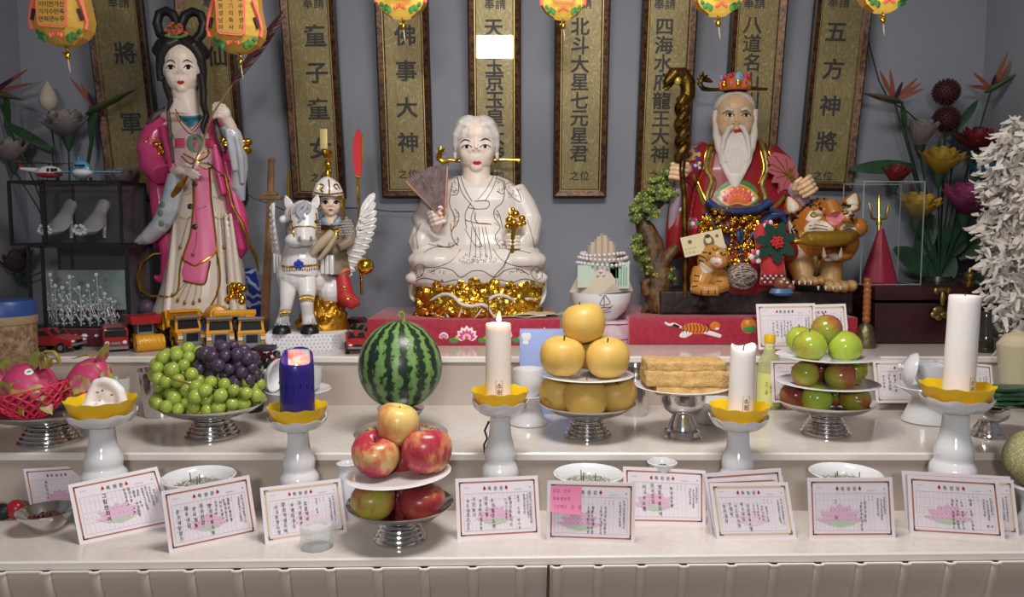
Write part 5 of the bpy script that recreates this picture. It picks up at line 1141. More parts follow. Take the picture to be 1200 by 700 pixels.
pxtube(q, [(524, 187, dy), (540, 188.5, dy), (590, 187, dy), (609, 187.5, dy)], [2.2, 2.4, 2.2, 2], YC, 10); blob(q, 608, 187.5, 2.6, 2.6, 2.6, YC, dy)
pxtube(q, [(526, 188, dy), (519, 190, dy), (514, 186, dy), (515, 180, dy), (519, 176, dy)], [2.6, 3, 3.4, 3.6, 3], YC, 8)
for (x, y) in ((513, 173), (517, 171), (521, 174), (511, 178), (523, 179), (510, 184)): pxtube(q, [(516, 180, dy), (x, y, dy - .004)], [2.4, .8], YC, 6)
q.build('hairpin', GOLD, ROOTC, True)
fist(ROOTC, 514, 254, YC - .095, 21, SKINW, 'hand', thumb=1, wrist=[(511, 266, .02), (508, 272, .05)], tilt=R(-18))
fist(ROOTC, 600, 284, YC - .105, 18, SKINW, 'hand', thumb=-1, wrist=[(604, 292, .02), (608, 296, .04)])
FANM = mat('mauve_folding_fan', hx('8d7a78'), .6, c2=hx('6f5f60'), vscale=70); COP = mat('copper_fan_stick', hx('b07a62'), .35, .4)
q = MB(); Yf = YC - .108; pv = (521, 258); n = 18
def fp(a, r, d=0): return P(pv[0] + r * cos(a), pv[1] - r * sin(a), Yf + d)
a0, a1 = R(88), R(134); pl_ = []
for k in range(2 * n + 1):
    a = a0 + (a1 - a0) * k / (2 * n); d = .003 * (k % 2); pl_.append([fp(a, r, d * r / 60 - .0004 * k) for r in (14, 28, 42, 55, 64 + 1.2 * (k % 2))])
q.loft(pl_, 0, False, False); q.build('fan', FANM, ROOTC, True, smooth=0, solid=.0008)
q = MB(); q.tube([fp(a1 + .02, 6, -.008), fp(a1 + .02, 64, -.008)], [.0035, .0045], 6, 0); q.tube([fp(a0 - .02, 6, 0), fp(a0 - .02, 63, 0)], [.0025, .003], 6, 0)
for k in range(8): a = a0 + (a1 - a0) * (k + .5) / 8; q.tube([fp(a, 4, -.003), fp(a, 22, -.003)], .0013, 5)
q.build('fan_sticks', COP, ROOTC, True)
fanb = [o for o in ROOTC.children if o.name.startswith('fan')][0]; q = MB(); bf = bvh(fanb); r_ = random.Random(2)
for k in range(14): x, y = r_.uniform(482, 516), r_.uniform(205, 243); stroke(q, bf, [(x, y), (x + r_.uniform(-4, 4), y - r_.uniform(2, 6)), (x + r_.uniform(-6, 6), y - r_.uniform(2, 8))], .0007, 0, .0006, 2, 4)
q.build('fan_painting', mat('dark_fan_ink', hx('4a3a3c'), .7), fanb, True)
q = MB()
for (x, y, r_) in ((597, 259, 4.5), (604, 252, 4.5), (611, 257, 4), (602, 262, 5), (608, 264, 4.2), (595, 266, 3.6), (601, 247, 2.6), (613, 262, 3), (598, 252, 2.4)): blob(q, x, y, r_, r_, r_, YC, -.12 + .004 * (x % 3))
pxtube(q, [(603, 262, -.118), (601, 276, -.118), (600, 300, -.115)], [3, 3.5, 2.5], YC, 8); pxtube(q, [(599, 262, -.118), (597, 244, -.118)], [1.4, .4], YC, 6); q.build('gold_flowers', GOLD, ROOTC, True)
bo_ = bvh(robe); q = MB(); mirror = lambda L, c=559: [(2 * c - x, y) for x, y in L]
LN = [[(539, 205), (545, 222), (553, 236)], [(579, 205), (570, 222), (560, 234)], [(536, 207), (541, 225), (552, 240), (556, 245)], [(583, 206), (577, 222), (568, 236)], [(556, 236), (572, 236), (571, 244), (556, 245), (548, 243)], [(552, 238), (548, 244), (545, 254), (547, 268)], [(556, 245), (552, 256), (555, 268), (561, 280), (565, 289)], [(545, 268), (551, 279), (558, 289), (565, 289)],
      [(530, 214), (528, 226), (527, 240), (532, 252), (533, 262), (529, 274), (533, 284), (537, 288)], [(590, 213), (591, 228), (588, 238), (580, 245), (579, 254), (586, 266), (580, 278), (586, 290)], [(527, 212), (536, 209), (537, 226), (529, 229)], [(580, 209), (591, 213), (590, 227), (582, 224)],
      [(598, 214), (606, 222), (611, 236), (604, 234), (596, 226), (592, 217), (598, 214)], [(533, 245), (538, 252), (536, 262), (531, 268)], [(582, 246), (586, 254), (589, 268)], [(493, 262), (488, 275), (490, 292)], [(618, 258), (623, 275), (627, 292)], [(502, 286), (515, 289), (528, 289), (537, 284), (536, 278)],
      [(497, 296), (510, 290), (530, 291)], [(584, 291), (600, 292), (622, 297)], [(540, 292), (530, 305), (512, 313), (495, 313)], [(578, 292), (588, 305), (606, 312), (625, 312)], [(484, 318), (490, 310), (497, 312), (495, 322), (488, 326)], [(628, 312), (634, 316), (635, 325), (628, 328), (622, 320), (628, 312)],
      [(504, 320), (516, 314), (530, 317), (540, 325), (553, 318), (566, 318), (580, 325), (592, 317), (606, 315), (620, 322)], [(486, 330), (496, 326), (508, 328), (520, 331), (535, 328), (545, 333), (557, 329), (570, 333), (585, 328), (600, 331), (615, 327), (634, 332)], [(545, 258), (560, 262), (576, 263)]]
for L_ in LN: stroke(q, bo_, L_, .0010, 0, .0002, 2, 5)
for x0 in (550, 557, 563, 570, 576): stroke(q, bo_, [(x0 * .6 + 223, 266), (x0 * .8 + 112, 285), (x0, 302)], .0008, 0, .0002, 2, 4)
r_ = random.Random(5)
for (cx, cy, rx, ry, n) in ((533, 219, 3.5, 7, 8), (586, 217, 3.5, 7, 8), (603, 225, 6, 6, 8), (534, 255, 3, 6, 6), (583, 256, 3, 7, 6), (532, 284, 6, 3, 6), (584, 283, 4, 5, 6), (560, 304, 22, 5, 30), (490, 318, 4, 5, 6), (631, 320, 4, 5, 6), (512, 318, 10, 3, 7), (606, 318, 10, 3, 7)):
    for k in range(n):
        x, y = cx + r_.uniform(-rx, rx), cy + r_.uniform(-ry, ry); a = r_.uniform(0, 6); stroke(q, bo_, [(x + 1.6 * cos(a + t), y + 1.6 * sin(a + t)) for t in (0, 1.3, 2.6, 3.9)], .0007, 0, .0002, 1, 4)
for L_ in ([(557, 249), (557, 258), (561, 262)], [(560, 262), (568, 262), (575, 263)], [(512, 287), (522, 290), (532, 289)], [(528, 262), (529, 272)]): stroke(q, bo_, L_, .0014, 1, .0003, 2, 5)
q.build('gilt_lines', [LINE, GLINE], robe, True)
def up_(q):
    for p in q.v: p.z = max(p.z, zb1 + .0006)
GHEAP = mat('gold_foil_heap', hx('d6a83c'), .18, 1, bump=.8, bscale=110)
q = MB(); r_ = random.Random(9)
pxloft(q, [(322, 488, 632, 34, -.02), (340, 486, 634, 42, -.03), (356, 492, 630, 44, -.032), (372, 502, 628, 42, -.03), (377, 505, 626, 40, -.03)], YC, pw=.8)
for k in range(150):
    x = r_.uniform(489, 631); y = r_.uniform(326, 374); s_ = S(y, YC); u = (x - 560) / 74; f = -.03 - 42 * s_ * max(0, 1 - abs(u) ** 3) ** .5 * .97; nugget(q, P(x, y, YC + f), r_.uniform(4, 8) * s_, r_)
up_(q); q.build('gold_heap', GHEAP, ROOTC, True, smooth=30)
q = MB()
def rb(pts, w_): pxtube(q, [(x, y, -.035 - .106 * max(0, 1 - abs((x - 560) / 82) ** 2.6)) for x, y in resample(pts, 4)], w_, YC, 8, 0, .6)
rb([(487, 326), (482, 338), (484, 350), (496, 356), (508, 351), (520, 345), (531, 347), (540, 356), (552, 359), (565, 357), (572, 360)], 3.6); rb([(572, 352), (582, 346), (594, 348), (606, 353), (618, 350), (628, 352)], 3.4)
rb([(633, 326), (638, 340), (634, 354), (624, 362)], 3.6); rb([(496, 356), (500, 364), (514, 371), (526, 375)], 2.6); rb([(518, 352), (522, 366), (527, 374)], 1.8); rb([(541, 362), (537, 374)], 1.8); rb([(565, 362), (556, 374)], 1.8); rb([(572, 360), (578, 370), (590, 374)], 2.4); rb([(586, 352), (590, 370)], 1.8)
for (x, y, rx, ry) in ((483, 335, 4, 11), (637, 334, 4, 12)): blob(q, x, y, rx, ry, 14, YC, -.02)
up_(q); sculpt(q, 'cloud_ribbon', ROBEW, ROOTC, .002, 3)
q = MB(); pxloft(q, [(330, 486, 636, 26, .02), (350, 484, 636, 34, .01), (368, 494, 632, 36, .005), (378, 498, 630, 36, .005)], YC); up_(q); q.build('base', mat('dull_violet_base', hx('7a5d66'), .5), ROOTC, True)
q = MB(); q.tube([P(602, 286, YC - .122), P(590, 312, YC - .15), P(574, 330, YC - .165), P(572, 355, YC - .168), P(574, 383, YC - .172)], .0012, 6); t = q.build('incense_twig', mat('dark_twig', hx('4a3c34'), .7), loc=(0, 0, 0)); tag(t, 'thin dark twig hanging from the statue hand to the silk box', 'twig')
# winged white horse with a young rider
YH = 2.06; WH = mat('white_glazed_horse', hx('dcd9d8'), .28, coat=.3); GREYF = mat('pale_grey_hair', hx('9fa0a8'), .5, bump=.4, bscale=200); HOOF = mat('black_hoof', hx('17161a'), .35)
zt_ = P(357, 389, 2.02).z; base = V((P(357, 389, YH).x, YH, zt_))
q = MB(); a = P(313, 412, 1.96); k_ = S(400, 2.0); hb = zt_ - TZ[3]; cx_ = P(357.5, 400, 2.02).x; HW = 45.5 * k_
oc = [(-HW, .0), (-HW * .9, -.05), (HW * .82, -.062), (HW, -.02), (HW, .05), (HW * .85, .07), (-HW * .85, .07), (-HW, .045)]
q.loft([[V((cx_ + x * sc, 2.03 + y * sc, TZ[3] + z)) for x, y in oc] for sc, z in ((.985, 0), (1, .004), (1, hb - .002), (.985, hb))])
root = thing('printed_box', 'low white printed box under the winged horse', 'box', V((cx_, 2.03, TZ[3]))); o = q.build('box', mat('white_printed_card', hx('e6e4e8'), .5), root, True, smooth=30)
bb_ = bvh(o); q = MB(); r_ = random.Random(1)
for row in range(5):
    for k in range(17):
        x, y = 319 + k * 4.9 + 2 * (row % 2), 394.5 + row * 4.2 + .8 * sin(k * .3); h = hit(bb_, x, y, .0004)
        if h is None or h.z > zt_ - .003: continue
        q.ell(h, (.0016, .0005, .0022), 5, 4, 0 if r_.random() < .85 else 1)
q.build('printed_mark', [mat('slate_print', hx('8a8fa6'), .6), mat('red_print', hx('b5525a'), .6)], root, True)
ROOTH = thing('winged_horse_statue', 'white winged horse statue carrying a helmeted young rider', 'statue', base)
q = MB(); d0 = -.05
def T_(pts, rs, seg=16, fl=1.0): pxtube(q, pts, rs, YH, seg, 0, fl)
T_([(355, 239, d0), (355.5, 248, d0 - .01), (356, 260, d0 - .022), (357, 272, d0 - .036), (357.5, 281, d0 - .04), (357.5, 286, d0 - .036)], [9, 16.5, 16, 13.5, 12, 7], 18); blob(q, 356, 252, 17, 14, 15, YH, d0 + .004); blob(q, 357.5, 281, 12, 8, 9, YH, d0 - .042)
for sx, ex in ((-1, 339), (1, 371)): blob(q, ex, 258, 4.5, 5, 7, YH, d0 - .006)
T_([(355, 262, d0 + .02), (354, 285, d0 + .022), (352, 305, d0 + .012), (351, 322, d0 + .01)], [14, 18, 21, 22], 18); blob(q, 352, 322, 23, 21, 22, YH, d0 + .015); blob(q, 366, 326, 22, 22, 26, YH, d0 + .06); blob(q, 386, 341, 17, 19, 20, YH, d0 + .07); blob(q, 338, 322, 11, 18, 18, YH, d0 + .03)
T_([(339, 325, d0), (337, 345, d0 - .016), (335.5, 358, d0 - .022), (333, 370, d0 - .018), (330.5, 380, d0 - .018)], [11.5, 9, 7, 6.5, 7.5], 14); T_([(359, 328, d0), (360, 345, d0 - .025), (359.5, 356, d0 - .03), (360.5, 368, d0 - .022), (362.5, 379, d0 - .02)], [12, 9.5, 7.5, 6.8, 8], 14)
hs = sculpt(q, 'body', WH, ROOTH, .0018, 6)
q = MB()
for bx, by, tx, ty, s_ in ((341, 246, 335, 229, -1), (368, 244, 372, 228, 1)): q.loft([[P(bx + (tx - bx) * t, by + (ty - by) * t, YH + d0 + .008) + V((w_ * cos(a), w_ * .45 * sin(a) + (.004 * max(0, sin(-a)) * 1 if t < .9 else 0), 0)) for a in [k * pi / 6 for k in range(12)]] for t, w_ in ((0, .009), (.3, .012), (.65, .009), (.9, .0035), (1, .0008))])
q.build('ear', WH, ROOTH, True, smooth=60)
bh = bvh(hs); q = MB(); r_ = random.Random(6)
for (pts, w_) in (([(358, 239), (352, 243), (349, 250), (353, 257), (350, 260)], 3.4), ([(360, 240), (357, 246), (354, 252), (358, 257)], 3), ([(362, 241), (362, 247), (359, 251)], 2.6), ([(354, 240), (347, 244), (345, 250)], 2.6)):
    p = [hit(bh, x, y, .002) for x, y in resample(pts, 2)]; p = [x for x in p if x is not None]; q.tube(p, [w_ * S(250, YH) * (1 - .6 * i / len(p)) for i in range(len(p))], 8)
for k in range(6): pxtube(q, [(349 - k, 246 + k * 8, d0 + .045), (342 - k, 252 + k * 9, d0 + .05), (340 - k * .6, 264 + k * 9, d0 + .045)], [5, 5, 1.6], YH, 8)
for cx, cy in ((331, 376), (362, 375)):
    for k in range(12): a = k * pi / 6; c = P(cx + 8 * cos(a), cy, YH + d0 - .018 + 8 * S(cy, YH) * sin(a)); q.tube([c - V((cos(a) * .008, sin(a) * .008, -.006)), c + V((cos(a) * .002, sin(a) * .002, -.012))], [.005, .0018], 6)
q.build('mane', GREYF, ROOTH, True)
q = MB()
for cx, cy in ((330, 383), (363, 382)): q = MB(); c = P(cx, 389, YH + d0 - .02); k_ = S(385, YH); q.lathe([(0, 0), (10.5 * k_, 0), (10 * k_, .008), (8 * k_, .016), (6 * k_, .02), (0, .022)], 18, o=V((c.x, c.y, zt_))); q.build('hoof', HOOF, ROOTH, True)
q = MB()
for cx, cy in ((340.5, 260), (371, 260)): patch(q, bh, circ(cx, cy, 2.6, 2.6), 0, .001, 2, True, 1)
for cx in (351, 364.5): patch(q, bh, circ(cx, 280, 2, 3.4), 1, .0008, 2, True, 1)
stroke(q, bh, [(349, 287), (357, 289), (366, 287)], .0008, 1); q.build('painted_face', [EYEB, mat('grey_nostril', hx('85808a'), .6)], ROOTH, True)
q = MB()
for L_ in ([(340, 270), (347, 266), (357, 265.5), (366, 266), (373, 270)], [(342, 262), (344, 270), (345, 278)], [(371, 262), (370, 270), (369.5, 277)], [(341, 252), (342, 262)], [(370, 250), (371, 262)]): stroke(q, bh, L_, .0018, 0, .0008, 1.5)
for x, y in resample([(332, 312), (340, 313), (350, 312), (362, 311.5), (374, 310)], 2.2):
    h = hit(bh, x, y, .002)
    if h: q.ell(h, (.0032, .0022, .0032), 7, 5); q.ell(h - V((0, 0, .008 + .003 * r_.random())), (.0018, .0016, .0034), 6, 5)
for (x0, x1, y) in ((352.5, 367, 349), (329, 343, 366)):
    for x in range(int(x0), int(x1), 2):
        h = hit(bh, x, y + .03 * (x - (x0 + x1) / 2) ** 2, .0015)
        if h: q.ell(h, (.0032, .0024, .0034), 7, 5); q.ell(h + V((0, 0, .007)), (.0026, .002, .0014), 6, 4); q.ell(h - V((0, 0, .007)), (.0018, .0016, .003), 6, 4)
q.build('gold_harness', GOLD, ROOTH, True)
q = MB(); c = hit(bh, 350, 310, .004)
for k in range(5): a = k * 2 * pi / 5 + .3; q.ell(c + V((.0075 * cos(a), 0, .0075 * sin(a))), (.0052, .003, .0052), 10, 6)
q.ell(c - V((0, .003, 0)), (.0035, .002, .0035), 8, 6); q.build('blue_flower', mat('cobalt_flower', hx('2b3fae'), .3), ROOTH, True)
k_ = S(310, YH)
for (x0, x1, y0, y1, dy) in ((376, 392, 298, 321, -.03), (321, 331, 297, 320, .0)):
    q = MB()
    for j in range(3): a = P(x0 + j * (x1 - x0) / 3, y0 + j * .5, YH + dy); b_ = P(x0 + (j + 1) * (x1 - x0) / 3, y1 + j * .5, YH + dy); q.box((a + b_) / 2, (abs(b_.x - a.x) * .96, .02, abs(a.z - b_.z)), bev=.003)
    q.build('saddle_flap', WH, ROOTH, True, smooth=40)
def wing(tipx, flip, dep, sc=1.0, ox=392):
    q = MB(); g = MB()
    def W_(x, y, d): return P(ox + (x - 392) * flip * sc, y, YH + d)
    spine = resample([(389, 318), (398, 303), (410, 285), (420, 265), (424, 245)], 2); n = len(spine)
    q.tube([W_(x, y, dep) for x, y in spine], [(4.6 - 3.2 * i / n) * k_ for i in range(n)], 10)
    for row, (cnt, l0, l1, oy) in enumerate(((13, 21, 25, 0), (11, 13, 16, -.004), (9, 8, 9, -.008))):
        for k in range(cnt):
            t = (k + .5) / cnt * (.97 - .06 * row); x, y = spine[min(n - 1, int(t * n))]
            ang = R(-14 + 78 * t * t) if row == 0 else R(-24 + 76 * t * t); L_ = (l0 + (l1 - l0) * sin(pi * min(1, .25 + .6 * t))) if t < .9 else l0 * 1.25
            dx, dy = cos(ang), -sin(ang); wv = (4.3 - row * .3) * k_
            p0 = W_(x, y, dep + oy); p1 = W_(x + dx * L_, y + dy * L_, dep + oy + .01 + .001 * k); p1a = W_(x + dx * L_ * .6 , y + dy * L_ * .6, dep + oy + .004 + .001 * k)
            path = [p0, p0.lerp(p1a, .5), p1a, p1a.lerp(p1, .55), p1]; q.tube(path, [wv * .5, wv, wv * 1.1, wv * .95, wv * .25], 8, 0, .32, (0, 1, 0)); g.tube([x_ + V((0, -wv * .42, 0)) for x_ in path], .0005, 4)
    w_ = q.build('wing', WH, ROOTH, True, smooth=60); g.build('gilt_quill', LINE, w_, True)
wing(430, 1, .01); wing(320, -1, .05, .32, 330)
q = MB(); pxloft(q, [(252, 376, 399, 8, .02), (258, 371, 406, 12, .02), (268, 366, 411, 14, .02), (285, 367, 410, 15, .02), (305, 372, 408, 16, .02), (322, 376, 410, 18, .02)], YH); pxtube(q, [(403, 260, .01), (411, 272, -.005), (408, 285, -.025), (396, 290, -.045)], [7, 7.5, 7, 5], YH, 12); pxtube(q, [(372, 260, .015), (367, 273, .0), (370, 285, -.025)], [6, 6.5, 5], YH, 12)
tunic = sculpt(q, 'tunic', mat('taupe_armour_tunic', hx('8d7b68'), .45, c2=hx('6a5a48'), vscale=40), ROOTH, .0018, 4)
bt = bvh(tunic); q = MB(); r_ = random.Random(7)
for row in range(7):
    for k in range(6): h = hit(bt, 398 + k * 2.7 + (row % 2) * 1.3, 256 + row * 3.2, .001); (q.ell(h, (.0034, .002, .0036), 7, 5, 0) if h else None)
for row in range(5):
    for k in range(3): h = hit(bt, 370 + k * 2.6, 260 + row * 3.2, .001); (q.ell(h, (.0034, .002, .0036), 7, 5, 0) if h else None)
q.build('shoulder_scale', mat('silver_scale', hx('a9a39c'), .4, .3), ROOTH, True)
q = MB(); patch(q, bt, [(378, 253), (386, 262), (388, 265), (380, 263), (375, 257)], 0, .002, 2, False); patch(q, bt, [(398, 253), (391, 262), (388, 265), (396, 263), (400, 257)], 0, .002, 2, False); patch(q, bt, [(383, 253), (388, 261), (393, 253)], 1, .0035, 2, False)
patch(q, bt, [(374, 264), (401, 264), (400, 270), (375, 270)], 2, .0015, 3, False); patch(q, bt, [(378, 270), (384, 270), (384, 282), (379, 282)], 3, .0018, 2, False); patch(q, bt, [(391, 270), (397, 270), (397, 280), (392, 280)], 3, .0018, 2, False)
q.build('collar', [mat('sky_collar', hx('7fa0bd'), .5), mat('white_collar', hx('dedad6'), .5), mat('bronze_breastplate', hx('4a3a24'), .3, .7), GOLD], ROOTH, True)
hd, A, W, h_, Rm = head(ROOTH, 387.5, 222, 254, 27, YH + .008, SKIN, 0, (0, 8), .6, .6, .0012, wide=1.02)
face(ROOTH, bvh(hd), [(381.3, 237.3), (394, 237.3)], [[(377.5, 234), (381, 232.8), (385, 234)], [(391, 234), (394.5, 232.8), (398, 234)]], (387.6, 246), 6, 3, 5.5, 2.6, .5)
q = MB(); q.lathe([(17.5 * k_, 0), (18 * k_, .003), (17 * k_, .018), (13.5 * k_, .036), (7 * k_, .048), (2 * k_, .051), (0, .051)], 32, o=P(384.5, 232, YH + .006), fn=lambda a, r, z: (r * (1 + .015 * cos(8 * a)), z - .004 * sin(a))); hm_ = q.build('helmet', WH, ROOTH, True, smooth=60)
bm_ = bvh(hm_); q = MB()
for x in range(368, 403, 2):
    yb = 229.5 + 1.4 * sin((x - 368) / 34 * pi); h = hit(bm_, x, yb, .001)
    if h: q.ell(h, (.003, .002, .003), 6, 5); q.ell(h - V((0, 0, .006)), (.0026, .002, .0036), 6, 5)
for L_ in ([(385, 231), (386, 222), (385, 211)], [(372, 222), (376, 216), (380, 219), (376, 222), (379, 225)], [(398, 222), (394, 216), (391, 219), (395, 222)], [(369, 226), (384, 228), (401, 226)]): stroke(q, bm_, L_, .0022, 0, .0006, 1.5)
c = P(384.5, 209, YH + .006); q.lathe([(0, -.004), (.006, -.003), (.004, .004), (.009, .011), (.009, .017), (.004, .022), (.005, .028), (.009, .036), (.007, .043), (.003, .047), (.010, .056), (.0115, .064), (.0115, .07), (0, .068)], 18, o=c, fn=lambda a, r, z: (r * (1 + .12 * cos(6 * a) * (z > .05)), z))
for sx, ex in ((-1, 372), (1, 401)): pxtube(q, [(ex, 232, -.01), (ex + sx * 1.5, 244, -.012), (ex + sx * 2, 256, -.012)], [3, 4, 2.4], YH, 8, 0, .5)
q.build('gilt_crest', GOLD, ROOTH, True)
q = MB(); q.box(P(379.5, 163, YH + .01), (8.4 * k_, .006, 23 * k_), bev=.001); q.build('crest_strip', mat('pale_gold_strip', hx('c9b878'), .4, .3), ROOTH, True)
q = MB(); q.tube([P(390, 272, YH - .062), P(378, 284, YH - .07), P(365, 298, YH - .06)], [.010, .012, .009], 12); q.tube([P(394, 276, YH - .064), P(384, 292, YH - .064), P(374, 304, YH - .055)], [.005, .007, .005], 10); q.build('scroll', mat('beige_scroll', hx('b8a68e'), .6), ROOTH, True)
q = MB(); ol = [(421, 151), (424, 158), (424.5, 170), (424, 185), (423, 197), (422, 207), (417, 208), (414.5, 198), (413, 182), (414, 166), (417, 155)]; s_ = S(180, YH + .02); o_ = P(419, 180, YH + .02)
q.prism([((x - 419) * s_, (180 - y) * s_) for x, y in ol], .006, frame_mtx(o_, (1, 0, 0), (0, 0, 1)), 0); q.build('halberd_blade', mat('scarlet_lacquer', hx('c4202c'), .35), ROOTH, True, smooth=0)
q = MB(); q.tube([P(419.5, 208, YH + .02), P(421, 260, YH + .025), P(424, 345, YH + .03)], .004, 8); q.tube([P(424.6, y, YH + .017) for y in (158, 163, 167, 172, 178, 184, 190, 197)], [.0012, .003, .0015, .003, .0015, .003, .0016, .001], 6); q.tube([P(417, 207, YH + .02), P(422, 208.5, YH + .02)], .004, 8)
q.tube([P(338.5, 197, YH + .03), P(337.5, 240, YH + .03), P(337, 290, YH + .03)], [.003, .0055, .005], 10); q.build('gilt_pole', GOLD, ROOTH, True); q = MB(); q.ell(P(428, 312, YH + .01), (10 * k_, 10 * k_, 10 * k_), 20, 14); q.build('gilt_ball', GOLD, ROOTH, True)
q = MB(); r_ = random.Random(3)
for k in range(60): nugget(q, P(r_.uniform(350, 404), r_.uniform(352, 386), YH + r_.uniform(-.03, .05)), .012, r_)
pxloft(q, [(348, 360, 398, 14, .02), (370, 350, 404, 20, .02), (387, 346, 408, 22, .02)], YH); g = sculpt(q, 'gold_cloth', mat('crinkled_gold_cloth', hx('c08a2c'), .28, .9, bump=1, bscale=90), ROOTH, .002, 2)
q = MB(); pxtube(q, [(401, 322, -.0), (403, 335, -.004), (405, 348, -.006), (414, 355, -.008), (421, 353, -.006)], [7, 9, 11, 9, 5], YH, 14); bt_ = sculpt(q, 'boot', mat('red_embroidered_boot', hx('b3262e'), .5), ROOTH, .002, 3)
q = MB(); bb_ = bvh(bt_)
for L_ in ([(398, 338), (402, 336), (408, 339)], [(400, 342), (404, 341), (409, 343)], [(402, 352), (410, 350), (417, 353)]): stroke(q, bb_, L_, .0014, 0, .0005, 1.5)
q.build('boot_embroidery', GOLD, bt_, True); q = MB(); pxtube(q, [(398, 314, .01), (403, 322, .005)], [8, 9], YH, 12); q.build('breeches', mat('orange_breeches', hx('c9683a'), .5), ROOTH, True)
# lady in a pink coat, left
YA = 2.20; ROOTA = thing('standing_statue', 'tall statue of a lady with looped black hair in a pink coat', 'statue', V((P(232, 388, YA).x, YA, TZ[3])))
PINKC = mat('hot_pink_lacquer_coat', hx('c93a72'), .3, coat=.2, c2=hx('d65088'), vscale=14); ROSE = mat('pale_rose_gown', hx('d3aeb0'), .32, coat=.1); CREAM = mat('cream_gown', hx('cfc0b2'), .34, coat=.1)
PEARL = mat('pearl_grey_sleeve', hx('c6c2c4'), .3, coat=.2, c2=hx('a3b2bf'), vscale=12); TEAL = mat('teal_bodice', hx('2f6b86'), .4); VIO = mat('violet_cloud_base', hx('5e4a5e'), .4)
q = MB()
pxloft(q, [(128, 200, 231, 12, .02), (142, 190, 252, 18, .01), (158, 188, 260, 22, .004), (178, 192, 262, 25, 0), (198, 200, 262, 25, 0), (215, 202, 264, 25, 0), (240, 203, 269, 27, 0), (270, 202, 277, 31, 0), (300, 199, 283, 35, 0), (325, 194, 286, 38, 0), (345, 188, 287, 41, 0), (362, 182, 287, 43, 0), (378, 178, 290, 45, 0), (392, 178, 292, 46, 0)], YA)
for (x0, x1) in ((206, 196), (214, 206), (257, 262), (264, 276), (270, 284)): pxtube(q, [(x0, 250, -.045), ((x0 + x1) / 2, 310, -.068), (x1, 372, -.088)], [2, 4, 6], YA, 8)
for k in range(7): blob(q, 184 + 17 * k, 376 + 3 * (k % 2), 10, 8, 9, YA, -.085 + .004 * abs(k - 3) ** 2)
gown = sculpt(q, 'gown', CREAM, ROOTA, .0026, 4)
q = MB()   # pink coat: shoulders, left arm, back drape on both sides
pxtube(q, [(200, 142, .0), (184, 156, -.005), (177, 175, -.01), (181, 195, -.03), (190, 205, -.05)], [13, 16, 16, 16, 13], YA, 16)
pxtube(q, [(243, 142, .01), (258, 156, .01), (268, 172, .0), (272, 190, -.005)], [12, 14, 13, 10], YA, 16)
pxtube(q, [(258, 158, .0), (264, 190, -.005), (272, 225, -.01), (280, 260, -.012), (284, 290, -.01), (279, 303, 0)], [9, 9, 9, 11, 9, 4], YA, 14, 0, 1.0)
pxtube(q, [(193, 150, -.03), (199, 175, -.048), (203, 200, -.055)], [7, 6, 5], YA, 10); pxtube(q, [(247, 150, -.02), (252, 172, -.04), (256, 200, -.045), (262, 228, -.045)], [6, 6, 5, 4], YA, 10)
pxtube(q, [(183, 190, .0), (186, 220, .01), (190, 250, .01), (196, 275, .0), (200, 300, .0), (196, 322, .0), (188, 328, .005), (178, 324, .005)], [13, 11, 12, 13, 11, 8, 5, 2], YA, 14)
pxtube(q, [(194, 268, .0), (184, 282, .005), (172, 290, .01), (162, 293, .012)], [10, 8, 6, 3], YA, 12)
coat = sculpt(q, 'coat', PINKC, ROOTA, .0024, 4)
q = MB()   # hanging cream and pearl sleeves
pxtube(q, [(205, 204, -.075), (204, 222, -.075), (199, 245, -.07), (188, 264, -.06), (174, 278, -.05), (160, 285, -.045)], [9, 13, 14, 13, 11, 5], YA, 14, 0, .8)
pxtube(q, [(209, 225, -.088), (205, 245, -.088), (196, 262, -.08)], [4, 4, 4], YA, 8); pxtube(q, [(199, 215, -.088), (195, 240, -.088), (182, 266, -.075), (166, 282, -.06)], [3, 4, 4, 3], YA, 8)
sl = sculpt(q, 'sleeve', PEARL, ROOTA, .0022, 3)
q = MB(); pxtube(q, [(264, 146, -.05), (272, 158, -.04), (279, 176, -.03), (281, 198, -.02), (279, 220, -.015), (284, 236, -.01)], [9, 12, 12, 11, 10, 4], YA, 14, 0, .85); pxtube(q, [(266, 152, -.065), (271, 175, -.058), (275, 200, -.045)], [3, 4, 3], YA, 8); pxtube(q, [(277, 160, -.06), (282, 185, -.05), (284, 215, -.035)], [3, 4, 3], YA, 8)
sculpt(q, 'sleeve', PEARL, ROOTA, .0022, 3)
hd, A, W, h_, Rm = head(ROOTA, 213, 50, 112, 43, YA - .01, SKINW, R(-4), (4, 24), .68, 0)
q = MB(); blob(q, 215, 137, 25, 9, 15, YA, -.012); pxtube(q, [(214, 118, -.004), (214, 136, -.006)], [15, 21], YA, 18); sculpt(q, 'bosom', SKINW, ROOTA, .002, 6); bh = bvh(hd); face(ROOTA, bh, [(200, 78.6), (220.5, 78.6)], [[(194, 74), (200, 70.5), (206, 74)], [(213, 74), (219, 70.5), (226, 74)]], (211.5, 96.5), 9, 4, 9.5, 4.5, .8)
q = MB()
for sx in (-1, 1):
    q.tube([A(sx * .1, -.35, 1.0), A(sx * .62, -.42, .82), A(sx * .98, -.3, .4), A(sx * 1.1, -.2, -.1), A(sx * 1.08, -.1, -.5)], [.28 * W, .36 * W, .3 * W, .2 * W, .17 * W], 12); q.ell(A(sx * .75, .15, .72), (.62 * W, .8 * W, .42 * h_)); q.ell(A(sx * 1.15, .2, .66), (.34 * W, .4 * W, .24 * h_))
q.ell(A(0, .4, .45), (1.06 * W, 1.05 * W, .8 * h_)); q.ell(A(0, .2, 1.05), (.7 * W, .6 * W, .34 * h_)); q.ell(A(0, .7, -.3), (.9 * W, .6 * W, .8 * h_))
dy = .0
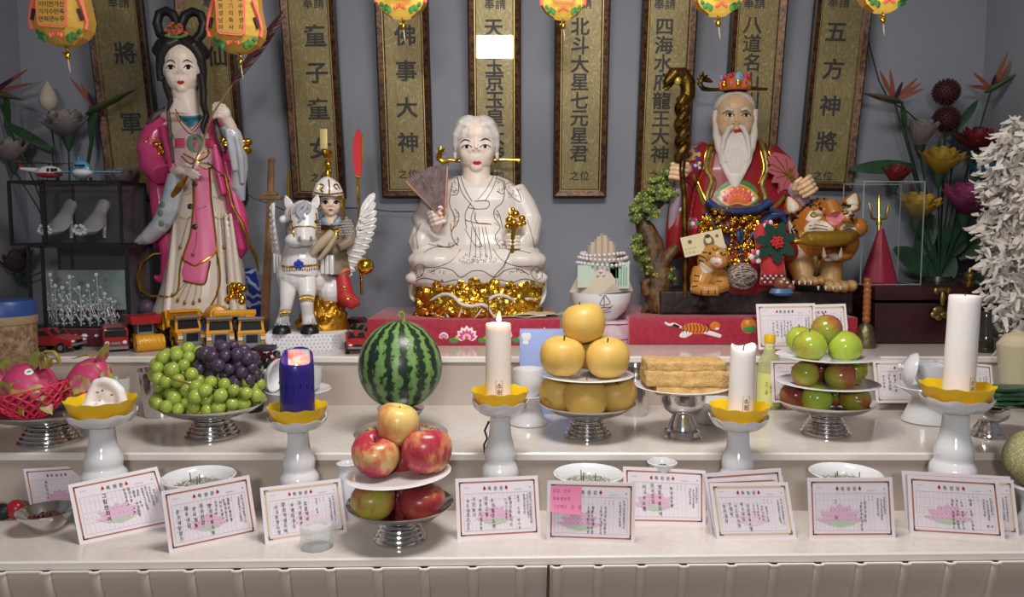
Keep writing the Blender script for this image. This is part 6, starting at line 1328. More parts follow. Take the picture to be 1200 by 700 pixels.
pxtube(q, [(209, 50, dy), (197, 47, dy), (188, 40, dy), (184, 28, dy), (187, 16, dy), (195, 12.5, dy), (203, 17, dy), (208, 28, dy), (212, 44, dy)], [6, 6, 5.8, 5.6, 5.4, 5.4, 5.6, 5.4, 5], YA, 12)
pxtube(q, [(213, 44, dy), (212, 30, dy), (217, 18, dy), (226, 13.5, dy), (235, 17, dy), (239, 28, dy), (236, 40, dy), (228, 49, dy), (216, 52, dy)], [5, 5.4, 5.6, 5.4, 5.4, 5.6, 5.6, 6, 6], YA, 12)
pxtube(q, [(193, 92, -.03), (196, 106, -.04), (200, 118, -.052), (196, 130, -.055)], [4, 4, 3.2, 1.4], YA, 10); pxtube(q, [(235, 88, -.02), (238, 106, -.032), (238, 122, -.045), (242, 136, -.058), (237, 150, -.064), (240, 160, -.064)], [5, 4.6, 4, 3.6, 2.8, .9], YA, 10)
sculpt(q, 'hair', HAIRB, ROOTA, .0018, 3)
FLO = mat('coral_flower_ornament', hx('c46f58'), .5, c2=hx('a8453f'), vscale=120)
q = MB(); c = P(208, 40, YA - .03); k_ = S(40, YA); r_ = random.Random(3)
for k in range(46): a = r_.uniform(0, pi); d = r_.random() ** .6; q.ell(c + V((13 * k_ * d * cos(a), -.008 * r_.random() - .006, (15 * d * sin(a) - 3) * k_)), (2.6 * k_, 2.2 * k_, 1.6 * k_), 7, 5, 0, M4.Rotation(r_.uniform(0, 3), 3, 'Y'))
for k in range(9): q.ell(c + V(((k - 4) * 2.6 * k_, -.012, (-5 + .12 * (k - 4) ** 2) * k_)), (2.6 * k_, 2 * k_, 1.8 * k_), 7, 5, 1)
q.ell(c + V((0, -.016, 7 * k_)), (3.6 * k_, 2 * k_, 3 * k_), 8, 6, 2); q.build('flower_ornament', [FLO, mat('green_sepal', hx('4a8a48'), .5), GOLD], ROOTA, True)
q = MB(); HS = S(200, YA)
def hp(x, y, d): return P(x, y, YA + d)
q.ell(hp(213, 199, -.098), (8 * HS, 5 * HS, 6 * HS)); q.tube([hp(204, 201, -.08), hp(212, 199, -.097)], [5.5 * HS, 6 * HS], 12)
for k, (dx, dy_) in enumerate(((19, 7), (21, 10), (19, 13), (15, 14))): q.tube([hp(215, 197 + 1.6 * k, -.102 + .002 * k), hp(215 + dx * .5, 197 + 1.6 * k + dy_ * .3, -.108 + .002 * k), hp(214 + dx, 196 + dy_, -.102 + .002 * k)], [2.4 * HS, 2.2 * HS, 1.3 * HS], 8)
q.tube([hp(212, 195, -.1), hp(219, 193, -.112), hp(225, 196, -.115)], [2.7 * HS, 2.4 * HS, 1.5 * HS], 8); sculpt(q, 'hand', SKINW, ROOTA, .0013, 2)
q = MB(); q.ell(hp(261, 133, -.072), (9 * HS, 6 * HS, 9 * HS)); q.tube([hp(262, 134, -.07), hp(270, 148, -.055), hp(274, 158, -.04)], [6.5 * HS, 6.5 * HS, 7 * HS], 12)
for k in range(4): z = 124 + 4.4 * k; q.tube([hp(264 - k * .6, z + 1, -.075), hp(256, z - 1.5, -.088), hp(250.5, z, -.086), hp(250.5, z + 2, -.074)], [2.6 * HS, 2.5 * HS, 2.3 * HS, 1.8 * HS], 8)
q.tube([hp(262, 128, -.075), hp(257, 121, -.08), hp(251, 121.5, -.076)], [2.8 * HS, 2.4 * HS, 1.6 * HS], 8); sculpt(q, 'hand', SKINW, ROOTA, .0013, 2)
bo_m = [c for c in ROOTA.children if c.name.startswith('bosom')][0]; ba = bvh(gown, coat, sl, bo_m); q = MB()
patch(q, ba, [(226, 199), (245, 199), (247, 235), (253, 285), (251, 300), (229, 311), (216, 303), (224, 275), (227, 240)], 0, .0022, 6, True, 3); patch(q, ba, [(217, 306), (229, 313), (246, 304), (243, 320), (239, 332), (228, 331), (216, 329), (213, 318)], 0, .002, 5, True, 3)
patch(q, ba, [(205, 160), (214, 150), (238, 150), (246, 165), (246, 196), (212, 198), (204, 185)], 1, .0012, 5, True, 3)
q.build('painted_panel', [mat('pink_panel', hx('d4688f'), .35), ROSE], gown, True, smooth=180); bp_ = bvh(gown, coat, sl, bo_m, *[c for c in gown.children])
q = MB(); patch(q, bp_, [(209, 135), (223, 136), (239, 135), (233, 143), (224, 149), (215, 142)], 0, .0035, 3); patch(q, bp_, circ(229, 168, 11, 11), 1, .003, 3); patch(q, bp_, circ(229, 170, 5, 5), 3, .0042, 2); patch(q, bp_, circ(229, 163, 4, 3), 2, .0042, 2)
patch(q, bp_, [(205, 164), (217, 164), (217, 172), (205, 172)], 3, .002, 2, False); patch(q, bp_, [(240, 164), (250, 164), (250, 172), (240, 172)], 3, .002, 2, False)
for cx, cy in ((228, 216), (228.5, 266), (223, 242)): patch(q, bp_, circ(cx, cy, 3.4), 4, .004, 2)
for cx, cy in ((201, 160), (189, 262), (190, 240), (188, 250)): patch(q, bp_, circ(cx, cy, 3.4, 4), 1, .002, 2)
q.build('brooch', [TEAL, mat('sage_medallion', hx('6f8a72'), .4), mat('plum_gem', hx('7d2f55'), .3), mat('rose_gem', hx('d0476f'), .3), mat('dark_gem', hx('2c2836'), .2)], gown, True, smooth=180)
q = MB()
def gs(pts, r_=.0016, mi=0): stroke(q, bp_, pts, r_, mi, .0012, 2, 6)
for L_ in ([(226, 196), (227, 225), (226, 250), (223, 275), (215, 302), (221, 308), (229, 312)], [(245, 196), (247, 230), (251, 262), (254, 290), (256, 310)], [(229, 312), (242, 304), (252, 296), (254, 285)], [(214, 300), (211, 318), (210, 335), (206, 345), (196, 348), (178, 346)], [(254, 290), (257, 310), (258, 330), (254, 345), (247, 358), (242, 366)], [(246, 306), (243, 322), (239, 333), (226, 332), (215, 329)]): gs(L_, .0026)
for L_ in ([(206, 128), (212, 140), (219, 147), (224, 151)], [(240, 128), (235, 140), (229, 149), (224, 154)], [(206, 134), (214, 148), (224, 157), (233, 148), (241, 134)], [(205, 163), (217, 163)], [(205, 173), (217, 173)], [(240, 163), (250, 163)], [(240, 173), (250, 173)], [(258, 160), (262, 190), (270, 222), (277, 250)]): gs(L_, .0012)
for L_ in ([(215, 180), (222, 184), (228, 188), (223, 192), (213, 183)], [(230, 187), (236, 180), (246, 176), (242, 184), (232, 189)], [(232, 190), (242, 192), (250, 195), (242, 198), (233, 194)]): gs(L_, .002)
q.build('gilt_trim', [GLINE, LINE], gown, True)
q = MB()
def beads(pts, r_=.0016, st=2.2, pend=False):
    for x, y in resample(pts, st):
        h = hit(bp_, x, y, .002)
        if h is not None: q.ell(h, (r_, r_, r_), 7, 5)
    if pend:
        h = hit(bp_, *pts[-1], .003)
        if h is not None: q.ell(h, (.0045, .003, .006), 8, 6)
beads([(212, 255), (221, 257), (225, 252)]); beads([(222, 255), (216, 275), (212, 290)], .0016, 2.2, True); beads([(229, 210), (229, 240), (231, 265), (230, 285), (227, 298)], .0018, 2.4, True); beads([(246, 228), (253, 232), (262, 228)]); beads([(250, 253), (258, 257), (266, 252)]); beads([(258, 256), (260, 275), (261, 290)], .0016, 2.2, True)
for k, (x0, x1, y1) in enumerate(((217, 203, 346), (220, 209, 352), (225, 217, 355), (231, 227, 355), (236, 234, 352))): beads([(x0, 332), ((x0 + x1) / 2 + 1, 340), (x1, y1)], .0014, 2, True)
beads([(219, 228), (224, 226)]); beads([(221, 243), (232, 245), (241, 242)]); q.build('beaded_tassel', mat('dull_gold_bead', hx('a58a4e'), .35, .8), gown, True)
q = MB(); r_ = random.Random(4)
for (cx, cy, n, sp, dd) in ((181, 173, 26, 11, -.032), (284, 172, 12, 7, -.03), (262, 168, 6, 4, -.05), (276, 345, 26, 10, -.085), (228, 372, 20, 9, -.1)):
    for k in range(n): nugget(q, P(cx + r_.uniform(-sp, sp), cy + r_.uniform(-sp, sp), YA + dd - r_.uniform(0, .008)), r_.uniform(3, 5.5) * HS, r_)
q.build('gold_ornament', GOLD, ROOTA, True, smooth=40)
STRM = mat('amber_gold_ribbon', hx('b98a33'), .28, .7, c2=hx('7d5a1e'), vscale=40); q = MB()   # gold edged streamers: right side and the loop at lower left
pxtube(q, [(264, 205, -.05), (272, 240, -.048), (284, 262, -.045), (292, 285, -.04), (300, 302, -.03), (303, 318, -.02)], [1.6, 2.4, 3, 3.4, 3.4, 1], YA, 8, 0, .6); q.build('gold_streamer', STRM, ROOTA, True); q = MB(); pxtube(q, [(196, 296, -.01), (180, 298, -.015), (167, 308, -.02), (162, 325, -.02), (166, 340, -.02), (178, 348, -.02), (192, 348, -.03)], [2, 3.4, 4.6, 5, 5, 4.4, 3], YA, 10, 0, .5)
pxtube(q, [(200, 240, -.085), (204, 228, -.098), (212, 216, -.105), (220, 206, -.108)], [1.6, 4, 4.6, 1.5], YA, 8, 0, .6); q.build('gold_streamer', STRM, ROOTA, True)
q = MB()
for (x, y, rx, ry, dd) in ((190, 372, 12, 9, -.05), (176, 360, 9, 10, -.02), (200, 383, 14, 8, -.09), (236, 382, 14, 9, -.105), (264, 378, 14, 10, -.1), (284, 366, 10, 10, -.07), (216, 388, 16, 7, -.1), (290, 384, 12, 8, -.08), (172, 384, 14, 9, -.05)): blob(q, x, y, rx, ry, rx, YA, dd)
pxloft(q, [(374, 172, 292, 44, 0), (386, 168, 298, 46, 0), (396, 168, 298, 46, 0)], YA); b0 = [p.z for p in q.v]
for p in q.v: p.z = max(p.z, TZ[3] + .001)
sculpt(q, 'cloud_base', VIO, ROOTA, .0026, 3)
SHAWL = mat('dark_embroidered_shawl', hx('3a3a3c'), .5, c2=hx('6b4a3a'), vscale=90)
q = MB(); pxtube(q, [(196, 126, -.01), (184, 136, -.018), (176, 146, -.018), (174, 156, -.012)], [3, 8, 7, 2], YA, 10, 0, .7); pxtube(q, [(197, 130, -.05), (199, 160, -.058), (203, 190, -.068)], [2, 2.4, 1.6], YA, 8); pxtube(q, [(252, 140, -.05), (256, 160, -.056), (262, 178, -.058)], [3, 4, 2], YA, 8); q.build('shawl', SHAWL, ROOTA, True)
q = MB(); ROD = mat('bamboo_rod', hx('8a6a42'), .5); ft = P(328, 22, YA - .07); fb_ = P(272, 100, YA - .085)
q.tube([P(226, 196, YA - .118), P(250, 132, YA - .096), fb_], .0022, 8); root = thing('feather_rod', 'bamboo rod tipped with a dark feather plume, held by the pink coated lady', 'rod', V((P(226, 196, YA).x, YA - .118, P(226, 196, YA - .118).z))); q.build('rod', ROD, root, True)
q = MB(); r_ = random.Random(8); d = (ft - fb_); sd = V((d.z, 0, -d.x)).normalized()
for k in range(120):
    t = k / 120; w_ = .014 * sin(pi * min(1, .12 + .8 * t)) ** .7; c = fb_ + d * t
    for s_ in (-1, 1): q.tube([c, c + d.normalized() * .012 + sd * s_ * w_ * .6 + V((0, r_.uniform(-.004, .004), 0)), c + d.normalized() * .026 + sd * s_ * w_], [.0012, .0011, .0004], 4, 0 if (s_ < 0 or k % 3) else 1)
q.tube([fb_, ft], [.003, .0015], 6, 0); q.build('plume', [mat('maroon_feather', hx('4a2228'), .5), mat('silver_feather', hx('8d837c'), .4)], root, True)
WOOD = mat('worn_brown_wood', hx('8a6544'), .6, c2=hx('6a4a30'), vscale=30)
root = thing('wooden_sword', 'wooden sword standing upright between the lady and the winged horse', 'sword', V((P(312, 392, 2.12).x, 2.12, TZ[3]))); Yw = 2.12
q = MB(); z0 = TZ[3]; a = V((P(309, 396, Yw).x, Yw, z0)); b_ = P(317, 236, Yw); q.loft([[c + V((x, y, 0)) for x, y in ((-w_, 0), (0, -.005), (w_, 0), (0, .005))] for c, w_ in ((a, .012), (a.lerp(b_, .5), .0115), (b_, .010))]); q.build('blade', WOOD, root, True, smooth=20)
q = MB(); k_ = S(230, Yw); q.box(P(317, 232, Yw), (26 * k_, .02, 5 * k_), bev=.003); q.box(P(317, 227.5, Yw), (16 * k_, .018, 4 * k_), bev=.003); q.build('guard', WOOD, root, True, smooth=30)
q = MB(); q.tube([P(317, 226, Yw), P(317.5, 205, Yw), P(318, 192, Yw), P(318.5, 188, Yw), P(318.5, 185, Yw)], [4.4 * k_, 4 * k_, 3.6 * k_, 4.4 * k_, 2.4 * k_], 10); q.build('grip', WOOD, root, True, smooth=30)
m, nt, b__, L = nodes('blue_white_swirl_glaze'); tc = N(nt, 'TexCoord'); wv = N(nt, 'TexWave', Scale=9, Distortion=14, Detail=1.5, wave_type='RINGS'); wv.inputs['Detail Scale'].default_value = 2; L(tc.outputs['Object'], wv.inputs['Vector']); r_ = ramp(nt, [(.45, hx('20389c')), (.62, hx('3a56b8')), (.8, hx('b9c3da'))]); L(wv.outputs['Fac'], r_.inputs[0]); L(r_.outputs[0], b__.inputs['Base Color']); b__.inputs['Roughness'].default_value = .25
Yv = 2.30; q = MB(); a = V((P(291, 390, Yv).x, Yv, TZ[3])); k_ = S(350, Yv); q.lathe([(0, 0), (14 * k_, 0), (17 * k_, .02), (19 * k_, .06), (17 * k_, .11), (13 * k_, .155), (10 * k_, .175), (12 * k_, .19), (11 * k_, .19), (9 * k_, .17), (0, .1)], 40, fn=lambda a_, r, z: (r * (1 + .06 * cos(3 * a_ + z * 30)), z)); t = q.build('swirl_vase', m, loc=(0, 0, 0), smooth=60); t.location = a; tag(t, 'blue and white swirl glazed vase behind the wooden sword', 'vase')
BLUEC = mat('cobalt_cloth', hx('2a40a0'), .4, sheen=.2)
q = MB(); pxtube(q, [(222, 376, 0), (232, 386, -.004), (242, 396, -.006), (246, 404, -.004)], [4, 8, 9, 5], 2.055, 12); pxtube(q, [(248, 376, 0), (242, 386, -.006), (240, 398, -.004)], [4, 8, 8], 2.055, 12); t = sculpt(q, 'cloth_bundle', BLUEC, None, .0022, 3); tag(t, 'bunched cobalt blue cloth between the yellow dump truck and the mixer truck', 'cloth')
# bearded mountain spirit with tigers, right
def deco_e(e, b):
    tx = lambda L: [(805 + (x - 805) * .82, y + .5) for x, y in L]
    patch(e, b, [(796, 384), (808, 379), (822, 380), (832, 386), (826, 391), (810, 391)], 5, .001, 3, True, 3); patch(e, b, circ(838, 382, 6, 5), 5, .0012, 2); patch(e, b, [(820, 390), (832, 388), (846, 393), (844, 396)], 4, .0012, 2); patch(e, b, [(800, 388), (812, 390), (803, 396), (796, 394)], 4, .0012, 2); patch(e, b, circ(840, 385, 3, 2), 4, .002, 1)
    stroke(e, b, [(798, 384), (790, 380), (784, 381), (779, 378)], .0036, 4, .0004); stroke(e, b, [(796, 383), (789, 380)], .0036, 6, .0008)
    for k in range(8): stroke(e, b, [(800 + k * 4, 380), (801 + k * 4.2, 385), (800 + k * 4, 390)], .0009, 6, .0016, 2, 4)
    patch(e, b, circ(877, 382, 9), 5, .001, 2); patch(e, b, [(870, 383), (884, 381), (884, 389), (872, 389)], 2, .0016, 2); patch(e, b, circ(876, 379, 4), 3, .0018, 1); stroke(e, b, [(883, 372), (890, 378), (888, 390)], .002, 6)
zb2 = silkbox(737, 1006, 372, 402, 2.075, .36, 'crimson silk box embroidered with a leaping tiger, under the rock base', deco_e)
YE = 2.25; ROOTE = thing('mountain_spirit_statue', 'white bearded old man statue in red robes, seated with a tiger on a dark rock', 'statue', V((P(865, 370, YE).x, YE, zb2)))
ROCK = mat('dark_brown_rock', hx('2f2624'), .5, bump=.8, bscale=60, c2=hx('1c1615'), vscale=30); REDR = mat('scarlet_lacquer_robe', hx('861a20'), .32, coat=.12); OLIVE = mat('olive_gilt_brocade', hx('5c5a2a'), .4, .3, c2=hx('8d7430'), vscale=120); NAVY = mat('navy_silk', hx('24365e'), .35, coat=.2); LILAC = mat('lilac_sleeve', hx('9d8796'), .45)
q = MB(); r_ = random.Random(4); zr = P(870, 341, YE - .1).z
for k in range(70): x = r_.uniform(768, 978); y = r_.uniform(346, 366); nugget(q, P(x, y, YE + r_.uniform(-.11, .08)), .026, r_)
q.box(((P(765, 350, YE).x + P(980, 350, YE).x) / 2, YE - .005, (zb2 + zr) / 2), (P(980, 350, YE).x - P(765, 350, YE).x, .22, zr - zb2))
for p in q.v: p.z = min(max(p.z, zb2 + .0005), zr + .01)
sculpt(q, 'rock', ROCK, ROOTE, .0035, 3)
q = MB()
pxloft(q, [(158, 845, 882, 12, .02), (168, 832, 896, 20, .012), (180, 820, 906, 25, .006), (200, 812, 914, 28, 0), (225, 808, 918, 30, -.004), (255, 803, 922, 34, -.012), (280, 798, 925, 38, -.02), (305, 798, 922, 40, -.024), (342, 802, 915, 40, -.02)], YE, pw=.9)
pxtube(q, [(830, 178, 0), (812, 192, -.01), (803, 208, -.03), (800, 218, -.05)], [15, 16, 14, 11], YE, 16); pxtube(q, [(803, 208, -.03), (797, 235, -.03), (793, 265, -.03), (791, 295, -.025), (793, 302, -.02)], [12, 13, 13, 12, 6], YE, 16); pxtube(q, [(898, 180, 0), (914, 196, -.01), (924, 214, -.03), (932, 224, -.05)], [15, 16, 14, 10], YE, 16); pxtube(q, [(918, 205, -.02), (914, 228, -.03), (905, 240, -.03)], [13, 14, 8], YE, 14)
blob(q, 822, 292, 24, 20, 26, YE, -.07); blob(q, 902, 292, 24, 20, 26, YE, -.07)
robe = sculpt(q, 'robe', REDR, ROOTE, .0026, 8); br = bvh(robe)
q = MB(); pxtube(q, [(800, 214, -.055), (793, 228, -.06), (791, 243, -.05), (788, 262, -.045), (784, 275, -.04)], [7, 8, 7, 5, 1.5], YE, 12); q.build('under_sleeve', LILAC, ROOTE, True); q = MB(); pxtube(q, [(926, 218, -.045), (936, 226, -.065), (940, 240, -.065), (938, 256, -.055)], [8, 10, 10, 4], YE, 12); q.build('under_sleeve', LILAC, ROOTE, True)
q = MB(); r_ = random.Random(12)
for L_, w_ in (([(838, 162), (831, 180), (828, 198), (834, 212), (829, 230), (832, 248)], .0075), ([(890, 164), (897, 182), (899, 200), (893, 216), (897, 234), (893, 250)], .0075), ([(812, 205), (818, 220), (824, 238), (833, 248)], .005), ([(893, 250), (908, 243), (920, 230)], .006)): stroke(q, br, L_, w_, 0, .0, 2, 8)
for L_ in ([(843, 165), (836, 182), (833, 200), (839, 213), (834, 232)], [(833, 164), (826, 182), (823, 200)], [(886, 166), (892, 184), (894, 200), (888, 216)], [(894, 166), (902, 184), (904, 200)], [(815, 205), (822, 222), (830, 240), (838, 252)], [(886, 225), (892, 240), (898, 252), (894, 236), (888, 226)]): stroke(q, br, L_, .002, 1, .004, 2, 6)
q.build('brocade_edge', [OLIVE, GLINE], ROOTE, True)
FLW = [mat('rose_enamel', hx('c23a6c'), .35), mat('white_enamel', hx('ddd6d2'), .4), mat('leaf_enamel', hx('3f7a45'), .4), mat('amber_enamel', hx('d1a03a'), .35), mat('violet_enamel', hx('4a3f8a'), .35), mat('orange_enamel', hx('d2653a'), .35)]
q = MB()
def fl_(cx, cy, s, c0, c1, c2):
    for k in range(6): patch(q, br, circ(cx + s * .9 * cos(k * 1.05), cy + s * .9 * sin(k * 1.05), s * .62, n=8), c0 if k % 2 else c1, .0016 + .0002 * k, 2, True, 2)
    patch(q, br, circ(cx, cy, s * .6, n=8), c2, .0036, 1)
for a in ((804, 187, 4, 4, 3, 1), (814, 181, 5, 4, 3, 3), (808, 196, 4, 0, 4, 1), (818, 194, 3.4, 1, 4, 3), (793, 232, 6, 0, 1, 3), (792, 245, 4.5, 2, 1, 0), (812, 262, 5, 0, 2, 1), (906, 188, 4, 4, 3, 1)): fl_(*a)
q.build('robe_flower', FLW, robe, True, smooth=180)
q = MB(); pts = [(842, 232)] + [(864 - 21 * cos(t), 233 - 17 * sin(t)) for t in [k * pi / 10 for k in range(1, 10)]] + [(886, 232), (876, 240), (864, 238), (852, 240)]
patch(q, br, [(864 + (x - 864) * 1.25, 230 + (y - 230) * 1.3 - 1) for x, y in pts], 2, .002, 3); patch(q, br, [(864 + (x - 864) * 1.1, 231 + (y - 231) * 1.1) for x, y in pts], 3, .0035, 3)
patch(q, br, pts, 5, .005, 3)
for row, (n, rr, mi, o_) in enumerate(((9, 17, 1, .0065), (8, 12.5, 0, .008), (6, 8, 5, .0095))):
    for k in range(n): t = pi * (k + .5) / n; patch(q, br, circ(864 - rr * 1.12 * cos(t), 236 - rr * .85 * sin(t), 2.8, 3.6, 8), mi, o_, 1, True, 2)
q.build('lotus_panel', FLW, ROOTE, True, smooth=180)
q = MB()
for L_, w_ in (([(828, 236), (842, 246), (864, 248), (886, 246), (902, 236)], 7), ([(826, 250), (836, 268), (848, 282), (858, 290)], 6), ([(918, 250), (900, 256), (884, 268), (874, 284)], 6), ([(838, 256), (850, 268), (862, 276)], 4), ([(868, 268), (866, 290), (868, 310)], 5), ([(900, 246), (912, 250), (920, 262)], 5)): pxtube(q, [(x, y, -.096 - .012 * (1 - abs(x - 864) / 60)) for x, y in L_], w_ * 1.35, YE, 10, 0, .55)
sculpt(q, 'sash', NAVY, ROOTE, .002, 3)
q = MB(); r_ = random.Random(21)
for (cx, cy, sx, sy, n) in ((864, 262, 26, 8, 60), (828, 270, 8, 16, 40), (866, 280, 14, 10, 40), (898, 272, 12, 10, 40), (864, 305, 16, 16, 55), (838, 300, 10, 12, 20), (886, 296, 8, 12, 24), (850, 246, 16, 3, 16), (910, 300, 6, 20, 24)):
    for k in range(n): nugget(q, P(cx + r_.uniform(-sx, sx), cy + r_.uniform(-sy, sy), YE - .112 - r_.uniform(0, .012)), r_.uniform(2, 4.2) * .0024, r_)
q.build('gilt_ornament', GHEAP, ROOTE, True, smooth=30)
q = MB(); c = P(866, 277, YE - .132); q.ell(c, (.008, .004, .015), 12, 8); q.build('blue_cabochon', NAVY, ROOTE, True)
hd, A, W, h_, Rm = head(ROOTE, 861, 107, 172, 46, YE - .02, SKINO, R(5), (0, 8), .7, .6); bh = bvh(hd)
face(ROOTE, bh, [(855.5, 135), (874.5, 135)], [], (864.5, 153.5), 9, 2.8, 11, 5)
BEARD = mat('ivory_beard', hx('d6cdc4'), .5, bump=.35, bscale=140); q = MB()
for sx in (-1, 1): q.tube([A(sx * .12, -1.02, -.33), A(sx * .35, -1.0, -.42), A(sx * .55, -.98, -.75), A(sx * .66, -.98, -1.2), A(sx * .7, -1.0, -1.5)], [.1 * W, .15 * W, .14 * W, .1 * W, .02 * W], 10); q.tube([A(sx * .98, -.2, -.1), A(sx * .92, -.5, -.6), A(sx * .72, -.75, -1.1), A(sx * .45, -.9, -1.6)], [.1 * W, .2 * W, .26 * W, .2 * W], 10)
rings = []
for z, w_, y in ((-.62, .2, -.82), (-.72, .66, -.78), (-1.0, .86, -.8), (-1.3, .9, -.84), (-1.7, .78, -.9), (-2.1, .52, -.96), (-2.45, .26, -1.0), (-2.72, .04, -1.02)): rings.append([A(w_ * cos(t), y + .2 * sin(t) * min(1, w_ * 2), z + .1 * abs(cos(t))) for t in [k * pi / 10 for k in range(20)]])
q.loft(rings); bd = sculpt(q, 'beard', BEARD, ROOTE, .0016, 3); bb_ = bvh(bd); q = MB()
for k in range(13): x = 846 + k * 2.6; stroke(q, bb_, [(x, 172 + abs(k - 6)), (861.5 + (x - 861.5) * .75, 188), (861 + (x - 861) * .35, 203)], .0006, 0, .0001, 2, 4)
q.build('beard_strand', mat('beard_shade', hx('b9b0a8'), .6), bd, True)
q = MB(); q.ell(A(0, .3, .42), (1.04 * W, 1.12 * W, .62 * h_)); q.ell(A(0, .45, 0), (1.04 * W, .9 * W, .7 * h_))
for sx in (-1, 1): q.tube([A(sx * .18, -.96, .2), A(sx * .45, -.93, .28), A(sx * .72, -.78, .16)], [.07 * W, .1 * W, .04 * W], 8); q.tube([A(sx * .95, -.1, .3), A(sx * 1.0, -.1, 0), A(sx * .98, -.2, -.2)], [.16 * W, .12 * W, .1 * W], 8)
sculpt(q, 'hair', HAIRW, ROOTE, .0016, 3)
q = MB(); k_ = S(95, YE); c = P(861.5, 107, YE - .02); q.lathe([(14 * k_, 0), (16 * k_, 2 * k_), (16 * k_, 12 * k_), (14 * k_, 16 * k_), (8 * k_, 20 * k_), (0, 21 * k_)], 24, 0, c, fn=lambda a, r, z: (r * (1 + .08 * cos(6 * a)), z))
for k in range(7):
    a = pi + pi * k / 6; e = c + V((16 * k_ * cos(a), 16 * k_ * sin(a), 7 * k_)); q.ell(e, (3.4 * k_, 2 * k_, 6 * k_), 8, 6, 1 if k % 2 else 0); q.ell(e + V((0, 0, 8 * k_)), (2.6 * k_, 2 * k_, 3.4 * k_), 8, 6, (2, 3, 4)[k % 3]); q.ell(e - V((0, .003, 0)), (1.6 * k_, 1.4 * k_, 2 * k_), 6, 5, (3, 4, 2)[k % 3])
q.ell(c + V((0, -15 * k_, 13 * k_)), (5 * k_, 3 * k_, 7 * k_), 10, 8, 2); q.build('crown', [FLW[5], GOLD, mat('sky_enamel', hx('7f9cc0'), .35), FLW[0], mat('scarlet_enamel', hx('b02a2a'), .3)], ROOTE, True)
q = MB(); pxtube(q, [(828, 105, .0), (845, 105, -.01), (880, 104, -.01), (899, 104.5, 0)], [2.4, 2, 2, 1.6], YE, 8); pxtube(q, [(832, 105, 0), (824, 104, 0), (820, 98, 0), (823, 92, 0), (830, 94, 0), (835, 96, 0)], [2.4, 3, 3.4, 4, 3, 1], YE, 8)
for e in ((819, 86), (824, 84), (829, 88), (816, 92)): pxtube(q, [(823, 93, 0), (e[0], e[1], .004)], [2.6, .8], YE, 6)
q.build('dragon_pin', GOLDD, ROOTE, True)
fist(ROOTE, 796, 202, YE - .088, 22, SKINO, 'hand', thumb=1, wrist=[(797, 212, .03), (798, 220, .04)], tilt=R(10)); fist(ROOTE, 942, 220, YE - .098, 24, SKINO, 'hand', thumb=-1, wrist=[(936, 224, .03)], tilt=R(-30))
q = MB(); dk = -.108
pxtube(q, [(803, 350, dk), (803, 300, dk), (802, 230, dk), (799, 200, dk - .006), (801, 182, dk)], [3.6, 3.6, 3.4, 3.2, 4], YE, 10); r_ = random.Random(5)
pxtube(q, [(800 + 5 * sin(y * .16), y, dk + .012 * cos(y * .16)) for y in range(188, 112, -3)], [5.5] * 26, YE, 8); pxtube(q, [(800 - 5 * sin(y * .16), y, dk - .012 * cos(y * .16)) for y in range(184, 108, -3)], [5] * 26, YE, 8)
pxtube(q, [(800, 122, dk), (806, 112, dk), (806, 98, dk), (799, 88, dk), (789, 88, dk - .01), (784, 94, dk - .016), (779, 98, dk - .02)], [7, 8.5, 9, 9.5, 8.5, 6, 3], YE, 12)
for (x, y, x1, y1) in ((800, 86, 810, 82), (806, 94, 814, 92), (808, 104, 814, 106), (790, 84, 785, 80), (786, 88, 777, 88), (783, 98, 776, 104), (788, 96, 782, 106), (797, 84, 802, 79)): pxtube(q, [(x, y, dk), (x1, y1, dk)], [3.4, .8], YE, 6)
stf = sculpt(q, 'dragon_staff', GOLDD, ROOTE, .0018, 2); q = MB(); blob(q, 783, 105, 4, 5, 4, YE, dk - .02); q.build('jewel', mat('pale_gold_jewel', hx('c9b25a'), .3, .5), stf, True)
CORAL = mat('dusty_rose_leaf', hx('b5606c'), .4, coat=.2); q = MB(); ol = [(896, 187), (906, 180), (920, 183), (930, 190), (934, 198), (938, 204), (936, 212), (940, 218), (930, 222), (922, 221), (917, 224), (914, 214), (906, 214), (908, 206), (899, 202), (902, 195)]; s_ = S(200, YE); o_ = P(918, 202, YE - .075)
q.prism([((x - 918) * s_, (202 - y) * s_) for x, y in ol], .008, frame_mtx(o_, (1, .25, 0), (0, -.15, 1))); lf = q.build('leaf_fan', CORAL, ROOTE, True, smooth=0); bl = bvh(lf); q = MB()
for e in ((900, 190), (908, 183), (921, 186), (931, 195), (902, 199), (909, 209), (918, 220), (930, 220)): stroke(q, bl, [(924, 206), ((924 + e[0]) / 2, (206 + e[1]) / 2 - 1), e], .0012, 0, .0004)
for e in ((926, 200), (928, 206), (930, 211), (925, 207)): patch(q, bl, circ(*e, 3), 1, .002, 1)
q.build('leaf_vein', [GLINE, OLIVE], lf, True)
BARK = mat('ochre_pine_bark', hx('6e4f2c'), .55, bump=1, bscale=50, c2=hx('33210f'), vscale=45); q = MB(); dt = -.02
pxtube(q, [(775, 366, -.07), (770, 345, -.06), (774, 325, -.05), (766, 305, -.045), (764, 285, -.04), (756, 268, -.035), (752, 256, -.03), (762, 246, -.03), (772, 236, -.03), (784, 220, -.03)], [15, 15, 17, 14, 13, 11, 9, 8, 7, 4], YE, 14); pxtube(q, [(768, 320, -.06), (782, 302, -.07), (794, 288, -.07)], [9, 8, 5], YE, 10); pxtube(q, [(764, 285, -.05), (757, 296, -.07), (754, 308, -.07)], [6, 5, 3], YE, 8)
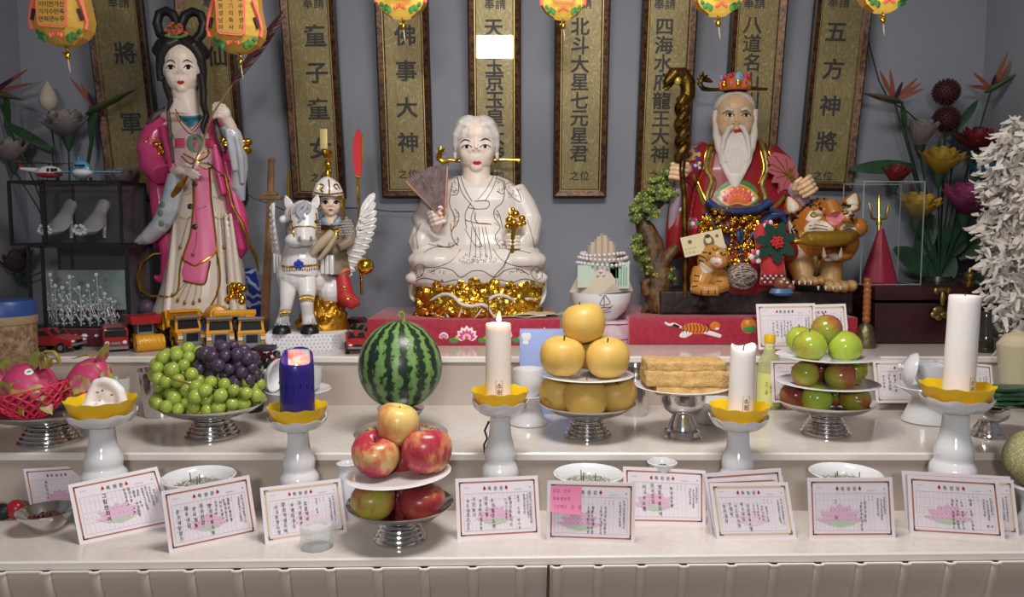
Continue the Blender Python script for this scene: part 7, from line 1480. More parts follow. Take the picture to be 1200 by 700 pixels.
pxtube(q, [(768, 345, -.06), (757, 342, -.08), (755, 332, -.08), (762, 328, -.08)], [8, 7, 6, 3], YE, 10); pxtube(q, [(778, 350, -.07), (774, 362, -.1), (775, 372, -.105)], [7, 5, 2], YE, 8); pxtube(q, [(765, 352, -.05), (757, 362, -.07), (753, 368, -.07)], [7, 5, 3], YE, 8)
sculpt(q, 'trunk', BARK, ROOTE, .0026, 2)
q = MB(); r_ = random.Random(9)
for (x, y, n, sp) in ((788, 202, 12, 6), (776, 212, 12, 8), (768, 224, 14, 9), (778, 232, 10, 8), (756, 236, 16, 9), (746, 244, 14, 7), (762, 246, 12, 9), (744, 256, 10, 5), (786, 226, 10, 6), (748, 292, 8, 5), (752, 304, 9, 5), (760, 312, 8, 6), (780, 318, 10, 5), (785, 326, 6, 4), (746, 280, 6, 4), (771, 320, 6, 4)):
    for k in range(n):
        c = P(x + r_.gauss(0, sp * .6), y + r_.gauss(0, sp * .5), YE - .06 + r_.uniform(-.025, .02)); s = r_.uniform(2.6, 4.4) * .0024
        for j in range(5): a = j * 1.257 + k; q.ell(c + V((s * .9 * cos(a), -s * .4, s * .7 * sin(a))), (s * .62, s * .4, s * .55), 6, 4, 0 if r_.random() < .7 else 1)
        q.ell(c - V((0, s * .7, 0)), (s * .4, s * .3, s * .4), 6, 4, 1)
q.build('pine_foliage', [mat('pine_green', hx('4a5f2c'), .5), mat('yellow_green_tip', hx('8d9440'), .5)], ROOTE, True)
ORG = mat('tiger_orange', hx('a86a2c'), .32, coat=.2, c2=hx('a85f1e'), vscale=18); TW = mat('tiger_white', hx('d2c4b2'), .4); TB = mat('tiger_black', hx('1a1413'), .4); YT = 2.18; q = MB()
def tb(x, y, rx, ry, rd, d): blob(q, x, y, rx, ry, rd, YT, d)
tb(962, 268, 37, 36, 32, .01); tb(938, 286, 20, 22, 22, .0); tb(990, 284, 15, 20, 22, .0); tb(961, 268, 18, 13, 16, -.062); tb(993, 267, 12, 12, 15, -.056); tb(979, 257, 11, 7, 13, -.072); pxtube(q, [(972, 238, -.052), (978, 253, -.074)], [9, 9], YT, 12); tb(954, 248, 10, 5, 6, -.054); tb(990, 245, 8, 5, 6, -.05); tb(975, 299, 14, 7, 14, -.054)
for e, tx, ty in (((931, 248), 925, 231), ((996, 243), 1002, 228)): pxtube(q, [(*e, .0), ((e[0] + tx) / 2, (e[1] + ty) / 2, .0), (tx, ty, .005)], [12, 10, 4], YT, 12, 0)
tg = sculpt(q, 'tiger_head', ORG, ROOTE, .002, 4); q = MB()
pxtube(q, [(905, 300, .1), (935, 300, .06), (962, 300, .03)], [26, 30, 26], YT, 18); pxtube(q, [(935, 300, .0), (940, 318, -.03), (942, 330, -.05)], [16, 14, 10], YT, 14); pxtube(q, [(972, 302, .01), (974, 320, -.03), (974, 334, -.05)], [15, 13, 11], YT, 14)
for cx, cy, s in ((940, 327, 11), (972, 333, 14)):
    for k in range(4): tb(cx + (k - 1.5) * s * .62, cy + 1.5 - abs(k - 1.5), s * .42, s * .5, s * .8, -.068)
sculpt(q, 'tiger_body', mat('shaded_tiger_coat', hx('a06a2e'), .4, c2=hx('b39468'), vscale=16), ROOTE, .0024, 4); bt = bvh(tg)
q = MB()
for pl in ([(942, 268), (950, 260), (965, 259), (976, 267), (976, 277), (960, 281), (946, 278)], [(984, 267), (992, 261), (1000, 264), (1003, 271), (995, 278), (985, 277)], [(920, 262), (925, 254), (930, 270), (932, 284), (942, 298), (952, 308), (934, 306), (923, 290)], [(964, 300), (975, 297), (986, 300), (983, 305), (967, 306)], [(923, 230), (930, 234), (936, 242), (931, 252), (923, 246)], [(992, 234), (1003, 227), (1005, 244), (996, 248)], [(944, 257), (951, 247), (964, 249), (962, 256), (950, 260)], [(984, 249), (992, 244), (998, 249), (992, 254)]): patch(q, bt, pl, 0, .0012, 4, True, 2)
patch(q, bt, [(968, 252), (979, 250), (990, 251), (988, 257), (981, 264), (976, 264), (969, 258)], 2, .002, 4); patch(q, bt, [(972, 277), (980, 271), (987, 276), (984, 282), (974, 282)], 3, .003, 2)
for cx, cy in ((954, 252.5), (990.5, 249.5)): patch(q, bt, circ(cx, cy, 5.2, 3.4), 1, .003, 2); patch(q, bt, circ(cx, cy, 4.2, 2.7), 4, .004, 2); patch(q, bt, circ(cx, cy, 1.9, 1.9), 1, .005, 1)
for L_, w_ in (([(938, 247), (945, 241), (956, 241), (963, 246)], .0055), ([(983, 242), (990, 239), (997, 243)], .0055), ([(927, 262), (931, 256), (937, 256)], .004), ([(928, 272), (933, 270), (935, 278), (940, 281)], .0042), ([(924, 268), (926, 280), (931, 288)], .003), ([(926, 290), (932, 298), (940, 303)], .0028), ([(950, 232), (956, 229), (962, 232)], .003), ([(966, 230), (972, 229), (978, 232)], .003), ([(940, 231), (946, 228)], .003), ([(961, 237), (964, 241)], .002), ([(979, 264), (979, 269), (971, 276)], .002), ([(979, 269), (988, 275)], .002), ([(996, 252), (1000, 260)], .004)): stroke(q, bt, L_, w_, 1, .0004, 2, 6, taper=True)
for k in range(4):
    stroke(q, bt, [(970, 266 + k * 3), (958, 264 + k * 3.6), (948, 265 + k * 3.6)], .0009, 1, .0016, 2, 4); stroke(q, bt, [(987, 267 + k * 2.8), (994, 265 + k * 3.2), (1001, 266 + k * 3)], .0009, 1, .0016, 2, 4)
r_ = random.Random(3)
for x, y in ((922, 258), (924, 264), (923, 270), (926, 276), (925, 283), (929, 288), (928, 294), (933, 297), (937, 302), (943, 304), (933, 302), (930, 256), (936, 250), (944, 240), (951, 236), (958, 233), (966, 233), (974, 232), (982, 234), (950, 243), (960, 240)): patch(q, bt, circ(x, y, 1.5, 1.8, n=6), 1, .003, 1)
[stroke(q, bt, L_, .0026, 1, .0006) for L_ in ([(932, 264), (928, 270), (931, 276)], [(1000, 252), (996, 257)], [(938, 236), (944, 234)], [(990, 231), (985, 233)])]; q.build('tiger_marking', [TW, TB, mat('pink_nose', hx('cf7a80'), .35), mat('dark_mouth', hx('3a1414'), .5), mat('amber_eye', hx('d9a030'), .2)], tg, True, smooth=180)
q = MB(); pxtube(q, [(926, 284, -.082), (932, 283, -.094), (937, 283, -.098), (946, 280, -.104), (968, 280, -.108), (990, 279, -.1), (1000, 276, -.088), (1004, 276, -.08)], [1.6, 3.4, 3, 8.5, 9, 9, 7, 3], YT, 14); q.build('gold_bundle', mat('gold_straw_bundle', hx('a8842e'), .32, .7, bump=.8, bscale=90), ROOTE, True)
q = MB()
for (x, y, x1, y1) in ((966, 273, 967, 279), (989, 272, 988, 278), (966, 300, 965, 291), (985, 300, 986, 291)): pxtube(q, [(x, y, -.1), (x1, y1, -.116)], [2.6, .6], YT, 8)
for cx, cy, s in ((940, 327, 11), (972, 333, 14)):
    for k in range(4): x = cx + (k - 1.5) * s * .62; pxtube(q, [(x, cy + 3, -.098), (x, cy + 7, -.104)], [1.6, .4], YT, 6)
q.build('fang_and_claw', TW, ROOTE, True)
YS = 2.12; q = MB()
def sb(x, y, rx, ry, rd, d): blob(q, x, y, rx, ry, rd, YS, d)
sb(833, 305, 16, 20, 17, 0); sb(838, 300, 13, 11, 12, -.03); sb(838, 306, 10, 8, 10, -.045); pxtube(q, [(826, 318, .01), (822, 330, .0), (818, 340, -.02)], [15, 14, 9], YS, 14); pxtube(q, [(842, 322, 0), (846, 336, -.03), (838, 340, -.045)], [11, 9, 6], YS, 12); pxtube(q, [(812, 336, -.02), (826, 340, -.04), (842, 340, -.045)], [8, 7, 7], YS, 12)
for x, y in ((822, 291), (847, 291)): sb(x, y, 5.5, 6.5, 4, .0)
ROOTS = thing('tiger_figurine', 'small sitting orange tiger figurine below the bearded statue', 'figurine', P(830, 343, YS)); t_ = sculpt(q, 'body', mat('small_tiger_orange', hx('b5803f'), .32, coat=.2), ROOTS, .0016, 3); bt = bvh(t_); q = MB()
patch(q, bt, circ(839, 307, 8, 6), 0, .001, 3); patch(q, bt, [(822, 306), (828, 312), (836, 318), (826, 320), (820, 312)], 0, .001, 3); patch(q, bt, circ(840, 309, 4, 2), 2, .003, 1); patch(q, bt, circ(839.5, 301, 2.4, 1.6), 2, .003, 1)
for x, y in ((822, 291), (847, 291)): patch(q, bt, circ(x, y, 3, 4), 0, .001, 1)
for x in (832, 845): patch(q, bt, circ(x, 297, 1.6), 1, .0015, 1)
for L_ in ([(821, 300), (826, 302), (829, 306)], [(820, 305), (825, 307)], [(824, 296), (829, 296)], [(850, 298), (846, 300)], [(835, 291), (838, 294), (842, 291)], [(812, 330), (818, 330)], [(811, 336), (818, 335)], [(814, 323), (820, 324)], [(840, 330), (846, 330)], [(822, 340), (822, 345)], [(830, 340), (830, 345)], [(838, 340), (838, 345)]): stroke(q, bt, L_, .0014, 1, .0006, 1.5, 5)
q.build('tiger_marking', [TW, TB, mat('pink_tongue', hx('cf6a70'), .4)], t_, True, smooth=180)
q = MB(); a, b_, c, d = P(797, 279, 2.115), P(845, 268, 2.115), P(850, 291, 2.105), P(803, 302, 2.105); m = frame_mtx(a, b_ - a, a - d); w_, h2 = (b_ - a).length, (d - a).length; q.prism([(0, 0), (w_, 0), (w_, -h2), (0, -h2)], .001, m, 0); m2 = m @ M4.Translation((0, 0, .0006))
for (x, y, rx, ry, mi) in ((.64, .5, .13, .34, 1), (.64, .4, .075, .18, 0), (.64, .78, .12, .16, 1), (.64, .22, .07, .1, 2), (.86, .3, .04, .08, 1), (.2, .3, .05, .1, 1)): q.prism([(w_ * x + w_ * rx * cos(t), -h2 * y - h2 * ry * sin(t)) for t in [k * pi / 7 for k in range(14)]], .0001, m2 @ M4.Translation((0, 0, .0003 * (mi + 1 if mi else 2.5))), mi)
for k, ch in enumerate('50000'): write(q, ch, w_ * (.06 + .06 * k), -h2 * .62, .007, m2, 1)
for k, ch in enumerate('오만원'): write(q, ch, w_ * (.07 + .08 * k), -h2 * .82, .006, m2, 1)
t = q.build('banknote', [mat('cream_banknote', hx('cfbf98'), .6), mat('brown_banknote_ink', hx('6b5a44'), .6), mat('dark_hair_ink', hx('2f2822'), .6)], smooth=0); tag(t, 'cream banknote with a portrait propped behind the small tiger', 'banknote')
q = MB(); r_ = random.Random(2); c = P(869, 324, 2.115); R0 = 18 * S(324, 2.115); q.ell(c, (R0 * .9, R0 * .6, R0 * .7), 16, 10, 0)
for k in range(54):
    ax = V((r_.gauss(0, .5), r_.gauss(0, 1), r_.gauss(0, .8))).normalized(); u = ax.orthogonal().normalized(); v = ax.cross(u); of = r_.uniform(-.45, .45); rr = sqrt(1 - of * of)
    q.tube([c + V(((u.x * cos(t) * rr + v.x * sin(t) * rr + ax.x * of) * R0, (u.y * cos(t) * rr + v.y * sin(t) * rr + ax.y * of) * R0 * .7, (u.z * cos(t) * rr + v.z * sin(t) * rr + ax.z * of) * R0 * .85)) for t in [j * 2 * pi / 22 for j in range(23)]], .0016, 5, k % 3 % 2 + (k % 7 == 0))
t = q.build('yarn_skein', [mat('grey_yarn', hx('6f645c'), .8), mat('cream_yarn', hx('b5a794'), .8), mat('wine_yarn', hx('7d3038'), .8)]); tag(t, 'tangled skein of grey and cream yarn between the two tigers', 'yarn')
YP = 2.10; ROOTP = thing('felt_pouch', 'red pouch with a dark green felt leaf flower and red berries', 'pouch', P(903, 336, YP)); q = MB(); pxloft(q, [(262, 890, 906, 4, .03), (275, 886, 912, 8, .02), (300, 888, 918, 11, .004), (318, 892, 920, 12, 0), (334, 890, 922, 10, 0)], YP); sculpt(q, 'pouch', mat('scarlet_felt', hx('b3202a'), .7, sheen=.3), ROOTP, .0018, 3)
q = MB(); c = P(909, 284, YP - .028)
for k in range(7):
    a = k * 2 * pi / 7 + .3; L_ = 25 * .00228; sd = V((-sin(a), 0, cos(a))); dr = V((cos(a), .12 * sin(a * 2), sin(a))); pts = [(0, .15), (.25, .26), (.4, .2), (.5, .32), (.65, .18), (.75, .22), (1, 0)]
    o1 = [c + dr * L_ * t + sd * L_ * w_ - V((0, .002 * k * .4, 0)) for t, w_ in pts]; o2 = [c + dr * L_ * t - sd * L_ * w_ - V((0, .002 * k * .4, 0)) for t, w_ in reversed(pts[:-1])]; pg = o1 + o2; n = len(pg); q.add(pg + [p + V((0, .003, 0)) for p in pg], [tuple(range(n)), tuple(range(n, 2 * n))[::-1]] + [(i, (i + 1) % n, (i + 1) % n + n, i + n) for i in range(n)])
q.build('felt_leaf', mat('dark_green_felt', hx('123a2a'), .8, sheen=.2), ROOTP, True, smooth=0); q = MB(); cc = P(911, 284, YP - .038)
for k in range(19): a = k * 2.4; d = 7 * .00228 * sqrt(k / 19); q.ell(cc + V((d * cos(a), -.003 * (1 - k / 19), d * sin(a))), (.0042,) * 3, 8, 6)
q.build('berry', mat('red_felt_berry', hx('c0272d'), .5), ROOTP, True); q = MB()
for cx, cy, s in ((886, 301, 6), (901, 264, 4.5)):
    c = P(cx, cy, YP - .016); [q.ell(c + V((s * .0019 * cos(j * 1.05), 0, s * .0019 * sin(j * 1.05))), (s * .0014, .003, s * .0014), 8, 6, j % 2) for j in range(6)]; q.ell(c - V((0, .003, 0)), (s * .001, .003, s * .001), 8, 6, 2)
q.build('pouch_flower', [FLW[0], FLW[1], FLW[2]], ROOTP, True)
q = MB()
for row in range(3):
    for k in range(9): q.ell(P(893 + k * 3.3, 323 + row * 3.6 + .6 * (k % 2), YP - .027), (.0036, .003, .003), 7, 5, (k + row) % 2)
q.build('beaded_hem', [mat('dark_grey_bead', hx('33353a'), .4), mat('white_bead', hx('c9c5c0'), .4)], ROOTP, True)
q = MB(); YD = 2.075; blob(q, 916, 333, 10, 9, 9, YD); blob(q, 925, 337, 5, 5, 5, YD, -.01); t = thing('toy_figure', 'small brown and blue toy figure at the front edge of the dark rock', 'toy', P(916, 343, YD)); sculpt(q, 'body', mat('russet_toy', hx('7d4632'), .35), t, .0016, 2); q = MB(); pxloft(q, [(338, 903, 926, 8, -.008), (343, 900, 929, 10, -.008), (346, 906, 924, 8, -.008)], YD); q.build('blue_skirt', mat('steel_blue_toy', hx('4a6f94'), .4), t, True); q = MB()
for x, y in ((913, 330), (920, 331), (916, 327)): blob(q, x, y, 1.8, 1.8, 1.6, YD, -.018)
q.build('pale_spot', TW, t, True)
# display cases, toys, flowers and the right hand corner
DARK = mat('dark_case_frame', hx('1d1b1c'), .4); SILV = mat('silver_jewel', hx('d5d2d4'), .3, .5, bump=.5, bscale=300); GEM = mat('clear_gem', hx('d5dbe2'), .05, spec=1, coat=1); VELV = mat('wine_velvet', hx('5a1420'), .7, sheen=.3)
BACKM = mat('dusky_case_back', hx('4a4446'), .6); CASEG = glass_mat('acrylic_pane', (.95, .96, .96), 1.35)
def case(x0, x1, y0, y1, Yf, D, lab, xm=None, z0=None, frame=True, name='display_case'):
    a, b_ = P(x0, y1, Yf), P(x1, y0, Yf); z0 = a.z if z0 is None else z0; root = thing(name, lab, 'case', V(((a.x + b_.x) / 2, Yf + D / 2, z0))); q = MB(); t = .0035 if frame else .0012
    X = [a.x, b_.x]; Yy = [Yf, Yf + D]; Z = [z0, b_.z]
    for x in X + ([P(xm, y1, Yf).x] if xm else []):
        for y in Yy: q.box((x, y, sum(Z) / 2), (t * 2, t * 2, Z[1] - Z[0]))
    for z in Z:
        for y in Yy: q.box((sum(X) / 2, y, z), (X[1] - X[0], t * 2, t * 2))
        for x in X: q.box((x, sum(Yy) / 2, z), (t * 2, D, t * 2))
    q.build('frame', DARK if frame else mat('acrylic_edge', (.55, .6, .6), .1, alpha=.3), root, True, smooth=0)
    q = MB(); q.box((sum(X) / 2, Yf, sum(Z) / 2), (X[1] - X[0], .001, Z[1] - Z[0])); q.box((X[0], sum(Yy) / 2, sum(Z) / 2), (.001, D, Z[1] - Z[0])); q.box((X[1], sum(Yy) / 2, sum(Z) / 2), (.001, D, Z[1] - Z[0]))
    if not frame: q.box((sum(X) / 2, sum(Yy) / 2, Z[1]), (X[1] - X[0], D, .001))
    q.build('pane', CASEG, root, True, smooth=0)
    if frame: q = MB(); q.box((sum(X) / 2, Yy[1], sum(Z) / 2), (X[1] - X[0], .003, Z[1] - Z[0])); q.box((sum(X) / 2, sum(Yy) / 2, z0), (X[1] - X[0], D, .004)); q.build('backing', BACKM, root, True, smooth=0)
    return root, a, b_
YK = 2.05; zb_ = TZ[3]; c1 = P(30, 384, YK)
q = MB(); a, b_ = P(36, 384, YK), P(150, 384, YK); q.box(((a.x + b_.x) / 2, YK + .07, (zb_ + a.z) / 2), (b_.x - a.x + .012, .16, a.z - zb_ - .004), bev=.004); root = thing('velvet_plinth', 'wine red plinth with three gems under the crown case', 'plinth', V(((a.x + b_.x) / 2, YK + .07, zb_))); q.build('plinth', VELV, root, True, smooth=30); q = MB()
for x, r in ((88, .006), (99, .009), (113, .006)): q.lathe([(0, -r), (r, -r * .2), (r * .6, r * .5), (0, r * .6)], 8, 0, P(x, 393.5, YK - .014))
q.build('gem', GEM, root, True, smooth=0)
case(38, 148, 289, 384, YK, .14, 'lower glass display case holding a silver crown', 54)
case(14, 140, 213, 284, YK + .01, .14, 'upper glass display case holding a pair of jewelled shoes', 54, z0=P(38, 289, YK).z + .0045)
q = MB(); a = P(100, 340, YK + .13); q.box(a, (.22, .002, .11)); root = thing('pale_card', 'pale green and white card standing at the back of the crown case', 'card', a); q.build('card', mat('pale_green_card', hx('7f9a8c'), .6, c2=hx('b5bab8'), vscale=12), root, True)
YR = YK + .07; root = thing('silver_crown', 'tall silver crystal crown inside the lower glass case', 'crown', P(99, 383, YR)); q = MB(); r_ = random.Random(3); c = P(99, 382, YR); RR = .085
for k in range(13):
    a = pi + pi * k / 12; H = .065 + .07 * (1 - abs(k - 6) / 6) * (1 if k % 2 == 0 else .72) + (.05 if k in (3, 9) else 0); p = c + V((RR * cos(a), RR * .7 * sin(a), 0)); q.tube([p, p + V((.004 * sin(k), 0, H * .6)), p + V((0, 0, H))], [.0022, .0018, .001], 5)
    for j in range(9): z = H * (j + 1) / 9; q.ell(p + V((r_.uniform(-.008, .008), r_.uniform(-.003, .003), z)), (r_.uniform(.002, .0042),) * 3, 6, 4, j % 2)
    for s in (-1, 1): q.tube([p + V((0, 0, H * .15)), p + V((s * .011, -.002, H * .35)), p + V((s * .004, 0, H * .55))], .0012, 4)
    q.ell(p + V((0, -.002, H)), (.005, .004, .006), 7, 5, 1); a2 = a + pi / 12; p2 = c + V((RR * cos(a2), RR * .7 * sin(a2), 0)); [(q.tube([p + V((0, 0, H * f)), p.lerp(p2, .5) + V((0, 0, H * f + .014)), p2 + V((0, 0, H * f))], .0014, 4), q.ell(p.lerp(p2, .5) + V((0, -.001, H * f + .016)), (.0036,) * 3, 6, 4, 1), q.ell(p.lerp(p2, .3) + V((0, -.001, H * f * .8)), (.003,) * 3, 6, 4)) for f in (.15, .4, .65) if k < 12]
q.tube([c + V((RR * cos(a), RR * .7 * sin(a), .002)) for a in [pi + pi * k / 24 for k in range(25)]], .0035, 6); q.build('crown', [SILV, GEM], root, True)
for k, (x, lab) in enumerate(((72, 'left jewelled high heeled shoe in the upper glass case'), (112, 'right jewelled high heeled shoe in the upper glass case'))):
    c = P(x, 280, YR); root = thing('jewelled_shoe', lab, 'shoe', c, 'shoes in the glass case'); q = MB(); rings = []
    for t in range(9):
        u = t / 8; y = -.03 + .09 * u; z = .006 + .05 * max(0, u - .25) ** 1.4 * 1.5; w_ = .012 + .008 * sin(pi * min(1, u * 1.3)); h = .012 + .012 * u; rings.append([c + 1.5 * V((-.01 + w_ * cos(j * pi / 5), y, z + h * .5 + h * .55 * sin(j * pi / 5))) for j in range(10)])
    q.loft(rings); q.tube([c + V((-.015, .083, .075)), c + V((-.015, .075, .001))], [.009, .005], 8); q.build('shoe', SILV, root, True, smooth=60); q = MB()
    for j in range(9): a = j * .7; q.ell(c + V((-.015 + .014 * cos(a), -.048 - .004 * (j % 2), .024 + .011 * sin(a))), (.005,) * 3, 6, 4)
    q.build('gem', GEM, root, True)
# --- toy vehicles
TYEL = mat('toy_yellow', hx('d99a1c'), .32); TGRY = mat('toy_grey', hx('75767a'), .4); TBLK = mat('toy_black', hx('18181a'), .45); TRED = mat('toy_red', hx('a01e22'), .3, coat=.3); TWIN = mat('toy_window', hx('22262b'), .12); TWH = mat('toy_white', hx('d5d5d5'), .3); TGRN = mat('toy_green', hx('2f6b3c'), .4)
def wheel(q, x, y, r, w, mi=2, mh=0, z=None): m = M4.Rotation(pi / 2, 3, 'Y'); q.lathe([(0, -w), (r * .8, -w), (r, -w * .7), (r, w * .7), (r * .8, w), (0, w)], 18, mi, (x, y, r if z is None else z), m); q.lathe([(0, -w * 1.08), (r * .5, -w * 1.08), (r * .5, w * 1.08), (0, w * 1.08)], 12, mh, (x, y, r if z is None else z), m)
def vehicle(px, py, Y, rz, s, lab, kind, body):
    o = V((P(px, py, Y).x, Y, TZ[3])); root = thing('toy_' + kind, lab, 'toy', o, 'toy vehicles along the top step'); ms = [body, TGRY, TBLK, TWIN, TWH, TRED, TYEL]; b = MB(); c = MB(); w = MB()
    if kind in ('dump_truck', 'mixer_truck', 'crane_truck'):
        b.box((0, .05, .014), (.05, .13, .008), 1); b.loft([[V((x * sx, y, z)) for x, z in ((-1, .014), (1, .014), (1, h), (-1, h))] for y, sx, h in ((-.022, .027, .034), (.0, .028, .037), (.03, .028, .037))]); b.loft([[V((x * sx, y + dy * (z > .04), z)) for x, z in ((-1, .036), (1, .036), (.92, .062), (-.92, .062))] for y, sx, dy in ((-.004, .026, .006), (.03, .026, 0))])
        b.box((0, -.026, .012), (.058, .014, .01), 1, bev=.003); b.box((0, -.024, .025), (.034, .006, .022), 1, bev=.002); b.box((0, -.027, .026), (.022, .004, .016), 2); b.box((0, .0, .065), (.052, .018, .005), 1, bev=.002)
        for x in (-.022, .022): b.box((x, -.0245, .026), (.009, .003, .006), 4)
        c.add([V((-.021, -.0045, .041)), V((.021, -.0045, .041)), V((.019, .0008, .059)), V((-.019, .0008, .059))], [(0, 1, 2, 3)], 3)
        for s_ in (-1, 1): c.add([V((s_ * .0264, .004, .042)), V((s_ * .0264, .024, .042)), V((s_ * .0246, .024, .058)), V((s_ * .0246, .006, .058))], [(0, 1, 2, 3)], 3); b.box((s_ * .032, -.004, .055), (.006, .004, .012), 2)
        for y in (.002, .06, .092):
            for s_ in (-1, 1): wheel(w, s_ * .025, y, .0135, .006)
        e = MB()
        if kind == 'dump_truck':
            fr = [(-.03, .028), (.03, .028), (.036, .062), (-.036, .062)]; e.loft([[V((x, y, z + dz)) for x, z in fr] for y, dz in ((.036, .014), (.075, .004), (.115, .006))]); e.box((0, .036, .068), (.07, .006, .016)); e.box((0, .03, .075), (.06, .022, .004))
            for y in (.05, .07, .09): [e.box((s_ * .035, y, .05), (.004, .005, .03)) for s_ in (-1, 1)]
        elif kind == 'mixer_truck': e.lathe([(0, -.05), (.016, -.048), (.029, -.01), (.029, .014), (.018, .04), (.013, .05), (0, .05)], 20, 0, (0, .075, .058), M4.Rotation(R(-105), 3, 'X'))
        else: e.box((0, .07, .04), (.045, .07, .03), bev=.004); e.box((-.03, .045, .073), (.085, .012, .012), bev=.003); e.box((0, .05, .062), (.02, .02, .02), bev=.003); e.tube([V((-.07, .045, .078)), V((-.07, .045, .06))], .005, 8)
        e.build('load_bed' if kind == 'dump_truck' else 'mixer_drum' if kind == 'mixer_truck' else 'crane_arm', [body], root, smooth=30)
    elif kind == 'bus':
        b.box((0, .03, .03), (.05, .1, .046), 0, bev=.006); c.box((0, -.0205, .04), (.042, .002, .014), 3); [c.box((s_ * .0252, .03, .04), (.001, .085, .012), 3) for s_ in (-1, 1)]; [b.ell((s_ * .017, -.021, .02), (.005, .003, .0045), 10, 6, 4) for s_ in (-1, 1)]; b.box((0, -.021, .019), (.018, .003, .006), 1); b.box((0, -.022, .009), (.048, .006, .006), 1)
        b.box((0, -.0195, .0505), (.036, .002, .005), 2); [wheel(w, s_ * .023, y, .009, .004, 2, 1) for y in (0, .06) for s_ in (-1, 1)]
    elif kind == 'roller':
        b.box((0, .02, .03), (.05, .07, .024), 0, bev=.004); b.lathe([(0, -.035), (.02, -.035), (.022, -.03), (.022, .03), (.02, .035), (0, .035)], 20, 0, (0, -.02, .022), M4.Rotation(pi / 2, 3, 'Y')); b.box((0, .03, .055), (.04, .035, .026), 1); c.box((0, .0125, .057), (.034, .001, .018), 3); [b.tube([V((-.03 + .012 * k, -.0425, .022)), V((-.03 + .012 * k, -.036, .037))], .0025, 6, 0) for k in range(6)]
        e = MB(); e.loft([[V((x, y, z)) for x, z in ((-.035, .07), (.035, .07), (.04, .092), (-.04, .092))] for y in (.0, .07)], 0); e.build('load_bed', TRED, root, smooth=0); [wheel(w, s_ * .026, .055, .018, .007) for s_ in (-1, 1)]
    else:
        L = .085; pr = [(-.042, .012), (-.042, .020), (-.03, .0245), (-.012, .027), (.0, .038), (.022, .039), (.034, .028), (.043, .026), (.043, .012)]
        b.loft([[V((x, y, .008 + (z - .008) * (1 if abs(x) < .018 else .93)))for y, z in pr] for x in (-.0205, -.018, 0, .018, .0205)])
        c.add([V((-.0165, -.0105, .0285)), V((.0165, -.0105, .0285)), V((.0145, .0005, .0378)), V((-.0145, .0005, .0378))], [(0, 1, 2, 3)], 3); [c.add([V((s_ * .0208, -.006, .0275)), V((s_ * .0208, .03, .027)), V((s_ * .0208, .02, .036)), V((s_ * .0208, .002, .0355))], [(0, 1, 2, 3)], 3) for s_ in (-1, 1)]
        [b.ell((s_ * .014, -.0415, .0185), (.0045, .003, .0025), 8, 6, 4) for s_ in (-1, 1)]; b.box((0, -.042, .013), (.036, .004, .004), 1, bev=.001); b.box((0, -.0425, .018), (.014, .002, .004), 2); [wheel(w, s_ * .019, y, .0085, .004, 2, 1) for y in (-.025, .026) for s_ in (-1, 1)]
    b.build('body', ms, root, smooth=35); c.build('window', ms, root, smooth=0); w.build('wheel', ms, root, smooth=40); root.rotation_euler.z = rz; root.scale = (s,) * 3
vehicle(221, 407, 2.02, R(38), 1.25, 'yellow dump truck, leftmost of the three yellow trucks', 'dump_truck', TYEL); vehicle(258, 407, 2.0, R(24), 1.22, 'yellow mixer truck in the middle of the three yellow trucks', 'mixer_truck', TYEL); vehicle(295, 407, 2.0, R(20), 1.22, 'yellow crane truck beside the foot of the wooden sword', 'crane_truck', TYEL)
vehicle(173, 410, 1.985, R(40), .95, 'yellow roller toy under a red tipping bed', 'roller', TYEL); vehicle(136, 410, 1.975, R(28), 1.15, 'small red toy bus beside the roller toy', 'bus', TRED); vehicle(66, 409, 1.975, R(82), 1.5, 'red toy sports car in front of the crown case', 'car', TRED)
vehicle(418, 407, 1.965, R(14), 1.25, 'small red toy car beside the watermelon', 'car', TRED); vehicle(399, 396, 2.09, R(-40), 1.0, 'white toy car behind the printed box', 'car', TWH); vehicle(421, 392, 2.12, R(-30), 1.3, 'brown toy jeep behind the small red car', 'car', mat('toy_khaki', hx('6b5d48'), .5)); vehicle(424, 385, 2.26, R(80), 1.4, 'dark red toy car behind the brown jeep', 'car', mat('toy_maroon', hx('7a1826'), .35))
zc = P(14, 213, YK).z + .0045
root = thing('toy_helicopter', 'red and white toy helicopter on top of the shoe case', 'toy', P(58, 209, 2.12)); q = MB(); o = V((P(58, 209, 2.12).x, 2.12, zc)); HK = .0023
def h_(x, y, z): return o + V((x, y, z))
q.ell(h_(0, 0, .024), (.034, .017, .015), 18, 12, 1, None, lambda p: V((p.x, p.y, p.z * (1 if p.z < 0 else 1.15)))); q.ell(h_(.0, 0, .019), (.0345, .0175, .010), 18, 10, 0); q.tube([h_(-.025, 0, .028), h_(-.075, 0, .034)], [.008, .003], 8, 1); q.box(h_(-.074, 0, .04), (.01, .002, .018), 0)
for s in (-1, 1): q.tube([h_(-.025, s * .014, .002), h_(.03, s * .014, .002)], .002, 6, 2); [q.tube([h_(x, s * .014, .002), h_(x, s * .008, .014)], .0012, 5, 2) for x in (-.012, .016)]
for x in (.006, .017, .026): q.box(h_(x, -.0155 + .02 * max(0, x - .014), .029), (.007, .003, .009), 3)
q.build('body', [TRED, TWH, TBLK, TWIN], root, True); q = MB(); q.tube([h_(0, 0, .038), h_(0, 0, .047)], .002, 6); q.box(h_(0, 0, .047), (.17, .008, .0015)); q.box(h_(0, 0, .047), (.008, .12, .0015)); q.build('rotor', TBLK, root, True)
root = thing('toy_aeroplane', 'blue and white toy aeroplane on top of the shoe case', 'toy', P(103, 209, 2.11)); q = MB(); o = V((P(105, 209, 2.11).x, 2.11, zc)); SKY = mat('toy_sky_blue', hx('5f9fc0'), .3)
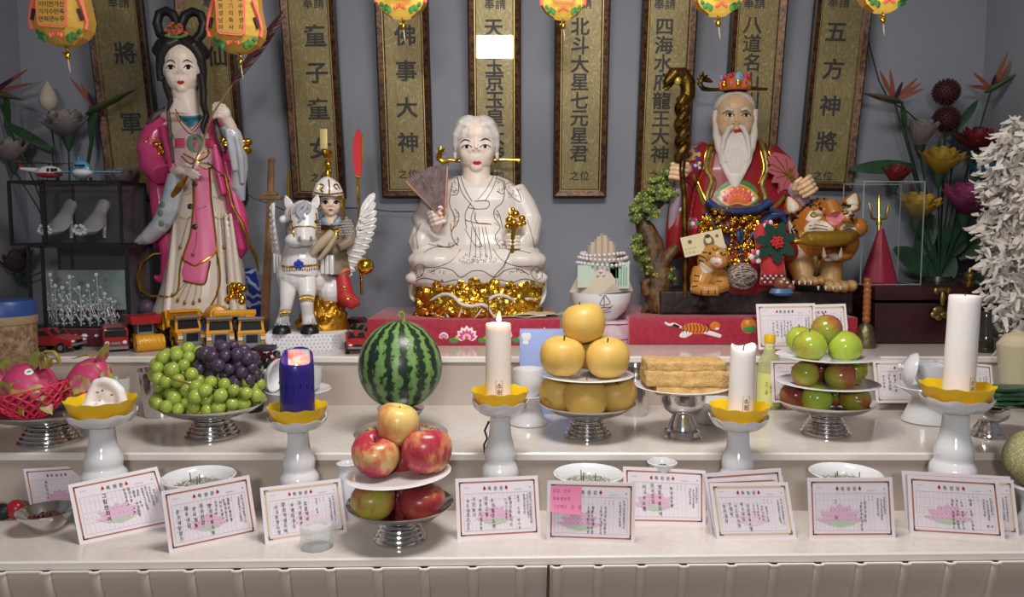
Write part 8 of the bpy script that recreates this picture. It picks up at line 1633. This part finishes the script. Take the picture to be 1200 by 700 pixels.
q.loft([[h_(-.04 + .05 * t, .09 * (t - .35) * -1, .028 + z) + V((r * cos(j * pi / 8), 0, r * .95 * sin(j * pi / 8))) for j in range(16)] for t, r, z in ((0, .006, .008), (.3, .02, .004), (.7, .027, 0), (.9, .022, -.003), (1.0, .008, -.005))], 0); q.ell(h_(.006, -.045, .02), (.025, .02, .011), 16, 10, 1); [q.box(h_(s * .05, .0, .024), (.07, .03, .003), 0, M4.Rotation(R(12) * s, 3, 'Z')) for s in (-1, 1)]; q.box(h_(-.04, .035, .052), (.003, .022, .03), 0)
[q.box(h_(x, -.0635, .036), (.007, .003, .005), 3) for x in (0, .009, .018)]; [q.ell(h_(x, -.03, .005), (.004, .006, .005), 8, 6, 2) for x in (-.006, .018)]; q.box(h_(.006, -.035, .009), (.006, .006, .01), 1); q.build('body', [SKY, TWH, TBLK, TWIN], root, True, smooth=50)
# --- tub at the left edge, trinkets
p = V((P(8, 430, 1.80).x, 1.80, TZ[2])); h = P(8, 352, 1.80).z - p.z; r = 33 * S(400, 1.8); root = thing('snack_tub', 'tub of tan crumbly dried snacks under a blue lid, cut by the left edge', 'tub', p); q = MB(); q.lathe([(0, 0), (r, 0), (r, h * .86), (0, h * .86)], 40, o=p, fn=lambda a, R_, z: (R_ * (1 + .02 * NZ.noise(V((3 * cos(a), 3 * sin(a), z * 40)))), z)); q.build('dried_snack', mat('tan_dried_snack', hx('a8896a'), .8, bump=1, bscale=130, c2=hx('6b5138'), vscale=80), root, True)
q = MB(); q.lathe([(r * 1.03, h * .8), (r * 1.05, h * .83), (r * 1.03, h * .87), (r * .98, h * .87)], 40, o=p); q.build('rim_band', mat('tan_band', hx('9a8262'), .6), root, True); q = MB(); q.lathe([(r * 1.02, h * .87), (r * 1.02, h * .97), (r * .95, h), (0, h)], 40, o=p); q.build('lid', mat('blue_lid', hx('2b4a86'), .4), root, True)
root = thing('berry_ornament', 'small red and green ornament between the purple grapes and the blue candle', 'ornament', T(314, 470, 2)); o = T(314, 470, 2); o.y = 1.83; q = MB(); r_ = random.Random(8); q.lathe([(0, 0), (.022, 0), (.026, .02), (.028, .05), (0, .055)], 20, 2, V((o.x, 1.83, TZ[2])))
for k in range(46): c = P(313 + r_.uniform(-15, 15), 428 + r_.uniform(-14, 14), 1.83 + r_.uniform(-.03, .02)); q.ell(c, (r_.uniform(.006, .011), .006, r_.uniform(.004, .009)), 7, 5, (0, 0, 0, 1, 2)[k % 5], M4.Rotation(k, 3, 'Y'))
q.box(P(311, 408, 1.82), (.045, .04, .012), 2, bev=.004); q.build('ornament', [mat('dark_leaf', hx('26382c'), .5), mat('red_berry', hx('9c2430'), .35), mat('charcoal_cap', hx('332f33'), .5)], root, True)
root = thing('toy_bird', 'small red and black toy at the bottom left edge', 'toy', T(10, 612, 1)); q = MB(); o = T(12, 608, 1); q.ell(o + V((.012, 0, .018)), (.018, .016, .018), 16, 10, 0); q.ell(o + V((-.012, -.004, .015)), (.022, .016, .015), 16, 10, 1); q.ell(o + V((-.03, 0, .02)), (.014,) * 3, 12, 8, 0); q.tube([o + V((.025, -.004, .02)), o + V((.05, -.01, .010))], [.003, .002], 6, 0); q.ell(o + V((-.03, -.04, .008)), (.012, .01, .008), 10, 6, 2); q.ell(o + V((-.02, -.045, .006)), (.008, .008, .006), 10, 6, 3); q.build('body', [TRED, TBLK, mat('pale_blue_toy', hx('7fa6c0'), .4), TYEL], root, True)
# --- money bowl with paper boat
YM = 2.16; root = thing('round_box', 'round pink and white box under the boat bowl', 'box', V((P(710, 400, YM).x, YM, TZ[3]))); k_ = S(390, YM); q = MB(); c = V((P(711, 400, YM).x, YM, TZ[3])); zt = P(711, 374, YM).z - TZ[3]; q.lathe([(0, 0), (33 * k_, 0), (34 * k_, .004), (34 * k_, zt - .004), (33 * k_, zt), (0, zt)], 48, o=c, fn=lambda a, r, z: (r * (1 + .012 * cos(36 * a) * (z > .002)), z)); q.build('box', mat('pink_white_paper_weave', hx('d3c0c6'), .6, bump=.6, bscale=160, c2=hx('c79aa8'), vscale=30), root, True, smooth=50); q = MB()
for z in (zt - .006, .012): q.tube([c + V((34.4 * k_ * cos(a), 34.4 * k_ * sin(a), z)) for a in [j * pi / 24 for j in range(49)]], .0012, 5)
q.build('stitched_line', mat('wine_stitch', hx('8a3f52'), .6), root, True)
zb = TZ[3] + zt; c = V((P(704, 380, YM).x, YM, zb)); zh = P(704, 342, YM).z - zb; ROOTM = thing('boat_bowl', 'white bowl painted with a sailing ship, filled with a folded paper boat and banknotes', 'bowl', c); q = MB(); q.lathe([(0, 0), (19 * k_, 0), (20 * k_, .004), (30 * k_, zh * .35), (35.5 * k_, zh * .7), (36 * k_, zh), (34.5 * k_, zh), (33 * k_, zh * .7), (0, zh * .3)], 48, o=c); bw = q.build('bowl', WHITE_CER, ROOTM, True, smooth=50); bb_ = bvh(bw); q = MB()
for L_ in ([(700, 360), (704, 364), (712, 363), (718, 358)], [(708, 360), (708, 346)], [(708, 347), (703, 357), (708, 358)], [(709, 346), (715, 355), (709, 357)], [(702, 361), (716, 360)], [(699, 366), (706, 367), (716, 365)]): stroke(q, bb_, L_, .0012, 0, .0003)
stroke(q, bb_, [(673, 374), (688, 378), (704, 379.5), (722, 378), (735, 374)], .0012, 0, .0003); q.build('ship_drawing', mat('sepia_paint', hx('6b5346'), .5), bw, True)
KR = mat('cream_folded_paper', hx('d2c3b2'), .7); q = MB(); f = lambda x, y, d: P(x, y, YM + d)
q.add([f(667, 343, 0), f(704, 345, -.09), f(742, 341, 0), f(704, 315, -.055), f(676, 325, -.02), f(734, 320, -.01), f(704, 335, .08), f(704, 315, .05)], [(0, 1, 3, 4), (1, 2, 5, 3), (2, 6, 7, 5), (6, 0, 4, 7), (0, 2, 1), (0, 6, 2), (3, 5, 7), (3, 7, 4)]); q.build('paper_boat', KR, ROOTM, True, smooth=0); q = MB()
for (x0, y0, x1, y1, d) in ((677, 311, 696, 337, -.045), (690, 308, 724, 326, -.04), (715, 308, 737, 338, -.04)): q.box((f(x0, y0, d) + f(x1, y1, d)) / 2, ((x1 - x0) * k_, .002, (y1 - y0) * k_))
for k in range(5): q.box(f(722 + k * 3, 324, -.043), (.0016, .001, .05), 1)
q.box(f(717, 313, -.043), (.014, .001, .009), 1); q.build('banknote', [mat('pale_green_banknote', hx('b9cbbb'), .6), mat('green_banknote_ink', hx('4a7a5a'), .6)], ROOTM, True, smooth=0); q = MB()
for k in range(9): x = 691 + k * 3.6; top = 273 + abs(x - 706) * .95; q.loft([[f(x + dx, y, d) for dx, d in ((-2.2, -.01), (0, -.022 + .006 * (k % 2)), (2.2, -.01), (0, .02))] for y in (312, top + 2, top)])
q.build('paper_cone', KR, ROOTM, True, smooth=0); BEADM = mat('pearl_bead', hx('d5cdd0'), .3, coat=.3)
q = MB(); n = 0
for rr, z, cnt in ((30, 309, 34), (28, 303, 32), (25, 298, 28)):
    for k in range(cnt): a = 2 * pi * k / cnt; q.ell(f(706, z, 0) + V((rr * k_ * cos(a), rr * .7 * k_ * sin(a) - .006, .003 * sin(2 * a + z))), (.0052,) * 3, 8, 6)
for e in ((704, 318), (701, 322), (707, 322), (704, 326)): q.ell(f(*e, -.062), (.0045,) * 3, 8, 6)
t = q.build('bead_necklace', BEADM, smooth=180); tag(t, 'coil of white prayer beads resting on the paper boat', 'beads')
q = MB(); zB = zb1
for (x0, x1, d, dz, rz, mi) in ((577, 640, -.135, .002, 4, 0), (600, 652, -.125, .006, -6, 1), (628, 662, -.10, .004, 10, 2)):
    a, b_ = P(x0, 374, YC + d), P(x1, 374, YC + d); q.sheet(lambda u, v: (a.x + (b_.x - a.x) * u, YC + d - .015 + .06 * v + .01 * u, zB + dz + .010 * sin(3 * u + rz) * v * .8 + .004 * abs(sin(5 * u))), 12, 4, mi)
t = q.build('paper_envelope', [mat('white_crumpled_paper', hx('d6cfc6'), .6), mat('cream_note_paper', hx('c3b48f'), .6), mat('green_note_paper', hx('9fae90'), .6)], smooth=60, solid=.0012); tag(t, 'crumpled white envelopes and folded notes on the middle silk box', 'paper')
# --- chest, trident case, bell, burner, dark bottle
MAH = mat('mahogany_lacquer', hx('3a151c'), .3, coat=.2, c2=hx('2c1015'), vscale=20); a, b_ = P(1024, 404, 2.09), P(1172, 336, 2.09); root = thing('wooden_chest', 'dark mahogany chest with a brass clasp at right', 'chest', V(((a.x + b_.x) / 2, 2.19, TZ[3]))); zt = b_.z; zl = P(1100, 352, 2.09).z; q = MB(); q.box(((a.x + b_.x) / 2, 2.19, (TZ[3] + zl) / 2 - .003), (b_.x - a.x, .2, zl - TZ[3] - .008), bev=.004); q.build('chest_body', MAH, root, True, smooth=30); q = MB(); q.box(((a.x + b_.x) / 2, 2.19, (zt + zl) / 2), (b_.x - a.x + .012, .216, zt - zl), bev=.005); q.build('lid', MAH, root, True, smooth=30)
q = MB()
for (x, y, rx, ry) in ((1105, 340, 9, 3), (1098, 341, 4, 4), (1112, 341, 4, 4), (1105, 350, 3.4, 9), (1100, 364, 7, 5), (1095, 369, 5, 4), (1106, 369, 5, 4), (1100, 372, 5, 4)): blob(q, x, y, rx, ry, 2, 2.078)
q.build('clasp', BRASS, root, True)
YTc = 2.14; CASEG = glass_mat('thin_acrylic', (.97, .98, .98), 1.17); case(1008, 1084, 213, 337, YTc, .13, 'clear acrylic case holding a red cone and gold trident', None, zt + .002, False, 'acrylic_case'); root = thing('trident_on_cone', 'gold trident standing in a red cloth cone inside the acrylic case', 'trident', V((P(1030, 335, 2.2).x, 2.2, zt + .003))); q = MB(); o = V((P(1030, 335, 2.2).x, 2.2, zt + .0035)); k_ = S(280, 2.2); H = P(1030, 268, 2.2).z - o.z; q.lathe([(0, 0), (22 * k_, 0), (20 * k_, .004), (3 * k_, H), (0, H)], 30, o=o, fn=lambda a_, r, z: (r * (1 + .05 * cos(7 * a_)), z)); q.build('cloth_cone', mat('crimson_cloth_cone', hx('8a1830'), .5), root, True); q = MB(); pxtube(q, [(1030, 272, 0), (1030, 232, 0), (1030, 228, 0)], [1.8, 1.4, .4], 2.2, 8)
for s in (-1, 1): pxtube(q, [(1030, 258, 0), (1030 + s * 8, 256, 0), (1030 + s * 10, 246, 0), (1030 + s * 11.5, 238, 0)], [1.4, 1.6, 1.4, .3], 2.2, 8)
pxtube(q, [(1030, 264, 0), (1030, 260, 0)], [3, 3], 2.2, 8); q.build('trident', GOLD, root, True)
lathe_thing('brass_burner', 'small brass burner on the mahogany chest', 'burner', V((P(1136, 333, 2.13).x, 2.13, zt)), [(0, 0), (.016, 0), (.018, .006), (.01, .012), (.016, .022), (.015, .03), (.008, .036), (.006, .044), (0, .046)], BRASS)
YB_ = 2.03; o = V((P(1014, 405, YB_).x, YB_, TZ[3])); root = thing('hand_bell', 'brass hand bell with a turned wooden handle beside the chest', 'bell', o); k_ = S(390, YB_); zh = P(1014, 378, YB_).z - TZ[3]; ztop = P(1014, 326, YB_).z - TZ[3]; q = MB(); q.lathe([(0, 0), (11.5 * k_, 0), (12 * k_, .006), (10.5 * k_, zh * .5), (8 * k_, zh * .85), (3 * k_, zh), (0, zh)], 28, o=o); q.build('bell', mat('dull_bell_brass', hx('6f6648'), .4, .8, bump=.8, bscale=90), root, True); q = MB(); q.lathe([(3 * k_, zh * .98)] + [(k_ * (3.4 + 1.3 * abs(sin(t * 1.1))), zh + (ztop - zh) * t / 22) for t in range(23)] + [(0, ztop)], 18, o=o); q.build('handle', mat('orange_turned_wood', hx('95592f'), .35), root, True)
lathe_thing('dark_bottle', 'dark bottle with a white neck label behind the tallest candle', 'bottle', V((P(1152, 440, 1.96).x, 1.96, TZ[3])), [(0, 0), (.028, 0), (.03, .01), (.028, .05), (.014, .075), (.012, .1), (0, .1)], mat('dark_olive_glass', hx('2a2a22'), .1, coat=.5))
p = V((P(1192, 440, 1.80).x, 1.80, TZ[2])); h = P(1192, 398, 1.8).z - p.z; root = thing('rice_jar', 'clear jar heaped with pale rice at the right edge', 'jar', p); q = MB(); q.lathe([(0, 0), (.03, 0), (.038, h * .4), (.05, h * .97), (.05, h), (.047, h * .97), (.035, h * .4), (0, h * .1)], 32, o=p); q.build('jar', CASEG, root, True); q = MB(); q.lathe([(0, h * .3), (.034, h * .42), (.045, h * .93), (.03, h * 1.06), (0, h * 1.12)], 32, o=p); q.build('rice', mat('pale_rice', hx('cdbf9f'), .8, bump=.6, bscale=300), root, True)
# --- cords
q = MB(); q.tube([P(x, y, 2.27 + d) for x, y, d in ((243, 190, -.18), (268, 212, -.1), (296, 232, 0), (318, 240, .02), (345, 252, .12), (392, 244, .12), (420, 244, .06), (460, 248, .1), (500, 248, .0), (512, 243, -.14), (524, 226, -.15))], .0018, 6); t = q.build('cord', mat('grey_brown_cord', hx('4a4240'), .6), loc=(0, 0, 0)); tag(t, 'thin dark cord strung from the lady statue to the folding fan', 'cord')
q = MB(); q.tube([P(x, y, 2.40) for x, y in ((1013, 20), (1018, 50), (1030, 95), (1042, 118), (1062, 130), (1080, 146), (1092, 152))], .0022, 6); t = q.build('cord', CORD, loc=(0, 0, 0)); tag(t, 'dark cord hanging down the wall into the flowers at right', 'cord')
q = MB(); q.tube([P(x, y, 1.475) for x, y in ((573, 494), (568, 505), (571, 514), (567, 522), (569, 534))], .002, 6); t = q.build('cord', CORD, loc=(0, 0, 0)); tag(t, 'short twisted dark cord behind the lit candle holder', 'cord')
# artificial flowers and the paper streamer tree
STEMG = mat('dark_green_stem', hx('26402c'), .5); LEAFG = mat('deep_green_leaf', hx('1f3a28'), .45, c2=hx('2f5236'), vscale=20)
def pet(q, c, d, n, L, w, cup, mi=0):
    d = d.normalized(); s = d.cross(n).normalized(); rings = []
    for k in range(6): t = k / 5; ww = w * sin(pi * min(1, .14 + .82 * t)) ** .8 + .0003; ctr = c + d * L * t + n * cup * L * t * t; rings.append([ctr + s * ww * cos(j * pi / 4) + n * (.0012 * sin(j * pi / 4) + .25 * ww * cos(j * pi / 4) ** 2) for j in range(8)])
    q.loft(rings, mi)
def stem(root, c, base): q = MB(); q.tube([c, c.lerp(base, .4) + V((0, .0, .02)), base], .003, 6); q.build('stem', STEMG, root, True)
BASE = {0: P(85, 330, 2.36), 1: P(1100, 330, 2.36)}
for k in BASE: BASE[k].z = TZ[3] + .16
def lotus(px, py, r, Y, m, lab, side, op=.9, n=9, lay=3, tilt=-.35):
    c = P(px, py, Y); s = r * S(py, Y); root = thing('lotus_flower', lab, 'flower', c, 'artificial flowers'); q = MB(); up = V((0, tilt, 1)).normalized()
    for l in range(lay):
        for k in range(n - l):
            a = 2 * pi * (k + .5 * l) / (n - l); o = op * (1 - .3 * l); h = V((cos(a), sin(a), 0)); h = (h - up * h.dot(up)).normalized(); d = h * sin(o) + up * cos(o); nn = (up * sin(o) - h * cos(o)); pet(q, c + d * s * .05, d, nn, s * (1 - .08 * l), s * .3, .22)
    q.ell(c + up * s * .12, (s * .16,) * 3, 10, 6, 1); q.build('petal', [m, mat('flower_heart', hx('a08a3a'), .7)], root, True, smooth=60); q = MB(); q.lathe([(.004, -s * .5), (s * .16, -s * .2), (s * .22, 0), (0, .0)], 14, o=c); q.build('calyx', STEMG, root, True); stem(root, c - V((0, 0, s * .3)), BASE[side])
WHP = mat('shaded_white_silk_petal', hx('867c7a'), .7); PKP = mat('shaded_magenta_silk_petal', hx('96416f'), .6); YLP = mat('shaded_yellow_silk_petal', hx('b08c30'), .6); RDP = mat('shaded_red_silk_petal', hx('742022'), .6); BLP = mat('shaded_blue_silk_petal', hx('2f7a9c'), .6); ORP = mat('shaded_orange_strelitzia_petal', hx('84483a'), .6); DKP = mat('dark_plum_tongue', hx('3a1f34'), .5)  # petals darkened: the shade of the dim corners is put into their colour
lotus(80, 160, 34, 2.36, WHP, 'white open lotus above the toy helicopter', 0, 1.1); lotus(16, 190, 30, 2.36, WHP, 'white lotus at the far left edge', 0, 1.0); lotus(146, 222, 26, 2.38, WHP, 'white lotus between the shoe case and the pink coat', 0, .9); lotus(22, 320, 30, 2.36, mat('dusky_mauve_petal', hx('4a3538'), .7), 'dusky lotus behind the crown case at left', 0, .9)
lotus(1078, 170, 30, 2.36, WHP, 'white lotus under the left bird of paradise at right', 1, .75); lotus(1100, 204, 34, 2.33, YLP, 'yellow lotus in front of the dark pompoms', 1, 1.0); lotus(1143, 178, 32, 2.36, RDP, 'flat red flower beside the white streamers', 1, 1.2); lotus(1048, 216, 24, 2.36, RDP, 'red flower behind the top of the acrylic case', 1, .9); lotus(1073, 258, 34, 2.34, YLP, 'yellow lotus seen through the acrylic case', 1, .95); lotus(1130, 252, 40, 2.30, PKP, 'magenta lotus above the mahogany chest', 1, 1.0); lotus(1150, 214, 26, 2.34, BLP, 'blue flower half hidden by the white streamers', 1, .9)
def bop(px, py, bx, by, pts, lab, side):
    c = P(px, py, 2.33); root = thing('bird_of_paradise', lab, 'flower', c, 'artificial flowers'); s = S(py, 2.33); q = MB(); b_ = P(bx, by, 2.30); q.tube([c + (c - b_) * .25, c, c.lerp(b_, .45), b_], [.004, .017, .014, .001], 10, 0, .55); q.build('bract', mat('green_bract', hx('36502c'), .45, c2=hx('6b4a30'), vscale=14), root, True); q = MB()
    for k, (x, y) in enumerate(pts): e = P(x, y, 2.31 + .01 * (k % 2)); pet(q, c, e - c, V((0, -1, 0)), (e - c).length, .006, .05, 1 if k == 2 else 0)
    q.build('petal', [ORP, DKP], root, True, smooth=60); stem(root, c, BASE[side])
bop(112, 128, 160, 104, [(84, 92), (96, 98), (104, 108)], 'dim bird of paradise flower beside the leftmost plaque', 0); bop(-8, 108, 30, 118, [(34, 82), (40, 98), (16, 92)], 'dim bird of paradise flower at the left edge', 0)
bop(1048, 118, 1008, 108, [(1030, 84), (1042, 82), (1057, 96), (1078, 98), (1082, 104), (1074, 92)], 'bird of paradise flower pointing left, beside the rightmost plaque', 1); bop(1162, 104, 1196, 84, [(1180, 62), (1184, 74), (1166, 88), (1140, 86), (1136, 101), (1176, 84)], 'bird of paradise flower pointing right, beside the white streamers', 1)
root = thing('lotus_bud', 'white lotus bud with green sepals at upper left', 'flower', P(57, 118, 2.36), 'artificial flowers'); c = P(57, 128, 2.36); s = S(120, 2.36); q = MB(); q.lathe([(0, -3 * s), (8 * s, 2 * s), (10.5 * s, 10 * s), (8 * s, 20 * s), (3 * s, 29 * s), (0, 33 * s)], 18, 0, c); [pet(q, c, V((cos(a) * .5, sin(a) * .5, .6)), V((-cos(a), -sin(a), .4)), 18 * s, 6 * s, .5, 1) for a in [k * 1.257 for k in range(5)]]; q.build('bud', [mat('cream_bud', hx('b0a596'), .6), LEAFG], root, True, smooth=60); stem(root, c, BASE[0])
for py, lab in ((108, 'upper dark red pompom flower'), (140, 'lower dark red pompom flower')):
    c = P(1109, py, 2.36); s = 15.5 * S(py, 2.36); root = thing('pompom_flower', lab + ' against the wall at right', 'flower', c, 'artificial flowers'); q = MB(); q.ell(c, (s * .86,) * 3, 20, 12)
    for k in range(150): z = 1 - 2 * (k + .5) / 150; a = k * 2.39996; rr = sqrt(1 - z * z); d = V((rr * cos(a), rr * sin(a), z)); q.tube([c + d * s * .8, c + d * s * 1.02], [s * .09, s * .05], 5)
    q.build('petal', mat('dark_maroon_petal', hx('3f171b'), .7), root, True); stem(root, c, BASE[1])
for (side, px, py, ex, ey, w, lab) in ((1, 1068, 196, 998, 196, .022, 'broad dark leaf reaching left behind the acrylic case'), (1, 1122, 150, 1148, 116, .012, 'narrow leaf under the right bird of paradise'), (1, 1060, 150, 1058, 120, .010, 'narrow leaf under the left bird of paradise at right'), (1, 1120, 300, 1160, 270, .035, 'wide leaf behind the chest at right'), (1, 1090, 320, 1050, 290, .035, 'wide leaf seen through the acrylic case'), (1, 1120, 230, 1168, 235, .03, 'leaf between the magenta and blue flowers'), (1, 1105, 300, 1130, 262, .04, 'broad leaf behind the brass burner'), (1, 1090, 330, 1120, 300, .04, 'low broad leaf above the mahogany chest'), (1, 1150, 330, 1172, 262, .04, 'broad leaf beside the white streamers'), (1, 1075, 300, 1095, 250, .03, 'tall leaf between the yellow and magenta lotuses'), (0, 10, 150, 6, 108, .012, 'upright dark leaf at the left edge'), (0, 60, 175, -6, 138, .014, 'long dark leaf crossing at upper left'), (0, 108, 170, 104, 118, .010, 'upright leaf beside the leftmost plaque')):
    c = P(px, py, 2.37); e = P(ex, ey, 2.35); root = thing('leaf', lab, 'leaf', c, 'artificial flowers'); q = MB(); pet(q, c, e - c, V((0, -1, .25)).normalized(), (e - c).length, w, -.1); q.build('blade', LEAFG, root, True, smooth=60); stem(root, c, BASE[side])
for k, x, lab in ((0, BASE[0].x, 'dark vase hidden behind the display cases'), (1, BASE[1].x, 'dark vase hidden behind the mahogany chest')): lathe_thing('flower_vase', lab, 'vase', V((x, 2.36, TZ[3])), [(0, 0), (.04, 0), (.055, .06), (.045, .13), (.035, .165), (.03, .165), (.03, .1), (0, .1)], mat('dark_vase_glaze', hx('2b2624'), .3))
YW = 1.96; PW = mat('white_tissue_strip', hx('d9d3cb'), .7, sss=.1); c0, c1_ = P(1216, 415, YW), P(1216, 130, YW); root = thing('paper_streamer_tree', 'tall bunch of curled white paper streamers at the right edge', 'ornament', V((c0.x, YW, TZ[3]))); q = MB(); q.tube([V((c0.x, YW, TZ[3])), P(1216, 395, YW), P(1216, 380, YW), P(1216, 200, YW), P(1216, 165, YW), c1_], [.008, .008, .05, .06, .04, .01], 14); q.build('pole', mat('pale_pole', hx('b9b0a4'), .6), root, True); q = MB(); r_ = random.Random(17); k_ = S(250, YW)
for k in range(1500):
    t = r_.random(); y = 142 + 262 * t; prof = 58 * min(1, (.38 + t * 3.2) if t < .2 else 1) * (1 - .55 * max(0, t - .72) / .28); a = r_.uniform(pi * .75, 2 * pi * 1.02); c = P(1216, y, YW); d = V((cos(a), sin(a), r_.uniform(-.5, .5))); rr = prof * k_ * r_.uniform(.55, 1.02); b = c + d * rr; L = r_.uniform(.022, .044); tw = r_.uniform(0, 6); dr = (d * .5 + V((r_.gauss(0, .6), r_.gauss(0, .6), r_.gauss(-.3, .6)))).normalized(); s = dr.cross(V((sin(tw), cos(tw), .4))).normalized(); n = dr.cross(s); w = r_.uniform(.004, .0085); vs = []
    for j in range(5): u = j / 4; p = b + dr * L * u + n * L * .5 * sin(u * 2.4) * r_.choice((1, .8)); ww = w * (1 - .75 * u); vs += [p - s * ww, p + s * ww]
    q.add(vs, [(2 * j, 2 * j + 1, 2 * j + 3, 2 * j + 2) for j in range(4)])
o = q.build('paper_strip', PW, root, True, smooth=60, kind='stuff'); q = MB()
for k in range(26): a = r_.uniform(0, 1); p0 = P(1204 + 10 * a, 372 + 14 * r_.random(), YW - .03); p1 = P(1158 + 46 * r_.random(), 420 + 26 * r_.random(), YW - .07); m = p0.lerp(p1, .5) + V((r_.uniform(-.01, .01), -.01, .012)); s = V((r_.uniform(-.2, .4), .2, .9)).normalized() * r_.uniform(.004, .011); q.add([p0 - s * .6, p0 + s * .6, m - s, m + s, p1 - s * .1, p1 + s * .1], [(0, 1, 3, 2), (2, 3, 5, 4)])
q.build('long_streamer', PW, root, True, smooth=60)
